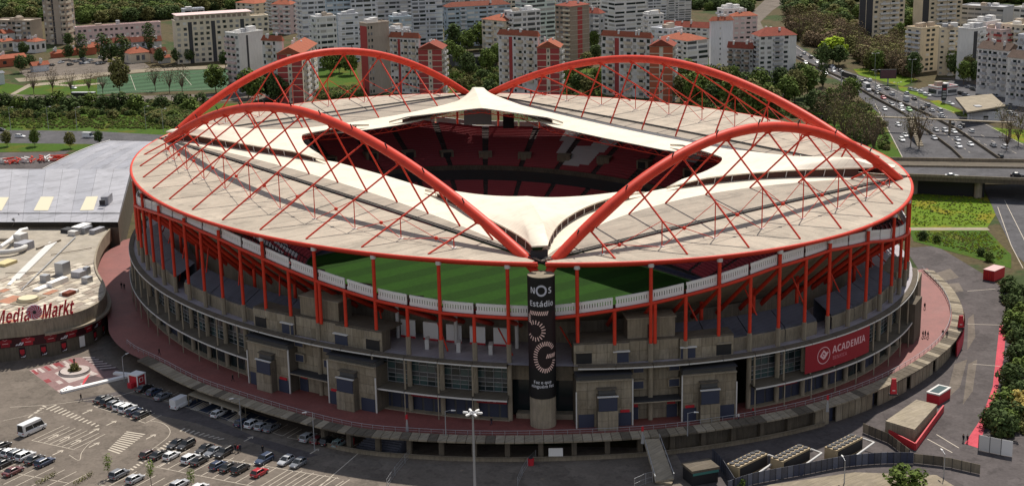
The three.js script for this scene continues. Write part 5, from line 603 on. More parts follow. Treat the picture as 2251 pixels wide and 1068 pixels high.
block('apartment_block', 'long grey block in the middle of the back row', [-458.92,-254.5,30.18,6.65,21.22,1.22], 12, C.grey, 'b', 'WwWwWw', { bands: C.pale });
block('apartment_block', 'grey-white block beside the blue red-roofed one in the back row', [-446.88,-271.7,29.11,4,18.69,1.19], 12, C.pale, 'b', 'WWwWW', { bands: C.grey });
block('apartment_block', 'blue-grey block with brown tiled roof in the back row', [-427.85,-284.02,24.01,9.08,39.63,1.2], 9, C.blue, 'w', 'WwBWwWBwWw', { bal: C.pale, roof: 'hip', tiles: Td, rise: 2.5 });
block('tower_block', 'pale green tower with ribbon windows in the back row', [-402.56,-325.29,43.07,12.52,20.9,1.52], 16, C.green, 'WW', 'WWW', { bands: C.white });
block('tower_block', 'white tower with ribbon windows behind the fourth red gable', [-393.52,-387.91,36.64,17.12,23.06,1.37], 14, C.white, 'WW', 'WWW', { bands: C.pale });
block('apartment_block', 'long white block with stepped dark red roof, upper of two', [-286.4,-362.58,16.04,33.56,6.28,1.94], 7, C.white, 'wBwBwBwBwB', 'b', { roof: 'gable', tiles: Tb, bal: C.white });
block('apartment_block', 'white corner block with red roof and ribbon balconies, lower of two', [-231.5,-293.33,20.23,21.48,13.82,1.5], 8, C.white, 'wBwBw', 'WW', { bands: C.pale, roof: 'hip', tiles: Tl, rise: 2.5 });
block('apartment_block', 'blank grey gable block with an orange roof beside the white corner block', [-231.8,-310.09,28.79,2.89,11.54,1.03], 11, C.pale, 'b', 'bi.b', { roof: 'hip', tiles: Tl, rise: 2 });
block('apartment_block', 'dark balconied block in front of the white hip-roofed block', [-192.59,-299.51,19.11,13.23,2.1,1.89], 8, C.grey, 'BwBwBw', 'b', { bal: C.brown, roof: 'gable', tiles: Tb });
block('apartment_block', 'tall white block with red hipped roof next to the trees by the highway', [-187.57,-298.65,25.78,10.97,18.79,1.1], 11, C.white, 'B', 'wwBw.', { bal: C.grey, roof: 'hip', tiles: Tb, rise: 3.5 });
block('apartment_block', 'pale pink block behind the dark balconied block', [-282.68,-379.06,21.52,7.53,14.25,1.12], 8, C.pink, 'w', 'wwww', { roof: 'hip', tiles: Tl, rise: 2 });
block('tower_block', 'left beige tower with a black stripe above the highway trees', [-270.18,-485.12,58.05,14.31,22.72,1.29], 20, C.yellow, 'ss', 'wBBw', { bal: C.white });
block('tower_block', 'right beige tower with a black stripe above the white apartments', [-276.25,-547.27,54.53,17.47,24.46,1.25], 19, C.yellow, '.s', 'wBBw', { bal: C.white });
block('apartment_block', 'yellow and white block with blue-grey balconies beside the petrol station', [-167.2,-395.66,22.33,9.9,13.86,1.43], 9, C.yellow, 'BB', '.ww.', { bal: C.pale });
block('apartment_block', 'cream block with brown window strips right of the yellow block', [-154.64,-395,23.65,2.67,9.54,0.9], 9, C.yellow, 'b', 'w.Bw', { bal: C.white, panel: C.brown });
block('apartment_block', 'plain white slab with a dark balcony strip in the right-hand row', [-132.65,-391.59,25.07,8.74,11.01,1.63], 9, C.white, 'b', 'sB', {});
block('apartment_block', 'grey-roofed white block with many balconies, farther of two at the right edge', [-92.73,-362.19,21.42,15.83,7.92,1.6], 6, C.white, 'wBwBwB', 'b', { bal: C.grey, roof: 'gable', tiles: M.tilesG, base: 3.5 });
block('apartment_block', 'grey-roofed white block with many balconies, nearer of two at the right edge', [-67.22,-346.36,21.35,14.69,7.59,1.59], 6, C.white, 'wBwBwB', 'b', { bal: C.grey, roof: 'gable', tiles: M.tilesG, base: 3.5 });
block('apartment_block', 'tall white block cut by the right edge', [-72.54,-363.13,28.9,15.64,8.21,1.62], 8, C.pale, 'BwBwBw', 'b', { bal: C.grey });
block('apartment_block', 'pink-white block behind the right-hand row', [-147.62,-437.19,19.32,16.03,14.7,1.47], 7, C.pink, 'wBwB', 'wBw', { bal: C.brick });
block('apartment_block', 'long low grey block at the top right', [-248.73,-585.52,11.96,28.24,15.51,1.75], 4, C.grey, 'WWWWWW', 'b', {});
block('apartment_block', 'white slab at the top right corner', [-227.67,-585.67,12.88,13.01,11.27,1.63], 4, C.white, 'WWW', 'b', {});
block('school_hall', 'low dark flat-roofed hall between second and third red gables', [-350.51,-233.86,5.46,14.28,24.03,1.16], 1, C.dark, '.', 'WWWW', { boxes: 1 });
block('round_roof_hall', 'pale hall behind the cream slab block', [-689.74,-236.49,7.49,7.6,14.93,1.39], 2, C.pale, '.', 'WWW', { boxes: 1 });
block('apartment_block', 'small cream block with red roof above the cream slab', [-624.54,-258.5,14.76,19.69,28.91,1.78], 5, C.cream, 'wwB', 'wwBw', { roof: 'hip', tiles: Tl });
block('apartment_block', 'pinkish block left of the pale back row', [-558.67,-250.09,19.32,13.83,9.58,2.11], 6, C.pink, 'BwB', 'w', { roof: 'hip', tiles: Tl });
[[600, -25, 62, 'cream'], [655, -60, 66, 'pale'], [712, -70, 60, 'white'], [765, -55, 58, 'blue'], [820, -75, 62, 'pale'], [880, -60, 56, 'white'], [935, -70, 60, 'grey'], [990, -45, 54, 'pale'], [1050, -60, 58, 'white'], [1105, -70, 60, 'cream'], [1235, -55, 62, 'pale'], [1300, -40, 58, 'white'], [1425, -35, 52, 'pale'], [1470, -20, 46, 'white']].forEach(([x, t, b, c], i) => block('apartment_block', `${({ cream: 'cream', pale: 'pale grey', white: 'white', blue: 'light blue', grey: 'grey' })[c]} slab at the very top of the picture, ${ord(i)} from the left`, [[-597.79,-258.08,26.7,10.88,15.18,1.42], [-575.45,-264.8,38.06,10.74,14.98,1.41], [-575.9,-285.21,39.72,10.87,15.16,1.39], [-567.98,-299.52,34.65,10.89,15.2,1.37], [-546.01,-305.7,41.39,10.75,15,1.36], [-545.39,-327.29,35.52,10.88,15.18,1.34], [-523.73,-333.1,39.25,10.74,14.98,1.32], [-524.01,-353.93,30.32,10.87,15.17,1.31], [-501.5,-360.44,35.62,10.73,14.97,1.29], [-484.78,-368.85,38.9,10.64,14.85,1.27], [-451.56,-392.54,34.64,10.52,15.95,1.23], [-444.81,-412.38,29.24,10.59,14.77,1.21], [-428.32,-448.28,26.19,10.68,12.95,1.17], [-429.7,-468.35,20.15,10.81,16.4,1.16]][i], 13, C[c], 'B', 'WwWW', { bands: C[i % 2 ? 'grey' : 'pale'], boxes: 0 }));
block('apartment_block', 'white block with brown balconies left of the second red gable wing', [-321.16,-178.9,28.52,9.79,8.48,1.78], 9, C.pale, 'wBw', 'wB', { bal: C.brown });
block('apartment_block', 'low cream block with red roof behind the third red gable wing', [-377.04,-288.41,19.41,18.63,17.14,1.71], 6, C.cream, 'wBwB', 'wBw', { roof: 'hip', tiles: Tl });
block('apartment_block', 'grey block with red roof between slim brown tower and white tower', [-352.18,-339.26,21.22,12.32,6.4,1.9], 7, C.grey, 'wBwB', 'w', { roof: 'hip', tiles: Tb });
block('apartment_block', 'pale block with flat roof between fourth gable and white corner block', [-258.38,-305.9,22.37,12.46,11.14,1.68], 8, C.pale, 'wBw', 'wBw', {});
block('apartment_block', 'white slab with grey bands between white tower and long red-roofed block', [-297.08,-327.08,25.28,7.14,9.44,1.26], 9, C.white, 'B', 'wWw', { bands: C.grey });
block('apartment_block', 'pale slab behind the blank grey gable block', [-300.19,-388.87,23.04,8.73,12.79,1.21], 8, C.white, 'B', 'wBwB', { bal: C.pale });
block('apartment_block', 'white block with flat roof left of the slim brown tower', [-373.2,-292.1,24.08,10.53,18.24,1.44], 8, C.white, 'wB', 'WwWw', { bands: C.pale });
block('apartment_block', 'pale blue slab between brick-sided tall block and second wing', [-377.25,-212.43,27.35,7.31,10.64,1.34], 9, C.blue, 'B', 'WwW', { bands: C.pale });
block('apartment_block', 'white slab behind the first red gable', [-408.12,-182.22,27.55,8.06,11.95,1.43], 9, C.white, 'B', 'wWWw', { bands: C.pale });
block('apartment_block', 'grey slab right of the white slab behind the first red gable', [-417.18,-202.98,26.65,5.61,10.72,1.31], 9, C.pale, 'b', 'wWw', { bands: C.grey });
block('apartment_block', 'white block above the petrol station behind the right-hand row', [-162.99,-445.27,21.63,11.78,12.62,1.57], 8, C.white, 'wBwB', 'wB', { bal: C.pale });
block('apartment_block', 'cream block cut by the right edge behind the grey-roofed rows', [-141.11,-443.56,21.62,11.52,12.33,1.55], 7, C.cream, 'wBwB', 'wB', { bal: C.white });
function house(label, b, wall, tiles, left, right, rise = 2.2, roof = 'gable') { return block('house', label, b, 1, wall, left, right, { roof, tiles, rise }); }
house('beige chapel-like house with orange hipped roof beside the gravel lot', [-503.88,-113.6,5.77,9.79,12.43,1.55], C.cream, Tl, 'w', '.ww.', 3, 'hip');
house('beige house with steep brown gable right of the chapel-like house', [-497.64,-124.8,5.26,3.15,9.09,1.68], C.beige, Td, '.', '.w.', 3);
house('low shed with red roof at the left end of the gravel lot', [-511.4,-59.23,3.57,4.46,9.19,1.58], C.pale, Tl, '.', '..', 2);
house('long low building with orange roof at the left edge', [-545.72,-47.54,4.69,10.04,20.18,1.52], C.orange, Tl, '.', 'ww.w', 1.8);
house('white gabled house at the far left', [-664.28,-96.42,5.33,7.02,9.82,1.68], C.white, Tl, 'w', 'ww', 2.5);
house('white house with red roof below the tall brown tower', [-591.7,-90.63,6.96,7.88,8.67,2.01], C.white, Tl, 'ww', 'ww', 2, 'hip');
house('white villa with terrace left of the red-roofed white house', [-606.33,-85.17,6.18,6.74,12.33,1.76], C.white, Tl, 'w', 'www', 1.2);
house('small white villa at the left edge', [-618.56,-79.26,5.65,5.66,7.84,1.77], C.cream, Tl, 'w', 'ww', 1.5);
for (let k = 0; k < 4; k++) house(`orange-roofed cottage in the cluster before the pink terrace, ${ord(k)} from the left`, [[-560.61,-90.14,2.71,4.34,7.51,1.74], [-562.84,-98.87,3.28,4.37,8.2,1.73], [-558.55,-108.5,4.38,4.38,7.59,1.72], [-568.27,-115.92,4.44,4.44,6.41,1.72]][k], C.orange, Tl, '.', '..', 1.8, 'hip');
for (let k = 0; k < 4; k++) house(`dark-roofed terraced house below the pink terrace, ${ord(k)} from the left`, [[-578.62,-129,3.39,5.43,7.5,1.39], [-572.15,-135.16,3.94,5.42,8.07,1.39], [-567.37,-142.64,3.95,5.43,8.08,1.38], [-560.49,-149.19,4.22,5.42,9.22,1.37]][k], C.pale, Td, '.', 'w.w', 3);
house('small white shed beside the cream slab block', [-490.92,-126.21,3.14,3.09,6.34,1.59], C.white, Tl, '.', '..', 1.5);
house('low white hut at the left edge below the orange roof', [-478.04,-21.99,6.02,4.53,10.04,1.7], C.pale, M.slate, '.', '..', 1);
// petrol station
{ const c = thing('station_canopy', 'flat white petrol station canopy on posts over the pumps', 'canopy'); const q = [[-87.12,-316.52],[-81.96,-335.71],[-60,-313.97],[-61.78,-289.92]]; part(c, 'canopy_roof', new G().prism(q, 5.4, 6), M.concreteB); part(c, 'canopy_band', new G().prism(q.map(p => [p[0] + 0.01, p[1]]), 5.0, 5.39, false), M.dark); for (const [u, v] of [[0.15, 0.3], [0.85, 0.3], [0.15, 0.8], [0.85, 0.8]]) { const a = [lerp(q[0][0], q[1][0], u), lerp(q[0][1], q[1][1], u)], b = [lerp(q[3][0], q[2][0], u), lerp(q[3][1], q[2][1], u)]; part(c, 'canopy_post', new G().cyl(lerp(a[0], b[0], v), 0, lerp(a[1], b[1], v), 0.3, 5, 8), M.steel); } }
block('station_kiosk', 'white petrol station building below the canopy', [-66.04,-299.55,3.5,5.62,12.28,0.96], 1, C.pale, '.', '.w.', { boxes: 2 });
block('station_shop', 'small white fuel station shop with a red roof edge', [-115.82,-342.49,3.84,6.59,11.61,1.33], 1, C.white, 'W', 'WW', { boxes: 2, bands: M.signRed });
{ const p = [-103.16,-330.24]; const s = thing('price_sign', 'tall black totem price sign at the fuel station', 'sign', p[0], 0, p[1], 0.9); part(s, 'totem', new G().box(-1.1, 1.2, -0.3, 1.1, 8.5, 0.3), M.dark); part(s, 'totem_leg', new G().box(-0.8, 0, -0.2, 0.8, 1.25, 0.2), M.steel); for (let k = 0; k < 4; k++) part(s, 'price_row', new G().box(-0.8, 2.4 + k * 1.2, 0.3, 0.8, 3.1 + k * 1.2, 0.33), k === 3 ? M.signRed : M.steel); }
{ const p = [-153.84,-354.23]; const s = thing('billboard', 'dark rectangular billboard on a post on the grass by the highway', 'billboard', p[0], 0, p[1], 0.9); part(s, 'board', new G().box(-4, 3, -0.3, 4, 7.5, 0.3), M.dark); part(s, 'board_face', new G().box(-3.7, 3.3, 0.3, 3.7, 7.2, 0.34), mat([0.1, 0.04, 0.05], 0.6)); part(s, 'billboard_post', new G().cyl(0, 0, 0, 0.35, 3, 8), M.steel); }
{ const s = thing('sign_gantry', 'grey overhead sign gantry across the highway', 'gantry'); const a = [-164.26,-331.85], b = [-149.1,-325.73]; for (const q of [a, b]) part(s, 'gantry_leg', new G().cyl(q[0], 0, q[1], 0.25, 7.5, 8), M.steel); part(s, 'gantry_beam', new G().bar([a[0], 7.4, a[1]], [b[0], 7.4, b[1]], 0.3, 6), M.steel); const l = Math.hypot(b[0] - a[0], b[1] - a[1]); part(s, 'sign_board', new G().obox((a[0] + b[0]) / 2, 5.6, (a[1] + b[1]) / 2 + 0.4, l * 0.9, 2.4, 0.2, Math.atan2(-(b[1] - a[1]), b[0] - a[0])), M.dark); }
// overpass and footbridge
{ const o = thing('overpass', 'concrete road overpass crossing in front of the highway at the right', 'overpass'), q = [[-21.99,-182.78],[23.16,-224.12],[39.95,-198],[-2.84,-166.19]]; part(o, 'deck', new G().prism(q, 5.6, 7), M.concreteD); part(o, 'road_surface', new G().poly([[-16.51,-177.22],[26.56,-218.83],[37.72,-201.47],[-3.62,-168.36]], 7.03), M.road); for (const [l, h] of [[[[-21.99,-182.78],[23.16,-224.12]], 1.1], [[[-2.84,-166.19],[39.95,-198]], 0.9], [[[-13.6,-176.05],[28.97,-215.08]], 0.7]]) part(o, 'parapet', new G().obox((l[0][0] + l[1][0]) / 2, 7.02, (l[0][1] + l[1][1]) / 2, Math.hypot(l[1][0] - l[0][0], l[1][1] - l[0][1]), h, 0.35, Math.atan2(-(l[1][1] - l[0][1]), l[1][0] - l[0][0])), M.concrete); for (const p of [[18.09,-185.59], [32.76,-199.6], [0.12,-174.99]]) part(o, 'pier', new G().cyl(p[0], 0, p[1], 1.3, 5.6, 14), M.concreteB); part(o, 'abutment', new G().wall([[19.5,-187.12],[-2.36,-173.3]], 0, 5.6), M.black); }
{ const f = thing('footbridge', 'thin footbridge with stairs crossing above the highway', 'footbridge'); const a = [-81.86,-255.44], b = [-35.55,-283.93], l = Math.hypot(b[0] - a[0], b[1] - a[1]), yw = Math.atan2(-(b[1] - a[1]), b[0] - a[0]); part(f, 'deck', new G().obox((a[0] + b[0]) / 2, 5.6, (a[1] + b[1]) / 2, l, 0.35, 2, yw), M.concreteB); for (const s of [-1, 1]) part(f, 'railing', new G().obox((a[0] + b[0]) / 2 + Math.sin(yw) * s, 6.9, (a[1] + b[1]) / 2 + Math.cos(yw) * s, l, 0.08, 0.06, yw), M.steel); for (const u of [0.02, 0.3, 0.55, 0.98]) part(f, 'pier', new G().cyl(lerp(a[0], b[0], u), 0, lerp(a[1], b[1], u), 0.5, 5.6, 8), M.concrete); const c = [-67.37,-259.84], d = [-48.13,-241.66]; for (let i = 0; i < 14; i++) { const u = i / 14, v = (i + 1) / 14; part(f, 'step', new G().obox(lerp(c[0], d[0], (u + v) / 2), lerp(5.6, 0, v), lerp(c[1], d[1], (u + v) / 2), 2.4, 0.42, Math.hypot(d[0] - c[0], d[1] - c[1]) / 14 + 0.1, Math.atan2(-(d[1] - c[1]), d[0] - c[0]) + PI / 2), M.concreteB); } }
// ---------- lower right: service yard ----------
{ const r = thing('ramp_building', 'low concrete-roofed ramp building with red walls below the plaza', 'building'); const q = [[130,2.39],[126.57,-11.94],[131.14,-12.85],[136.62,1.69]]; part(r, 'roof', new G().prism(q, 2.8, 3.2), M.concreteB); part(r, 'wall', new G().wall([...q, q[0]], 0, 2.8), M.concrete); const w = [[130.87,2.26],[138.64,3.92],[129.56,-17.23]]; for (let i = 0; i < 2; i++) part(r, 'red_wall', new G().obox((w[i][0] + w[i + 1][0]) / 2, 0, (w[i][1] + w[i + 1][1]) / 2, Math.hypot(w[i + 1][0] - w[i][0], w[i + 1][1] - w[i][1]), 1.5, 0.3, Math.atan2(-(w[i + 1][1] - w[i][1]), w[i + 1][0] - w[i][0])), M.signRed); }
{ const p = [124.83,-21.86]; const k = thing('red_booth', 'red booth with a framed glass roof above the ramp building', 'booth', p[0], 0, p[1], 1.77); part(k, 'booth_body', new G().box(-2.8, 0, -1.4, 2.8, 2.2, 1.4), M.signRed); part(k, 'roof_frame', new G().box(-2.9, 2.2, -1.5, 2.9, 2.5, 1.5), M.offwhite); part(k, 'glass_roof', new G().box(-2.3, 2.5, -1.0, 2.3, 2.54, 1.0), M.glassTeal); }
[[124.95,37.01],[128.36,28.68],[131.48,16.86]].forEach((p, i) => { const c = thing('chiller', `long tan air-cooled chiller with round fans behind the slate fence, ${ord(i)} from the left`, 'chiller', p[0], 0, p[1], 1.69, 'chillers behind the slate fence'); part(c, 'casing', new G().box(-3.8, 0.3, -1.15, 3.8, 2.5, 1.15), mat([0.44, 0.33, 0.19], 0.7, T.plaster)); part(c, 'coil_side', new G().box(-3.4, 0.5, 1.15, 3.7, 2.2, 1.18), M.black); part(c, 'coil_side', new G().box(-3.4, 0.5, -1.18, 3.7, 2.2, -1.15), M.black); part(c, 'base_frame', new G().box(-3.9, 0, -1.2, 3.9, 0.3, 1.2), M.dark); for (let k = 0; k < 7; k++) for (const s of [-0.55, 0.55]) { const f = part(c, 'fan', new G().cyl(-3.25 + k * 1.08, 2.5, s, 0.45, 0.16, 14), M.dark); part(f, 'fan_hub', new G().cyl(-3.25 + k * 1.08, 2.67, s, 0.12, 0.03, 8), M.frame); } part(c, 'pipe', new G().tube([[3.9, 1.6, 0.4], [5.2, 1.6, 0.4], [5.2, 1.5, 2.4], [-1, 1.1, 2.8]], 0.18, 8), M.offwhite); c.scale.setScalar(1.2); });
function panelFence(name, label, pts, h, step, m) { const f = thing(name, label, 'fence'); along(pts, 0, step, null, (a, b) => { const yw = Math.atan2(-a.dz, a.dx); part(f, 'panel', new G().obox((a.x + b.x) / 2, 0.1, (a.z + b.z) / 2, step - 0.06, h, 0.06, yw), Array.isArray(m) ? pick(m) : m); part(f, 'post', new G().obox(a.x, 0, a.z, 0.1, h + 0.15, 0.14, yw), M.dark); }); }
panelFence('slate_fence', 'curved slate-blue panel fence in front of the chillers', smooth([[128.92,46.36],[129.37,40.19],[132.32,30.28],[135.21,20.62],[138.71,14.14],[142.75,9.39]], 5), 2.3, 1.25, [M.slate, M.navy, mat([0.1, 0.11, 0.15], 0.6)]);
panelFence('slate_fence', 'short slate-blue fence running back from the left chiller', [[129.17,44.82],[121.99,40.5],[116.28,37.83]], 2.6, 1.3, M.slate);
panelFence('concrete_fence', 'stained concrete panel wall beside the slate fence', [[142.37,9.17],[147.35,5.98],[154.08,3.96]], 1.9, 1.8, [M.concrete, M.concreteD]);
panelFence('white_wall', 'whitewashed panel wall at the lower right corner', [[146.59,-5.43],[150.66,-6.73],[154.12,-8.06]], 3.2, 2.2, [M.white, M.offwhite]);
panelFence('concrete_fence', 'concrete panel wall running up from the chillers to the ramp building', [[140.7,8.41],[133.12,5.08],[125.79,4.52]], 2.0, 1.7, [M.concrete, M.concreteD]);
{ const g = thing('loading_dock', 'dark loading dock with a green lintel below the gangway', 'dock'); const a = [120.65,48.59], b = [122.26,43.46]; const yw = Math.atan2(-(b[1] - a[1]), b[0] - a[0]), l = Math.hypot(b[0] - a[0], b[1] - a[1]); part(g, 'dock_box', new G().obox((a[0] + b[0]) / 2, 0, (a[1] + b[1]) / 2, l, 2.6, 4, yw), M.black); part(g, 'dock_roof', new G().obox((a[0] + b[0]) / 2, 2.62, (a[1] + b[1]) / 2, l + 0.4, 0.5, 4.4, yw), M.concreteD); part(g, 'dock_lintel', new G().obox((a[0] + b[0]) / 2 + Math.sin(yw) * 2.2, 2.1, (a[1] + b[1]) / 2 + Math.cos(yw) * 2.2, l, 0.5, 0.1, yw), mat([0.04, 0.16, 0.14], 0.6)); }
{ const p = [78.04,-108.63]; const k = thing('red_container', 'red container kiosk beside the hedge at the far right of the access road', 'container', p[0], 0, p[1], 0.13); part(k, 'container_body', new G().box(-1.6, 0.1, -3, 1.6, 2.9, 3), M.signRed); part(k, 'container_roof', new G().box(-1.65, 2.9, -3.05, 1.65, 3.02, 3.05), mat([0.55, 0.35, 0.33], 0.7)); for (let i = 0; i < 5; i++) part(k, 'rib', new G().box(-1.4 + i * 0.65, 0.3, 3, -1.25 + i * 0.65, 2.7, 3.06), M.red); }
for (const [p, h, l] of [[[123.72,-7.87], 3.6, 'red tapering totem sign at the sunlit plaza edge'], [[106.23,-54.76], 3.2, 'slim dark red banner totem on the far plaza edge']]) { const s = thing('totem_sign', l, 'sign', p[0], PL, p[1], 0.9); part(s, 'totem_body', new G().hexa([-0.7, 0.3, 0.3], [0.7, 0.3, 0.3], [0.7, 0.3, -0.3], [-0.7, 0.3, -0.3], [-0.45, h, 0.2], [0.45, h, 0.2], [0.45, h, -0.2], [-0.45, h, -0.2]), M.signRed); part(s, 'totem_base', new G().box(-0.85, 0, -0.45, 0.85, 0.3, 0.45), M.dark); part(s, 'totem_stripe', new G().box(-0.3, 1.0, 0.3, 0.3, 1.15, 0.34), M.white); }

// ---------- trees and shrubs ----------
function leaves(clumps, per, size, seedv, flat = 0.5) { seed = seedv; const g = new G(), col = []; for (const [x, y, z, r, tint] of clumps) for (let i = 0; i < per; i++) { let d; do { d = [rr(-1, 1), rr(-1, 1), rr(-1, 1)]; } while (Math.hypot(...d) > 1); const l = Math.hypot(...d) || 1, k = r * Math.pow(l, 0.4) / l, c = [x + d[0] * k, y + d[1] * k * 0.85, z + d[2] * k], n = nrm([d[0] + rr(-flat, flat), d[1] + rr(-flat, flat) + 0.3, d[2] + rr(-flat, flat)]), a = nrm(cross(n, [rr(-1, 1), rr(-1, 1), rr(-1, 1)])), b = cross(n, a), s = size * rr(0.6, 1.3), s2 = s * rr(0.5, 0.9);
    const P = (u, v) => [c[0] + a[0] * u * s + b[0] * v * s2, c[1] + a[1] * u * s + b[1] * v * s2, c[2] + a[2] * u * s + b[2] * v * s2]; const before = g.p.length; g.quad(P(-1, 0), P(0, -1), P(1, 0), P(0, 1)); const t = tint * rr(0.75, 1.25); for (let q = before; q < g.p.length; q += 3) col.push(t * rr(0.95, 1.05), t, t * rr(0.8, 1)); }
  const geo = g.geo(); geo.setAttribute('color', new THREE.Float32BufferAttribute(col, 3)); return geo; }
function crownClumps(n, rx, y0, y1, seedv) { seed = seedv; const out = []; for (let i = 0; i < n; i++) { const t = (i + 0.5) / n, ph = i * 2.4 + rr(-0.4, 0.4), y = lerp(y0, y1, t), w = Math.sin(PI * (0.16 + 0.74 * t)) * rx * rr(0.45, 0.95); out.push([Math.cos(ph) * w, y, Math.sin(ph) * w, rr(0.12, 0.2) * (0.6 + rx), rr(0.65, 1.25)]); } return out; }
const limbs = (n, y0, y1, rx, seedv, r0 = 0.02) => { seed = seedv; const g = new G().tube([[0, 0, 0], [0.01, y0 * 0.6, 0.005], [0, y0 * 1.25, 0]], [r0, r0 * 0.8, r0 * 0.55], 7); for (let i = 0; i < n; i++) { const a = i * 2.4 + rr(-0.3, 0.3), y = lerp(y0 * 0.75, y0 * 1.2, rnd()), e = lerp(y0 * 1.2, y1, rr(0.4, 1)), w = rx * rr(0.4, 0.9); g.tube([[0, y, 0], [Math.cos(a) * w * 0.5, lerp(y, e, 0.6), Math.sin(a) * w * 0.5], [Math.cos(a) * w, e, Math.sin(a) * w]], [r0 * 0.5, r0 * 0.33, r0 * 0.12], 4); } return g.geo(); };
const leafM = c => mat(c, 0.9, null, { vertexColors: true });
const LM = { dark: leafM([0.07, 0.1, 0.036]), mid: leafM([0.105, 0.145, 0.036]), bright: leafM([0.27, 0.36, 0.025]), olive: leafM([0.15, 0.145, 0.055]), brown: leafM([0.16, 0.115, 0.075]), lime: leafM([0.16, 0.22, 0.045]), yellow: leafM([0.42, 0.32, 0.1]), bark: mat([0.15, 0.115, 0.085], 0.95) };
const TG = { round: [1, 2, 3].map(k => [limbs(6, 0.3, 0.8, 0.3, k * 11), leaves(crownClumps(30, 0.34, 0.3, 0.93, k * 7), 46, 0.046, k * 5)]), bare: [1, 2, 3].map(k => [limbs(26, 0.22, 1, 0.34, k * 13, 0.016), leaves(crownClumps(30, 0.36, 0.38, 0.97, k * 17), 14, 0.02, k * 23, 1)]), cypress: [1, 2].map(k => [limbs(2, 0.1, 0.3, 0.05, k * 3, 0.02), leaves([...Array(16)].map((_, i) => { const t = (i + 0.5) / 16; return [0.02 * Math.sin(i * 2.4), 0.06 + t * 0.9, 0.02 * Math.cos(i * 2.4), 0.14 * Math.sin(PI * (0.12 + 0.8 * (1 - t) ** 0.8)) + 0.025, 0.8 + 0.4 * (i % 3) / 2]; }), 40, 0.03, k * 41)]), bush: [1, 2, 3].map(k => [limbs(5, 0.15, 0.6, 0.4, k * 19, 0.02), leaves(crownClumps(18, 0.54, 0.1, 0.8, k * 29), 46, 0.066, k * 31)]), sapling: [1, 2].map(k => [limbs(5, 0.45, 0.85, 0.14, k * 37, 0.013), leaves(crownClumps(10, 0.14, 0.4, 0.92, k * 43), 22, 0.03, k * 47)]) };
seed = 777;
let treeK = 0;
function tree(kind, m, p, h, label, group, name, wide = 1, y = 0) { const v = TG[kind][treeK++ % TG[kind].length], t = thing(name || (kind === 'bush' ? 'shrub' : kind === 'cypress' ? 'cypress_tree' : kind === 'bare' ? 'bare_tree' : 'tree'), label, kind === 'bush' ? 'shrub' : 'tree', p[0], y, p[1], rr(0, 6.28), group); t.scale.set(h * wide, h, h * wide); part(t, 'trunk', v[0], LM.bark); part(t, 'crown', v[1], m); return t; }
const row = (kind, m, pts, h, label, group, name, wide) => pts.forEach((p, i) => tree(kind, Array.isArray(m) ? m[i % m.length] : m, p, h * rr(0.85, 1.15), label.replace('#', ord(i)), group, name, wide));
row('bush', [LM.dark, LM.mid, LM.dark], [[-401.36,-4.73],[-393.63,-9.02],[-380.72,-11.55],[-384.42,-18.45],[-387.71,-25.98],[-367.75,-23.09],[-370.53,-29.08],[-371.14,-35.63],[-360.53,-37.55],[-358.9,-44.56],[-346.93,-47.96],[-340.82,-57.75],[-337.41,-66.55],[-323.03,-63.79],[-340.74,-77.55]], 8, 'dark green shrub in the belt above the avenue, # from the left', 'shrubs above the avenue', null, 1.15);
row('bush', [LM.mid, LM.olive], [[-374.29,2.65],[-368.16,-3.67],[-355.44,-10.04],[-348.19,-17.53],[-346.07,-26.44],[-337.26,-32.16],[-334.1,-48.99],[-313.87,-43.1],[-315.28,-51.51],[-304.33,-52.97]], 4.2, 'low olive shrub on the meadow slope, # from the left', 'shrubs on the meadow slope', null, 1.3);
row('round', [LM.olive, LM.mid, LM.olive, LM.dark], [[-304.36,28.56],[-296.09,19.83],[-281.74,10.24],[-280.91,-1.78]], 6.5, 'small roadside tree beside the avenue behind the grey halls, # from the left', 'roadside trees', null, 0.9);
row('bare', LM.brown, [[-434.03,-30.85],[-429.78,-39.17],[-418.66,-44.34],[-414.73,-52.31],[-408.25,-56.84],[-398.6,-80.7],[-386.33,-82.94],[-381.65,-87.66]], 13, 'thin leafless tree by the street and sports field, # from the left', 'leafless trees by the street');
tree('round', LM.olive, [-400.47,-62.69], 18, 'tall olive-green tree standing before the sports field', null, null, 0.75);
tree('round', LM.mid, [-369.33,-100.07], 14, 'green tree at the right end of the sports field', null, null, 1.1);
row('cypress', LM.dark, [[-543.92,-100.89],[-526.92,-106.76],[-525.99,-110.29],[-514.77,-113.33],[-516.49,-116.88],[-557.13,-149.47]], 15, 'dark cypress by the gravel lot and terraces, # from the left', 'cypresses by the gravel lot', null, 1.5);
row('round', LM.dark, [[-528.82,-64.09],[-580.85,-78.77],[-604.31,-116.35],[-523.58,-112.63],[-483.88,-133.06],[-487.77,-124.21],[-480.37,-139.03],[-446.41,-144.75],[-548.1,-94.19],[-514.79,-53.5]], 9, 'dark leafy tree among the villas and lots at upper left, # in the row', 'trees among the villas');
row('round', [LM.mid, LM.dark], [[-344.87,-105.18],[-328.79,-108.2],[-329.06,-100.47],[-318.85,-107.18],[-381.27,-173.45],[-384.92,-181.33],[-373.27,-181.34]], 13, 'green tree between the apartment blocks left of centre, # in the row', 'trees between the left blocks');
row('round', [LM.dark, LM.mid, LM.mid], [[-414.65,-279.65],[-400.88,-279.02],[-403.71,-290.09],[-395.51,-292.38],[-369.53,-244.32],[-351.51,-237.63],[-321.13,-221.67],[-327.24,-238.12],[-336.79,-252.03]], 14, 'dark tree behind the low hall between second and third gables, # from the left', 'trees behind the low hall');
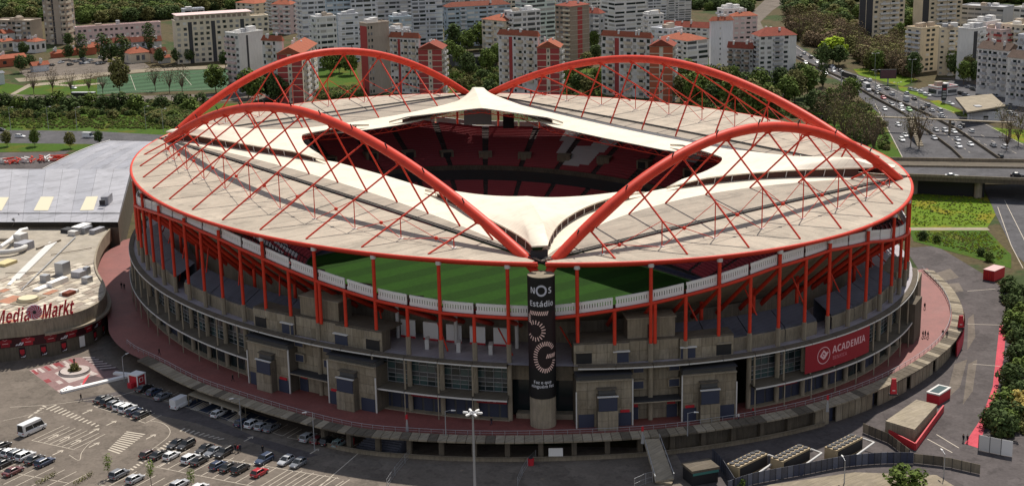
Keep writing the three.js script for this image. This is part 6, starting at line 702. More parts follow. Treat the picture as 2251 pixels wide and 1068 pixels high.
row('bush', [LM.mid, LM.olive, LM.dark], [[-313.56,-207.48],[-296.39,-203.67],[-305.96,-219.32],[-287.38,-212.67],[-287.12,-192.75],[-273.01,-199.06]], 7, 'shrub on the green bank behind the far roof corner, # from the left', 'shrubs on the bank');
row('round', [LM.mid, LM.dark, LM.olive], [[-354.5,-337.04],[-317.9,-306.88],[-289.08,-275.68],[-259.79,-240.27],[-240.94,-229.42],[-227.17,-224.32],[-240.23,-239.87],[-234.74,-245.39]], 11, 'tree beside the third and fourth red gables, # in the row', 'trees beside the right gables');
row('round', [LM.mid, LM.dark, LM.mid, LM.olive], [[-218.78,-281.29],[-200.33,-270.33],[-206.22,-283.87],[-188.02,-273.26],[-188.9,-281.84],[-175.23,-276.89],[-166.38,-276.71],[-186.93,-246.83],[-176.32,-245.23],[-167.96,-248.54],[-158.04,-250.09],[-148.32,-251.62],[-146.73,-261.67],[-164.11,-288.13],[-145.11,-271.87],[-133.54,-250.35],[-133.66,-239.01],[-175.31,-314.86],[-155.27,-297.09],[-150.76,-283.61]], 13, 'green tree in the belt behind the far-right roof arch, # in the row', 'trees behind the right arch');
row('bare', [LM.brown, LM.olive, LM.brown, LM.mid], [[-96.78,-242.12],[-87.66,-237.13],[-98.99,-254.74],[-80.08,-237.98],[-84.16,-247.98],[-70.22,-234.47],[-63.78,-221.2],[-57.93,-220.89],[-60.11,-229.02],[-69.73,-221.53],[-47.88,-212.6],[-109.39,-264.06],[-114.71,-277.84],[-50.76,-238.88],[-45.72,-237.68]], 15, 'bare brown tree between the right arch and the slip road, # in the row', 'bare trees by the slip road');
row('round', [LM.dark, LM.mid], [[-113.69,-259.63],[-120.05,-272.36],[-124.99,-283.91],[-130.81,-298.6],[-124.99,-267.28]], 11, 'leafy tree above the right arch beside the small car park, # from the left', 'leafy trees by the small car park');
tree('cypress', LM.dark, [-172.24,-327.83], 22, 'slim dark cypress standing beside the highway', null, null, 0.8);
tree('round', LM.bright, [-217.21,-387.77], 15, 'bright yellow-green tree beside the highway bend', null, null, 1.3);
tree('round', LM.dark, [-217.31,-380.59], 11, 'dark tree below the bright yellow-green tree', null, null, 1.2); tree('round', LM.dark, [-210.62,-384.79], 11, 'dark tree right of the bright yellow-green tree', null, null, 1.2);
row('bare', [LM.brown, LM.brown, LM.olive], [[-330.28,-478.16],[-339.48,-495.6],[-315.81,-475.84],[-323.06,-491.23],[-301.92,-473.39],[-310.16,-490.47],[-289.22,-473.21],[-277.92,-466.13],[-267.7,-461.38],[-249.03,-443.06],[-249.85,-436.9],[-226.72,-420.1],[-217.99,-416.04],[-295.45,-449.65],[-286.8,-451.98],[-197.11,-388.74],[-192.54,-388.66],[-184.3,-383.26],[-189.61,-396.09],[-175.13,-383.45],[-174.65,-388.32],[-182.96,-402.59],[-163.76,-381.7],[-211.89,-421.94],[-214.35,-432.02],[-217.05,-442.11],[-203.19,-430.35]], 14, 'leafless brown tree in the grove beyond the highway, # in the row', 'leafless grove beyond the highway', null, 1.25);
row('round', [LM.mid, LM.olive, LM.dark], [[-151.11,-400.64],[-166.44,-418.76],[-143.5,-393.27],[-246.79,-481.12],[-242.9,-470.78],[-154.91,-375.69],[-129.14,-380.88],[-131.86,-388.28],[-125.33,-384.68],[-179.99,-378.66],[-186.92,-380.68]], 12, 'green tree among the right-hand apartment blocks, # in the row', 'trees among the right blocks', null, 0.8);
row('bare', [LM.brown, LM.olive], [[-34.02,-279.3],[-23.64,-270.1],[-21.44,-259.47],[-47.17,-293.78],[-42.15,-299.01]], 11, 'bare tree at the right edge above the overpass, # in the row', 'bare trees at the right edge');
row('bush', [LM.dark, LM.mid], [[39.65,-128.13],[44.46,-128.73],[61.99,-125.5],[66.95,-122.35]], 2.8, 'dark shrub on the grass bank beside the access road, # from the left', 'shrubs on the right bank');
row('bush', [LM.dark, LM.dark, LM.mid], [[92.64,-94.8],[100.38,-86],[107.27,-74.54],[115.05,-65.31],[121.01,-55.09],[127.99,-47.05],[130.05,-40.63],[135.69,-34.5],[137.94,-27],[139.9,-21.47],[141.2,-17.27],[143.99,-18.66],[143.33,-23.55],[145.52,-14.9],[103.49,-83.91],[87.59,-101.37],[121.32,-57.82]], 5.2, 'dense dark shrub in the hedge along the pink walk, # from the far end', 'hedge along the pink walk', null, 1.1);
row('bush', LM.yellow, [[139.64,-28.99],[142.96,-25.04]], 5, 'yellow flowering shrub in the hedge at the right edge, # from the far end', 'yellow shrubs');
row('sapling', LM.lime, [[46.93,132.38],[55.95,127.61],[62.29,122.35]], 4.6, 'slender pale green sapling in the car park, # from the left', 'car park saplings');
tree('bush', LM.mid, [148.86,19.98], 5, 'rounded green shrub at the bottom edge by the kerb', null, null, 1.6); tree('bush', LM.mid, [128.75,42.82], 2.2, 'small palm-like shrub before the left chiller', null, null, 1);
if (PLANTER) { const v = TG.bush[0]; const sh = part(PLANTER[0], 'planter_shrub', v[1], LM.olive, 0, 0.4, 0); sh.scale.set(2.6, 2, 2.6); part(PLANTER[0], 'planter_trunk', new G().tube([[0.4, 0.5, 0], [0.5, 2.2, 0.1], [0.2, 3.4, 0]], [0.2, 0.14, 0.3], 6), LM.bark); }
function hedge(label, pts, h) { const g = []; seed = 99; along(pts, 0, 0.8, null, a => g.push([a.x, h * 0.55, a.z, h * 0.6, rr(0.7, 1.2)])); solo('hedge', label, 'hedge', leaves(g, 26, 0.14, 55), LM.olive); }
hedge('low clipped hedge strip at the bottom left, left one', [[41.27,144.3],[38.43,139.07]], 0.9); hedge('low clipped hedge strip at the bottom left, right one', [[46.03,138.69],[43.1,133.56]], 0.9);
// woods and scrub that read as one mass
const WOODS = { wooded_hillside: 'distant wooded hillside at upper left', wooded_park: 'distant woods at upper right', wooded_rise: 'wooded rise above the white blocks', undergrowth: 'scrub above the avenue', knoll_grass: 'rough grass on the knoll below the overpass', rough_grass: 'rough grass on the meadow', grove_thicket: 'thicket behind the right roof arch', brown_thicket: 'grove beyond the highway', bank_thicket: 'low scrub on banks and hedges' };
function wood(name, polys, n, h, mats, kind = 'round') { seed = 4242; mats.forEach((m, k) => { const pos = []; let guard = 0; while (pos.length < n / mats.length && guard++ < 60000) { const poly = polys[Math.floor(rnd() * polys.length)], xs = poly.map(p => p[0]), zs = poly.map(p => p[1]); const p = [lerp(Math.min(...xs), Math.max(...xs), rnd()), lerp(Math.min(...zs), Math.max(...zs), rnd())]; if (inside(p, poly)) pos.push(p); } const im = new THREE.InstancedMesh(TG[kind][k % 3][1], m, pos.length), o = new THREE.Object3D(); pos.forEach((p, i) => { const s = h * rr(0.7, 1.3); o.position.set(p[0], -0.22 * s, p[1]); o.rotation.y = rr(0, 6.3); o.scale.set(s * 1.25, s, s * 1.25); o.updateMatrix(); im.setMatrixAt(i, o.matrix); }); im.name = numbered(name); tag(stuff(im), `${['dark', 'mid', 'pale'][k]} green part of the ${WOODS[name]}`, 'wood', WOODS[name]); scene.add(im); }); }
wood('wooded_hillside', [[[-1122.27,-219.08],[-855.26,-440.62],[-719.1,-346.78],[-695.93,-298.59],[-743.1,-290.56],[-709.01,-238.49],[-702.4,-221.18],[-730.53,-172.85],[-767.03,-162.6],[-834.23,-125.65]]], 1500, 11, [LM.dark, LM.mid, LM.olive]);
wood('wooded_park', [[[-509.77,-676.66],[-467.65,-712.1],[-298.88,-507.23],[-340.69,-517.9],[-382.51,-532.75]], [[-441.97,-733.71],[-436.12,-738.62],[-288.67,-548.86],[-293.22,-544.68]], [[-409.77,-760.8],[-370.29,-818.22],[-307.99,-723],[-352.84,-683.92]]], 420, 10, [LM.dark, LM.mid, LM.olive]);
wood('wooded_rise', [[[-626.01,-630.84],[-545.91,-697.3],[-411.99,-524.76],[-450.99,-528.51],[-528.98,-543.57]]], 260, 9, [LM.dark, LM.mid]);
wood('undergrowth', [[[-429.13,1.31],[-345.6,-79.94],[-307.87,-59.15],[-334.1,-48.99],[-381.63,17]], [[-352.96,-50.63],[-337.14,-75.79],[-286.6,-44.45],[-316.07,-40.82]]], 900, 3.2, [LM.dark, LM.olive, LM.mid], 'bush');
wood('rough_grass', [[[-390.4,14.1],[-316.74,-56.68],[-291.88,-40.5],[-357.73,24.89]]], 900, 1.1, [LM.olive, LM.mid, LM.lime], 'bush');
wood('knoll_grass', [[[-1.53,-174.19],[15.03,-192.17],[34.97,-170.28],[42.6,-155.15],[27.74,-138.78]], [[32.46,-133.12],[47.07,-149.27],[66.29,-131.77],[68.41,-125.42],[39.41,-126.28]]], 1500, 0.42, [LM.lime, LM.olive, LM.bright], 'bush');
wood('grove_thicket', [[[-136.88,-271.75],[-128.91,-305.82],[-96.04,-277.85],[-52,-227.16],[-49.88,-201.89],[-102.1,-243.99]], [[-196.14,-255.72],[-190.42,-280.31],[-154.81,-279.49],[-121.25,-263.01],[-128.24,-244.6],[-175.43,-235.73]]], 420, 3, [LM.olive, LM.mid, LM.dark], 'bush');
wood('brown_thicket', [[[-371.95,-524.25],[-295.52,-504.04],[-196.28,-389.56],[-228.18,-411.16],[-260.93,-426.33],[-295.55,-443.74]], [[-241.58,-444.79],[-224.23,-461.35],[-161.09,-380.07],[-195.44,-390.38]]], 260, 9, [LM.brown, LM.olive], 'round');
wood('bank_thicket', [[[-356.02,-233.21],[-336.08,-252.73],[-271.9,-204.1],[-271.89,-198.23],[-291.95,-187.89]], [[-285.4,-257.03],[-276.19,-277.17],[-214.99,-223.74],[-230.53,-211.64]], [[-332.15,-137.53],[-328.18,-161.6],[-302.93,-145.73],[-316.42,-128.28]], [[87.12,-100.84],[93.21,-107.73],[150.47,-20.71],[145.23,-14.56],[140.34,-20.06],[131.5,-38.01]]], 420, 3.4, [LM.dark, LM.mid, LM.olive], 'bush');

// ---------- vehicles ----------
const paint = c => new THREE.MeshPhysicalMaterial({ color: new THREE.Color().setRGB(...c), roughness: 0.4, clearcoat: 0.8, clearcoatRoughness: 0.15, side: THREE.DoubleSide });
const PC = { white: paint([0.72, 0.72, 0.72]), black: paint([0.012, 0.012, 0.014]), grey: paint([0.16, 0.17, 0.19]), silver: paint([0.42, 0.43, 0.45]), blue: paint([0.03, 0.05, 0.1]), red: paint([0.42, 0.012, 0.025]), teal: paint([0.25, 0.36, 0.36]), brown: paint([0.09, 0.05, 0.045]), green: paint([0.2, 0.45, 0.12]), yellow: paint([0.5, 0.42, 0.05]), maroon: paint([0.12, 0.02, 0.025]) };
const tyreM = mat([0.015, 0.015, 0.015], 0.9), rimM = mat([0.4, 0.4, 0.42], 0.4, null, { metalness: 0.7 }), headM = mat([0.7, 0.7, 0.68], 0.2), tailM = mat([0.35, 0.01, 0.01], 0.3), carGlass = mat([0.015, 0.018, 0.02], 0.08);
function loft(secs, k) { const g = new G(), R = secs.map(s => k(s)); for (let i = 0; i + 1 < R.length; i++) for (let j = 0; j < R[i].length; j++) { const n = (j + 1) % R[i].length; g.quad(R[i][j], R[i + 1][j], R[i + 1][n], R[i][n]); } for (const r of [R[0], R[R.length - 1]]) for (let j = 1; j + 1 < r.length; j++) g.tri(r[0], r[j], r[j + 1]); return g; }
function carShape(L, W, hb, H, r0, r1, t0, t1, low = 0.24) { // rear/front x of cabin base and top
  const h = L / 2, secs = [[-h, 0.8, hb * 0.8, 0.38], [-h + 0.12, 0.93, hb * 0.97, 0.28], [-h * 0.6, 1, hb * 1.02, low], [0, 1, hb, low], [h * 0.55, 0.99, hb * 0.97, low], [h - 0.35, 0.94, hb * 0.84, 0.26], [h - 0.06, 0.82, hb * 0.68, 0.32], [h, 0.7, hb * 0.58, 0.38]];
  const ring = ([x, w, top, bot]) => { w *= W / 2; return [[x, bot, -w * 0.94], [x, lerp(bot, top, 0.45), -w], [x, lerp(bot, top, 0.85), -w * 0.97], [x, top, -w * 0.84], [x, top * 1.01, 0], [x, top, w * 0.84], [x, lerp(bot, top, 0.85), w * 0.97], [x, lerp(bot, top, 0.45), w], [x, bot, w * 0.94]]; };
  const body = loft(secs, ring).geo(), wb = W / 2 * 0.86, wt = W / 2 * 0.68, cab = new G().hexa([r0, hb * 0.96, wb], [r1, hb * 0.96, wb], [r1, hb * 0.96, -wb], [r0, hb * 0.96, -wb], [t0, H - 0.05, wt], [t1, H - 0.05, wt], [t1, H - 0.05, -wt], [t0, H - 0.05, -wt]).geo();
  const e = 0.03, roof = new G().hexa([t0 - e, H - 0.06, wt + e], [t1 + e, H - 0.06, wt + e], [t1 + e, H - 0.06, -wt - e], [t0 - e, H - 0.06, -wt - e], [t0 + 0.12, H, wt - 0.1], [t1 - 0.12, H, wt - 0.1], [t1 - 0.12, H, -wt + 0.1], [t0 + 0.12, H, -wt + 0.1]); for (const s of [-1, 1]) { for (const [a, b] of [[r0, t0], [r1, t1], [lerp(r0, r1, 0.5), lerp(t0, t1, 0.47)]]) roof.tube([[a, hb * 0.94, s * wb], [b, H - 0.05, s * wt]], 0.045, 4); }
  return { body, cab, roof: roof.geo(), L, W, hb, H };
}
const SH = { hatch: carShape(4.1, 1.78, 0.92, 1.48, -1.95, 1.0, -1.45, 0.15), sedan: carShape(4.6, 1.82, 0.9, 1.44, -1.75, 0.95, -0.95, 0.15), suv: carShape(4.5, 1.88, 1.02, 1.66, -2.15, 1.0, -1.8, 0.3, 0.3), estate: carShape(4.6, 1.82, 0.92, 1.48, -2.15, 0.95, -1.85, 0.15), van: carShape(5.4, 2.0, 1.15, 2.45, -2.65, 2.0, -2.6, 1.1, 0.3), bus: carShape(6.6, 2.05, 1.2, 2.65, -3.25, 2.7, -3.2, 1.9, 0.3) };
const wheelG = (() => { const g = new G().tube([[0, 0, -0.11], [0, 0, -0.08], [0, 0, 0.08], [0, 0, 0.11]], [0.27, 0.33, 0.33, 0.27], 16); return g.geo(); })(), rimG = new G().tube([[0, 0, -0.125], [0, 0, 0.125]], 0.2, 10).geo();
function car(kind, col, p, yaw, label, o = {}) {
  const s = SH[kind], c = thing(o.name || 'parked_car', label, o.cat || 'car', p[0], o.y || 0, p[1], yaw, o.group); part(c, 'body', s.body, PC[col]);
  if (o.panel) { part(c, 'cargo_body', new G().box(-s.L / 2 + 0.05, s.hb * 0.95, -s.W * 0.43, s.L * 0.2, s.H, s.W * 0.43), PC[col]); part(c, 'windscreen', new G().hexa([s.L * 0.2, s.hb * 0.9, s.W * 0.4], [s.L * 0.38, s.hb * 0.9, s.W * 0.4], [s.L * 0.38, s.hb * 0.9, -s.W * 0.4], [s.L * 0.2, s.hb * 0.9, -s.W * 0.4], [s.L * 0.19, s.H - 0.2, s.W * 0.38], [s.L * 0.22, s.H - 0.2, s.W * 0.38], [s.L * 0.22, s.H - 0.2, -s.W * 0.38], [s.L * 0.19, s.H - 0.2, -s.W * 0.38]), carGlass); part(c, 'cab_roof', new G().box(s.L * 0.1, s.H - 0.21, -s.W * 0.4, s.L * 0.23, s.H - 0.05, s.W * 0.4), PC[col]); }
  else { part(c, 'windows', s.cab, carGlass); part(c, 'roof', s.roof, PC[col]); if (kind === 'bus') { for (const q of [-1, 1]) part(c, 'side_panel', new G().box(-s.L / 2 + 0.15, s.hb * 0.95, q * s.W * 0.43 - 0.05, -s.L / 2 + 0.75, s.H - 0.1, q * s.W * 0.43 + 0.02), PC[col]); part(c, 'roof_shell', new G().box(-s.L / 2 + 0.1, s.H - 0.5, -s.W * 0.42, s.L * 0.29, s.H + 0.03, s.W * 0.42), PC[col]); } }
  if (o.far) return c;
  for (const [x, z] of [[-s.L * 0.3, -1], [-s.L * 0.3, 1], [s.L * 0.31, -1], [s.L * 0.31, 1]]) { const w = part(c, 'wheel', wheelG, tyreM, x, 0.33, z * (s.W / 2 - 0.1)); part(w, 'rim', rimG, rimM); }
  for (const z of [-1, 1]) { part(c, 'headlight', new G().box(s.L / 2 - 0.2, s.hb * 0.62, z * s.W * 0.33 - 0.16, s.L / 2 - 0.02, s.hb * 0.75, z * s.W * 0.33 + 0.16), headM); part(c, 'tail_light', new G().box(-s.L / 2 - 0.02, s.hb * 0.66, z * s.W * 0.37 - 0.13, -s.L / 2 + 0.1, s.hb * 0.86, z * s.W * 0.37 + 0.13), tailM); part(c, 'mirror', new G().box(0.55, s.hb, z * s.W * 0.5 - 0.06, 0.72, s.hb + 0.15, z * s.W * 0.5 + 0.06), PC[col]); }
  part(c, 'number_plate', new G().box(-s.L / 2 - 0.03, 0.45, -0.25, -s.L / 2 + 0.05, 0.56, 0.25), M.offwhite);
  return c;
}
const park = (list, where, rev) => list.forEach(([p, kind, col, txt, flip], i) => car(kind, col, p, HD + (flip ? PI : 0) + rr(-0.03, 0.03), `${txt} ${where}`));
park([[[6.5,116.67], 'sedan', 'black', 'leftmost black car'], [[9.04,116.26], 'suv', 'black', 'second black car from left'], [[11.22,115.82], 'hatch', 'grey', 'grey car left of the white pair'], [[13.51,115.23], 'estate', 'white', 'left one of two white cars'], [[15.65,114.8], 'suv', 'white', 'right one of two white cars'], [[18.09,114.41], 'hatch', 'blue', 'dark blue car beside the white pair'], [[20.89,113.99], 'sedan', 'black', 'rightmost black car']], 'in the row of seven by the mosaic square');
park([[[6.09,106.73], 'sedan', 'black', 'leftmost dark car'], [[9.76,105.98], 'hatch', 'blue', 'dark blue hatchback'], [[13.7,105.73], 'sedan', 'grey', 'grey saloon'], [[31.33,100.99], 'hatch', 'white', 'white hatchback on blue bay'], [[39.35,99.56], 'hatch', 'blue', 'blue-grey hatchback'], [[41.54,98.16], 'suv', 'white', 'white crossover'], [[43.93,97.31], 'hatch', 'silver', 'silver hatchback after the white crossover'], [[45.91,96.14], 'sedan', 'grey', 'dark grey saloon']], 'in the shaded row below the plaza wall');
park([[[55.62,93.06], 'suv', 'silver', 'silver SUV, first of four'], [[58.07,92.04], 'hatch', 'maroon', 'dark maroon car, second of four'], [[60.03,90.84], 'suv', 'black', 'black SUV, third of four'], [[62.3,89.64], 'hatch', 'teal', 'pale teal car, last of four']], 'parked in shade left of the plaza stairs');
park([[[42.09,122], 'hatch', 'brown', 'dark brown car, leftmost'], [[43.9,120.58], 'sedan', 'black', 'black car next to the brown one'], [[46,118.81], 'hatch', 'white', 'white hatchback left of the white SUV'], [[49.97,116.58], 'suv', 'white', 'white SUV'], [[51.98,115.6], 'sedan', 'black', 'black car right of the white SUV'], [[56.43,113.78], 'hatch', 'blue', 'dark blue car'], [[58.58,112.62], 'sedan', 'black', 'black car right of the dark blue one'], [[60.88,111.25], 'suv', 'black', 'black SUV'], [[64.87,109.22], 'hatch', 'red', 'bright red hatchback']], 'in the sunny front row');
park([[[40.94,115.44], 'sedan', 'black', 'leftmost black car', 1], [[42.94,114.19], 'suv', 'black', 'second black car, taller', 1], [[47.15,112.13], 'sedan', 'black', 'black car left of the charcoal one', 1], [[49.57,111.42], 'sedan', 'grey', 'charcoal saloon', 1], [[51.58,110.13], 'suv', 'black', 'black SUV right of the charcoal saloon', 1], [[59.93,105.55], 'suv', 'blue', 'dark navy car above the red one', 1], [[63.14,102.46], 'hatch', 'silver', 'pale silver hatchback', 1], [[65.9,101.27], 'hatch', 'grey', 'rightmost grey-blue hatchback', 1]], 'in the sunny back row');
park([[[23.11,143.25], 'hatch', 'white', 'left white car'], [[25.07,142.37], 'suv', 'grey', 'grey SUV between two white cars'], [[27.01,141.5], 'suv', 'white', 'right white car'], [[29.8,140.67], 'sedan', 'black', 'black saloon'], [[32.45,139.63], 'estate', 'blue', 'blue-grey estate'], [[18.47,143.29], 'hatch', 'black', 'black car cut by the picture edge'], [[27.72,146.25], 'sedan', 'black', 'black saloon nearer the picture edge'], [[32.8,146.05], 'sedan', 'maroon', 'dark red saloon'], [[21.72,144.89], 'hatch', 'grey', 'grey hatchback at the very edge']], 'in the block of cars at the lower left');
park([[[47.85,130.63], 'suv', 'grey', 'grey SUV beside the left sapling'], [[51.9,129.14], 'hatch', 'silver', 'silver hatchback right of the left sapling'], [[59.86,123.63], 'estate', 'silver', 'silver estate between two saplings'], [[63.88,121.43], 'hatch', 'white', 'white car right of the last sapling']], 'at the bottom edge of the car park');
car('van', 'white', [21,104.84], HD, 'white panel van in the shaded row below the plaza', { panel: true, name: 'panel_van', cat: 'van' });
car('bus', 'white', [14.08,135.33], HD, 'white minibus with dark windows parked across empty bays', { name: 'minibus', cat: 'minibus' });
// traffic on the highway: px list in photo order, coloured
const HWA = -0.61, HWB = -0.56;
const traffic = (pts, cols, label, yaw, grp, kind) => { const cnt = {}; pts.forEach((p, i) => { const c = cols[i % cols.length]; cnt[c] = (cnt[c] ?? -1) + 1; car(kind || ['hatch', 'sedan', 'suv'][i % 3], c, p, yaw + rr(-0.04, 0.04), `${ord(cnt[c])} ${({ grey: 'dark grey', silver: 'silver' })[c] || c} car ${label}`, { far: true, name: 'car', group: grp }); }); };
const mid = ['white', 'white', 'grey', 'white', 'silver', 'black', 'white', 'silver', 'white', 'grey'];
traffic([[-229.76,-380.3],[-227.72,-387.1],[-208.51,-377.59],[-199.91,-367.9],[-197.56,-359.16],[-163.31,-336.76],[-152.24,-322.57],[-129.09,-319.95],[-113.95,-307.11],[-110.4,-309.02],[-103.65,-300.74],[-100.6,-302.2],[-109.47,-296.44],[-140.01,-329.21],[-148.24,-340.06]], ['white', 'white', 'white', 'silver', 'white', 'white', 'white', 'red', 'grey', 'white', 'white', 'green', 'white', 'black', 'white'], 'from the far end, near highway lanes above the footbridge', HWA, 'cars on the near lanes');
traffic([[-248.31,-396.76],[-255.45,-407.81],[-241.81,-398],[-198.64,-371.39],[-193.71,-367.35],[-167.39,-350.88],[-169.24,-355.21],[-167.36,-357.08],[-151.88,-344.24],[-146.36,-338.07],[-144.51,-341.86],[-132.81,-330.87],[-129.74,-337.69],[-117.72,-327.87],[-102.31,-317.27],[-98.77,-309.07],[-93.06,-308.28],[-90.74,-310.65],[-84.29,-302.65],[-80.54,-298.57]], ['black', 'grey', 'black', 'black', 'grey', 'black', 'grey', 'silver', 'black', 'white', 'black', 'silver', 'silver', 'black', 'grey', 'black', 'silver', 'silver', 'white', 'grey'], 'from the far end, far highway lanes above the footbridge', HWA + PI, 'cars on the far lanes');
traffic([[-81.28,-270.12],[-65,-253.77],[-59.93,-245.28],[-53.57,-257.42],[-63.75,-272.15],[-60.03,-273.15],[-56.33,-274.15],[-45.64,-261.65],[-37.04,-250.74],[-36.1,-256.97]], ['white', 'white', 'white', 'silver', 'grey', 'silver', 'white', 'silver', 'white', 'white'], 'from the left, near lanes between footbridge and overpass', HWA, 'cars below the footbridge');
traffic([[-67.46,-287.46],[-60.35,-282.98],[-62.03,-287.13],[-52.17,-279.92],[-29.1,-261.72],[-24.07,-261.83],[-15.2,-246.09]], ['black', 'grey', 'black', 'white', 'grey', 'white', 'black'], 'from the left, far lanes between footbridge and overpass', HWA + PI, 'cars below the footbridge');
car('van', 'white', [-149.4,-333.08], HWA, 'white box truck on the highway below the sign gantry', { panel: true, far: true, name: 'box_truck', cat: 'truck' }).scale.set(1.5, 1.5, 1.2);
car('van', 'silver', [-117.97,-322.26], HWA + PI, 'pale lilac van on the far highway lanes', { panel: true, far: true, name: 'van', cat: 'van' });
traffic([[-134.72,-347.84],[-131.57,-347.18],[-125.41,-343.93],[-119.8,-340.31],[-98.26,-328.28],[-111.25,-354.48],[-107.48,-352.75],[-119.88,-372.38],[-114.22,-368.43],[-109.31,-365.78],[-104.79,-364.71],[-95.88,-359.01],[-79.91,-346.98],[-79.08,-351.27],[-64.81,-325.9],[-61.33,-323.11],[-155.01,-304.73],[-149.69,-302.74],[-139.9,-296.43]], ['silver', 'white', 'white', 'white', 'white', 'black', 'grey', 'grey', 'black', 'grey', 'silver', 'grey', 'black', 'silver', 'white', 'silver', 'silver', 'silver', 'silver'], 'from the left, parked around the fuel station', HWA + 0.5, 'cars round the fuel station');
traffic([[-528.83,-76.59],[-536.12,-84.82],[-522.79,-85.02],[-533.1,-92.93],[-543.52,-101.29],[-530.98,-97.6],[-523.2,-92.25],[-522.87,-95.13],[-530.66,-100.51],[-514.23,-98.43],[-514.29,-100.92],[-539.23,-110.78],[-519.96,-108.29]], ['black', 'silver', 'black', 'grey', 'grey', 'black', 'blue', 'white', 'silver', 'grey', 'black', 'white', 'yellow'], 'from the left, parked on the gravel lot', HD, 'cars on the gravel lot');
car('estate', 'white', [-320.84,17.03], 0.63, 'white estate car on the avenue at the left', { name: 'car', far: true }); car('van', 'white', [-298.83,-4.55], 0.63, 'white van on the avenue near the arch foot', { name: 'van', cat: 'van', panel: true, far: true }); car('van', 'white', [-378.21,-61.82], 0.79, 'white van on the street below the sports field', { name: 'van', cat: 'van', far: true, panel: true }); car('hatch', 'black', [-341.87,17.77], 0.63, 'dark car at the far left of the avenue', { name: 'car', far: true }); car('hatch', 'white', [-436.76,-52.73], 0.3, 'white car by the park path before the sports field', { name: 'car', far: true });
car('sedan', 'white', [12.49,-178.53], 0.62, 'white saloon driving on the overpass', { name: 'car', y: 7.04 }); car('sedan', 'black', [26.14,-195.27], 0.62, 'black saloon on the overpass at the right edge', { name: 'car', y: 7.04 });
{ const p = [-402.8,-44.61]; const b = thing('city_bus', 'dark long bus with pale roof on the street left of the sports field', 'bus', p[0], 0, p[1], 0.79); part(b, 'body', new G().box(-6, 0.4, -1.25, 6, 2.9, 1.25), PC.black); part(b, 'roof', new G().box(-5.9, 2.9, -1.2, 5.9, 3.15, 1.2), PC.white); part(b, 'windows', new G().box(-5.7, 1.5, -1.28, 5.9, 2.6, 1.28), carGlass); for (const x of [-4, 3.8]) for (const z of [-1.15, 1.15]) part(b, 'wheel', wheelG, tyreM, x, 0.45, z).scale.setScalar(1.4); }
// ---------- lamps ----------
function streetLamp(p, h, label, arms = 1, y = 0, turn = 0, group) { const l = thing('street_lamp', label, 'lamp', p[0], y, p[1], turn, group); part(l, 'pole', new G().tube([[0, 0, 0], [0, h * 0.5, 0], [0, h, 0]], [0.13, 0.1, 0.07], 8), M.steel); for (let k = 0; k < arms; k++) { const s = k ? -1 : 1; part(l, 'arm', new G().tube([[0, h - 0.1, 0], [s * 0.8, h + 0.15, 0], [s * 1.5, h + 0.2, 0]], 0.05, 6), M.steel); part(l, 'lamp_head', new G().hexa([s * 1.2, h + 0.1, 0.16], [s * 2.1, h + 0.14, 0.12], [s * 2.1, h + 0.14, -0.12], [s * 1.2, h + 0.1, -0.16], [s * 1.2, h + 0.3, 0.14], [s * 2.1, h + 0.24, 0.1], [s * 2.1, h + 0.24, -0.1], [s * 1.2, h + 0.3, -0.14]), M.white); } }
streetLamp([111.92,40.17], 4.8, 'slim lamp post on the plaza in front of the right concrete block', 1, PL, 0.8); streetLamp([81.45,76.6], 5.4, 'slim lamp post on the plaza left of the banner tower', 1, PL, 0.8);
streetLamp([61.24,94.85], 8.2, 'two-headed lamp post at the edge of the car park below the plaza', 1, 0, HD + 2.4); streetLamp([41.74,101.03], 7, 'lamp post in the shaded row beside the blue bays', 1, 0, HD + 2.4); streetLamp([-2.54,107.75], 6, 'lamp post with a red pennant beside the mosaic square', 1, 0, HD); streetLamp([139.86,26.53], 4.6, 'lamp post with white head before the slate fence', 1, 0, 2.6); streetLamp([150.24,10.43], 4.8, 'lamp post with white head by the concrete panel wall', 1, 0, 2.6);
[[-330.27,1.02],[-320.1,-8.02],[-300.43,-31.6],[-288.89,-34.41],[-341.2,13.96]].forEach((p, i) => streetLamp(p, 10, `tall lamp post along the avenue, ${ord([1, 2, 3, 4, 0][i])} from the left`, 1, 0, 1, 'avenue lamps')); [[-141.59,-329.5],[-111.05,-306.65],[-93.63,-299.5],[-178.02,-374.07],[-151.17,-369.07]].forEach((p, i) => streetLamp(p, 11, `tall lamp post beside the highway, ${ord(i)} of five`, 2, 0, 1, 'highway lamps'));
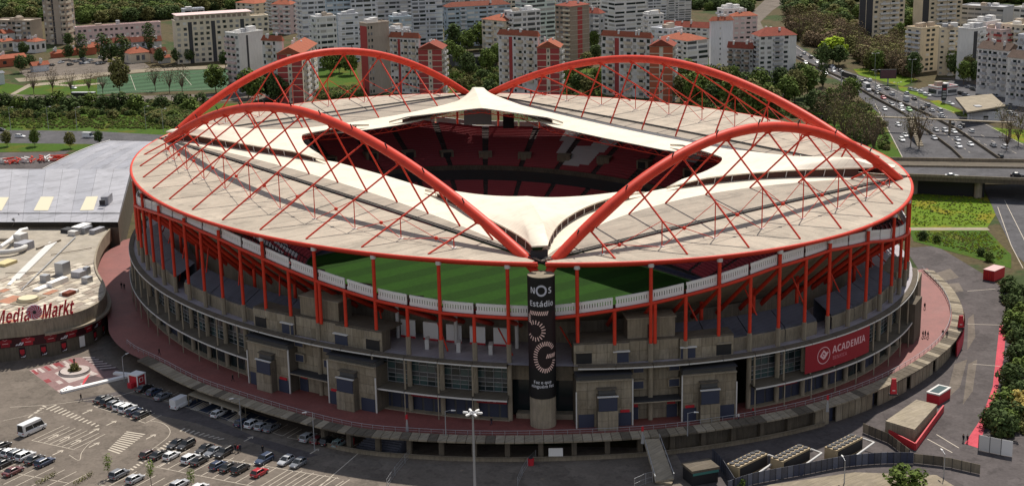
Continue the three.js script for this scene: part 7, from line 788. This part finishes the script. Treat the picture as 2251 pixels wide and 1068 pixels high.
{ const p = [97.96,81.75], h = 15.65, l = thing('floodlight_mast', 'tall steel mast with a ring of six white lamps in the foreground', 'floodlight', p[0], 0, p[1]); part(l, 'mast', new G().tube([[0, 0, 0], [0, h * 0.6, 0], [0, h, 0]], [0.28, 0.22, 0.16], 10), M.steel); part(l, 'head_ring', new G().tube([...Array(17)].map((_, i) => [Math.cos(i / 8 * PI) * 0.7, h, Math.sin(i / 8 * PI) * 0.7]), 0.09, 6), M.steel); for (let k = 0; k < 6; k++) { const a = k / 6 * 2 * PI + 0.3, c = Math.cos(a), s = Math.sin(a), q = r => [c * r, h + 0.05, s * r]; part(l, 'lamp_arm', new G().bar(q(0.1), q(0.9), 0.06, 5), M.steel); part(l, 'lamp_head', new G().tube([q(0.85), q(1.0), q(1.7), q(1.85)], [0.1, 0.26, 0.26, 0.12], 8), M.white); } }
// plaza gateposts with red tops
[[109.09,49.49],[74.11,80.85],[121.14,9.76]].forEach((p, i) => { const g = thing('plaza_bollard', `glass-sided post with red cap on the plaza edge, ${['right of the banner tower', 'above the plaza stairs', 'at the right before the sunlit plaza'][i]}`, 'post', p[0], PL, p[1], 0.6); part(g, 'post_body', new G().hexa([-0.3, 0, 0.15], [0.3, 0, 0.15], [0.3, 0, -0.15], [-0.3, 0, -0.15], [-0.12, 2.6, 0.1], [0.12, 2.6, 0.1], [0.12, 2.6, -0.1], [-0.12, 2.6, -0.1]), M.steel); part(g, 'post_cap', new G().box(-0.2, 2.6, -0.2, 0.2, 3.5, 0.2), M.signRed); });
// ---------- people ----------
function figure(pose) { const J = pose ? { hip: [0, 0.92, 0], chest: [0, 1.34, 0.02], neck: [0, 1.5, 0.02], head: [0, 1.64, 0.04], kl: [0.1, 0.5, 0.16], fl: [0.1, 0.06, 0.24], tl: [0.1, 0.04, 0.38], kr: [-0.1, 0.5, -0.04], fr: [-0.1, 0.1, -0.34], tr: [-0.1, 0.05, -0.22], el: [0.24, 1.12, -0.1], hl: [0.26, 0.9, 0.02], er: [-0.24, 1.12, 0.08], hr: [-0.26, 0.92, 0.24] } : { hip: [0, 0.92, 0], chest: [0, 1.34, 0], neck: [0, 1.5, 0], head: [0, 1.64, 0.02], kl: [0.11, 0.5, 0.02], fl: [0.12, 0.06, 0], tl: [0.13, 0.04, 0.15], kr: [-0.11, 0.5, 0.02], fr: [-0.12, 0.06, 0], tr: [-0.13, 0.04, 0.15], el: [0.27, 1.12, -0.02], hl: [0.27, 0.86, 0.06], er: [-0.27, 1.12, -0.02], hr: [-0.27, 0.86, 0.06] };
  const sl = [0.19, 1.42, 0], sr = [-0.19, 1.42, 0], B = [[J.hip, J.chest, 0.15, 0.17], [J.chest, J.neck, 0.15, 0.06], [J.neck, J.head, 0.06, 0.07], [J.head, [J.head[0], J.head[1] + 0.05, J.head[2] - 0.02], 0.1, 0.1], [sl, sr, 0.07, 0.07], [[0.09, 0.9, 0], J.kl, 0.095, 0.06], [J.kl, J.fl, 0.06, 0.045], [J.fl, J.tl, 0.05, 0.04], [[-0.09, 0.9, 0], J.kr, 0.095, 0.06], [J.kr, J.fr, 0.06, 0.045], [J.fr, J.tr, 0.05, 0.04], [sl, J.el, 0.06, 0.045], [J.el, J.hl, 0.045, 0.032], [sr, J.er, 0.06, 0.045], [J.er, J.hr, 0.045, 0.032]];
  const N = 44, mc = new MarchingCubes(N, new THREE.MeshStandardMaterial(), false, false, 30000); mc.isolation = 0; const sc = 0.95; for (let z = 0; z < N; z++) for (let y = 0; y < N; y++) for (let x = 0; x < N; x++) { const p = [(x - N / 2) / (N / 2) * sc, (y - N / 2) / (N / 2) * sc + 0.9, (z - N / 2) / (N / 2) * sc]; let d = 9; for (const [a, b, ra, rb] of B) { const ab = sub(b, a), ap = sub(p, a), t = Math.max(0, Math.min(1, (ap[0] * ab[0] + ap[1] * ab[1] + ap[2] * ab[2]) / (ab[0] ** 2 + ab[1] ** 2 + ab[2] ** 2))), q = Math.hypot(ap[0] - ab[0] * t, ap[1] - ab[1] * t, ap[2] - ab[2] * t) - lerp(ra, rb, t), k = 0.04, h = Math.max(0, k - Math.abs(d - q)) / k; d = Math.min(d, q) - h * h * k / 4; } mc.field[x + y * N + z * N * N] = -d; }
  mc.update(); const n = mc.count, pos = new Float32Array(n * 3), nor = new Float32Array(n * 3); for (let i = 0; i < n; i++) { pos[i * 3] = mc.positionArray[i * 3] * sc; pos[i * 3 + 1] = mc.positionArray[i * 3 + 1] * sc + 0.9; pos[i * 3 + 2] = mc.positionArray[i * 3 + 2] * sc; for (let k = 0; k < 3; k++) nor[i * 3 + k] = mc.normalArray[i * 3 + k]; } return [pos, nor]; }
const FIG = [figure(0), figure(1)];
function person(p, y, yaw, pose, top, legs, label) { const [pos, nor] = FIG[pose], g = new THREE.BufferGeometry(), col = new Float32Array(pos.length); for (let i = 0; i < pos.length; i += 3) { const h = pos[i + 1], c = h > 1.7 ? [0.03, 0.02, 0.015] : h > 1.5 ? [0.42, 0.26, 0.18] : h > 0.9 && !(h < 0.93 && Math.abs(pos[i]) > 0.22) ? top : h < 0.93 && Math.abs(pos[i]) > 0.22 ? [0.42, 0.26, 0.18] : h > 0.1 ? legs : [0.05, 0.05, 0.05]; col.set(c, i); } g.setAttribute('position', new THREE.BufferAttribute(pos, 3)); g.setAttribute('normal', new THREE.BufferAttribute(nor, 3)); g.setAttribute('color', new THREE.BufferAttribute(col, 3)); const t = thing('person', label, 'person', p[0], y, p[1], yaw); part(t, 'body', g, FIGM); }
const FIGM = mat([1, 1, 1], 0.9, null, { vertexColors: true }), dk = [0.02, 0.02, 0.025], nv = [0.03, 0.035, 0.06], wh = [0.6, 0.58, 0.56], rd = [0.35, 0.02, 0.03];
person([104.95,-43.1], PL, 2.4, 1, dk, dk, 'person in dark clothes walking alone on the sunlit plaza'); person([104.81,-42.44], PL, 2.6, 1, dk, nv, 'person in dark clothes, left of two on the sunlit plaza'); person([105.77,-43.03], PL, 2.6, 1, nv, dk, 'person in navy, right of the left-hand pair on the sunlit plaza'); person([107.21,-46.69], PL, 0.5, 0, dk, nv, 'person in dark clothes, left of the pair near the plaza edge'); person([108.23,-46.85], PL, 0.5, 0, nv, nv, 'person in navy, right of the pair near the plaza edge'); person([91.49,-60.6], PL, 1, 1, dk, dk, 'person in black farthest along the sunlit plaza');
person([3.03,120.28], 0, 2, 1, dk, dk, 'person in black crossing the car park by the mosaic square'); person([51.45,107.44], 0, 1, 0, dk, nv, 'person in black beside the parked black cars, left of the group'); person([52.05,106.73], 0, 1, 1, nv, dk, 'person in navy beside the parked black cars, right of the group'); person([55.67,103.55], 0, 4, 1, dk, dk, 'person in black standing above the dark navy car'); person([52.17,107.3], 0, 2, 0, rd, dk, 'person in a red top in the middle of the group by the black cars');
person([-59.74,83.3], PL, 1, 0, dk, dk, 'person in black, left of two in the passage beside the shop'); person([-58.43,83.09], PL, 1, 0, dk, dk, 'person in black, right of two in the passage beside the shop'); person([-2.31,98.85], PL, 2, 1, dk, dk, 'person in dark clothes on the shaded plaza at the left'); person([24.99,94.04], PL, 2, 1, dk, dk, 'person in dark clothes on the shaded plaza by the left concrete block'); person([82.34,66.06], PL, 3, 1, dk, nv, 'person in dark clothes on the plaza below the gate signs'); person([112.9,26.98], PL, 3, 1, wh, nv, 'person in a white top on the plaza below the right concrete block'); person([112.57,22.44], PL, 3, 0, rd, dk, 'person in a red top near the shaded shop front'); person([142.2,-6.66], 0, 3, 0, dk, dk, 'person in black at the foot of the pink walk, left one'); person([142.86,-7.08], 0, 3, 0, dk, nv, 'person in black at the foot of the pink walk, right one');
scene.traverse(o => { if (o.isMesh) { o.castShadow = true; o.receiveShadow = true; } });
renderer.render(scene, camera);
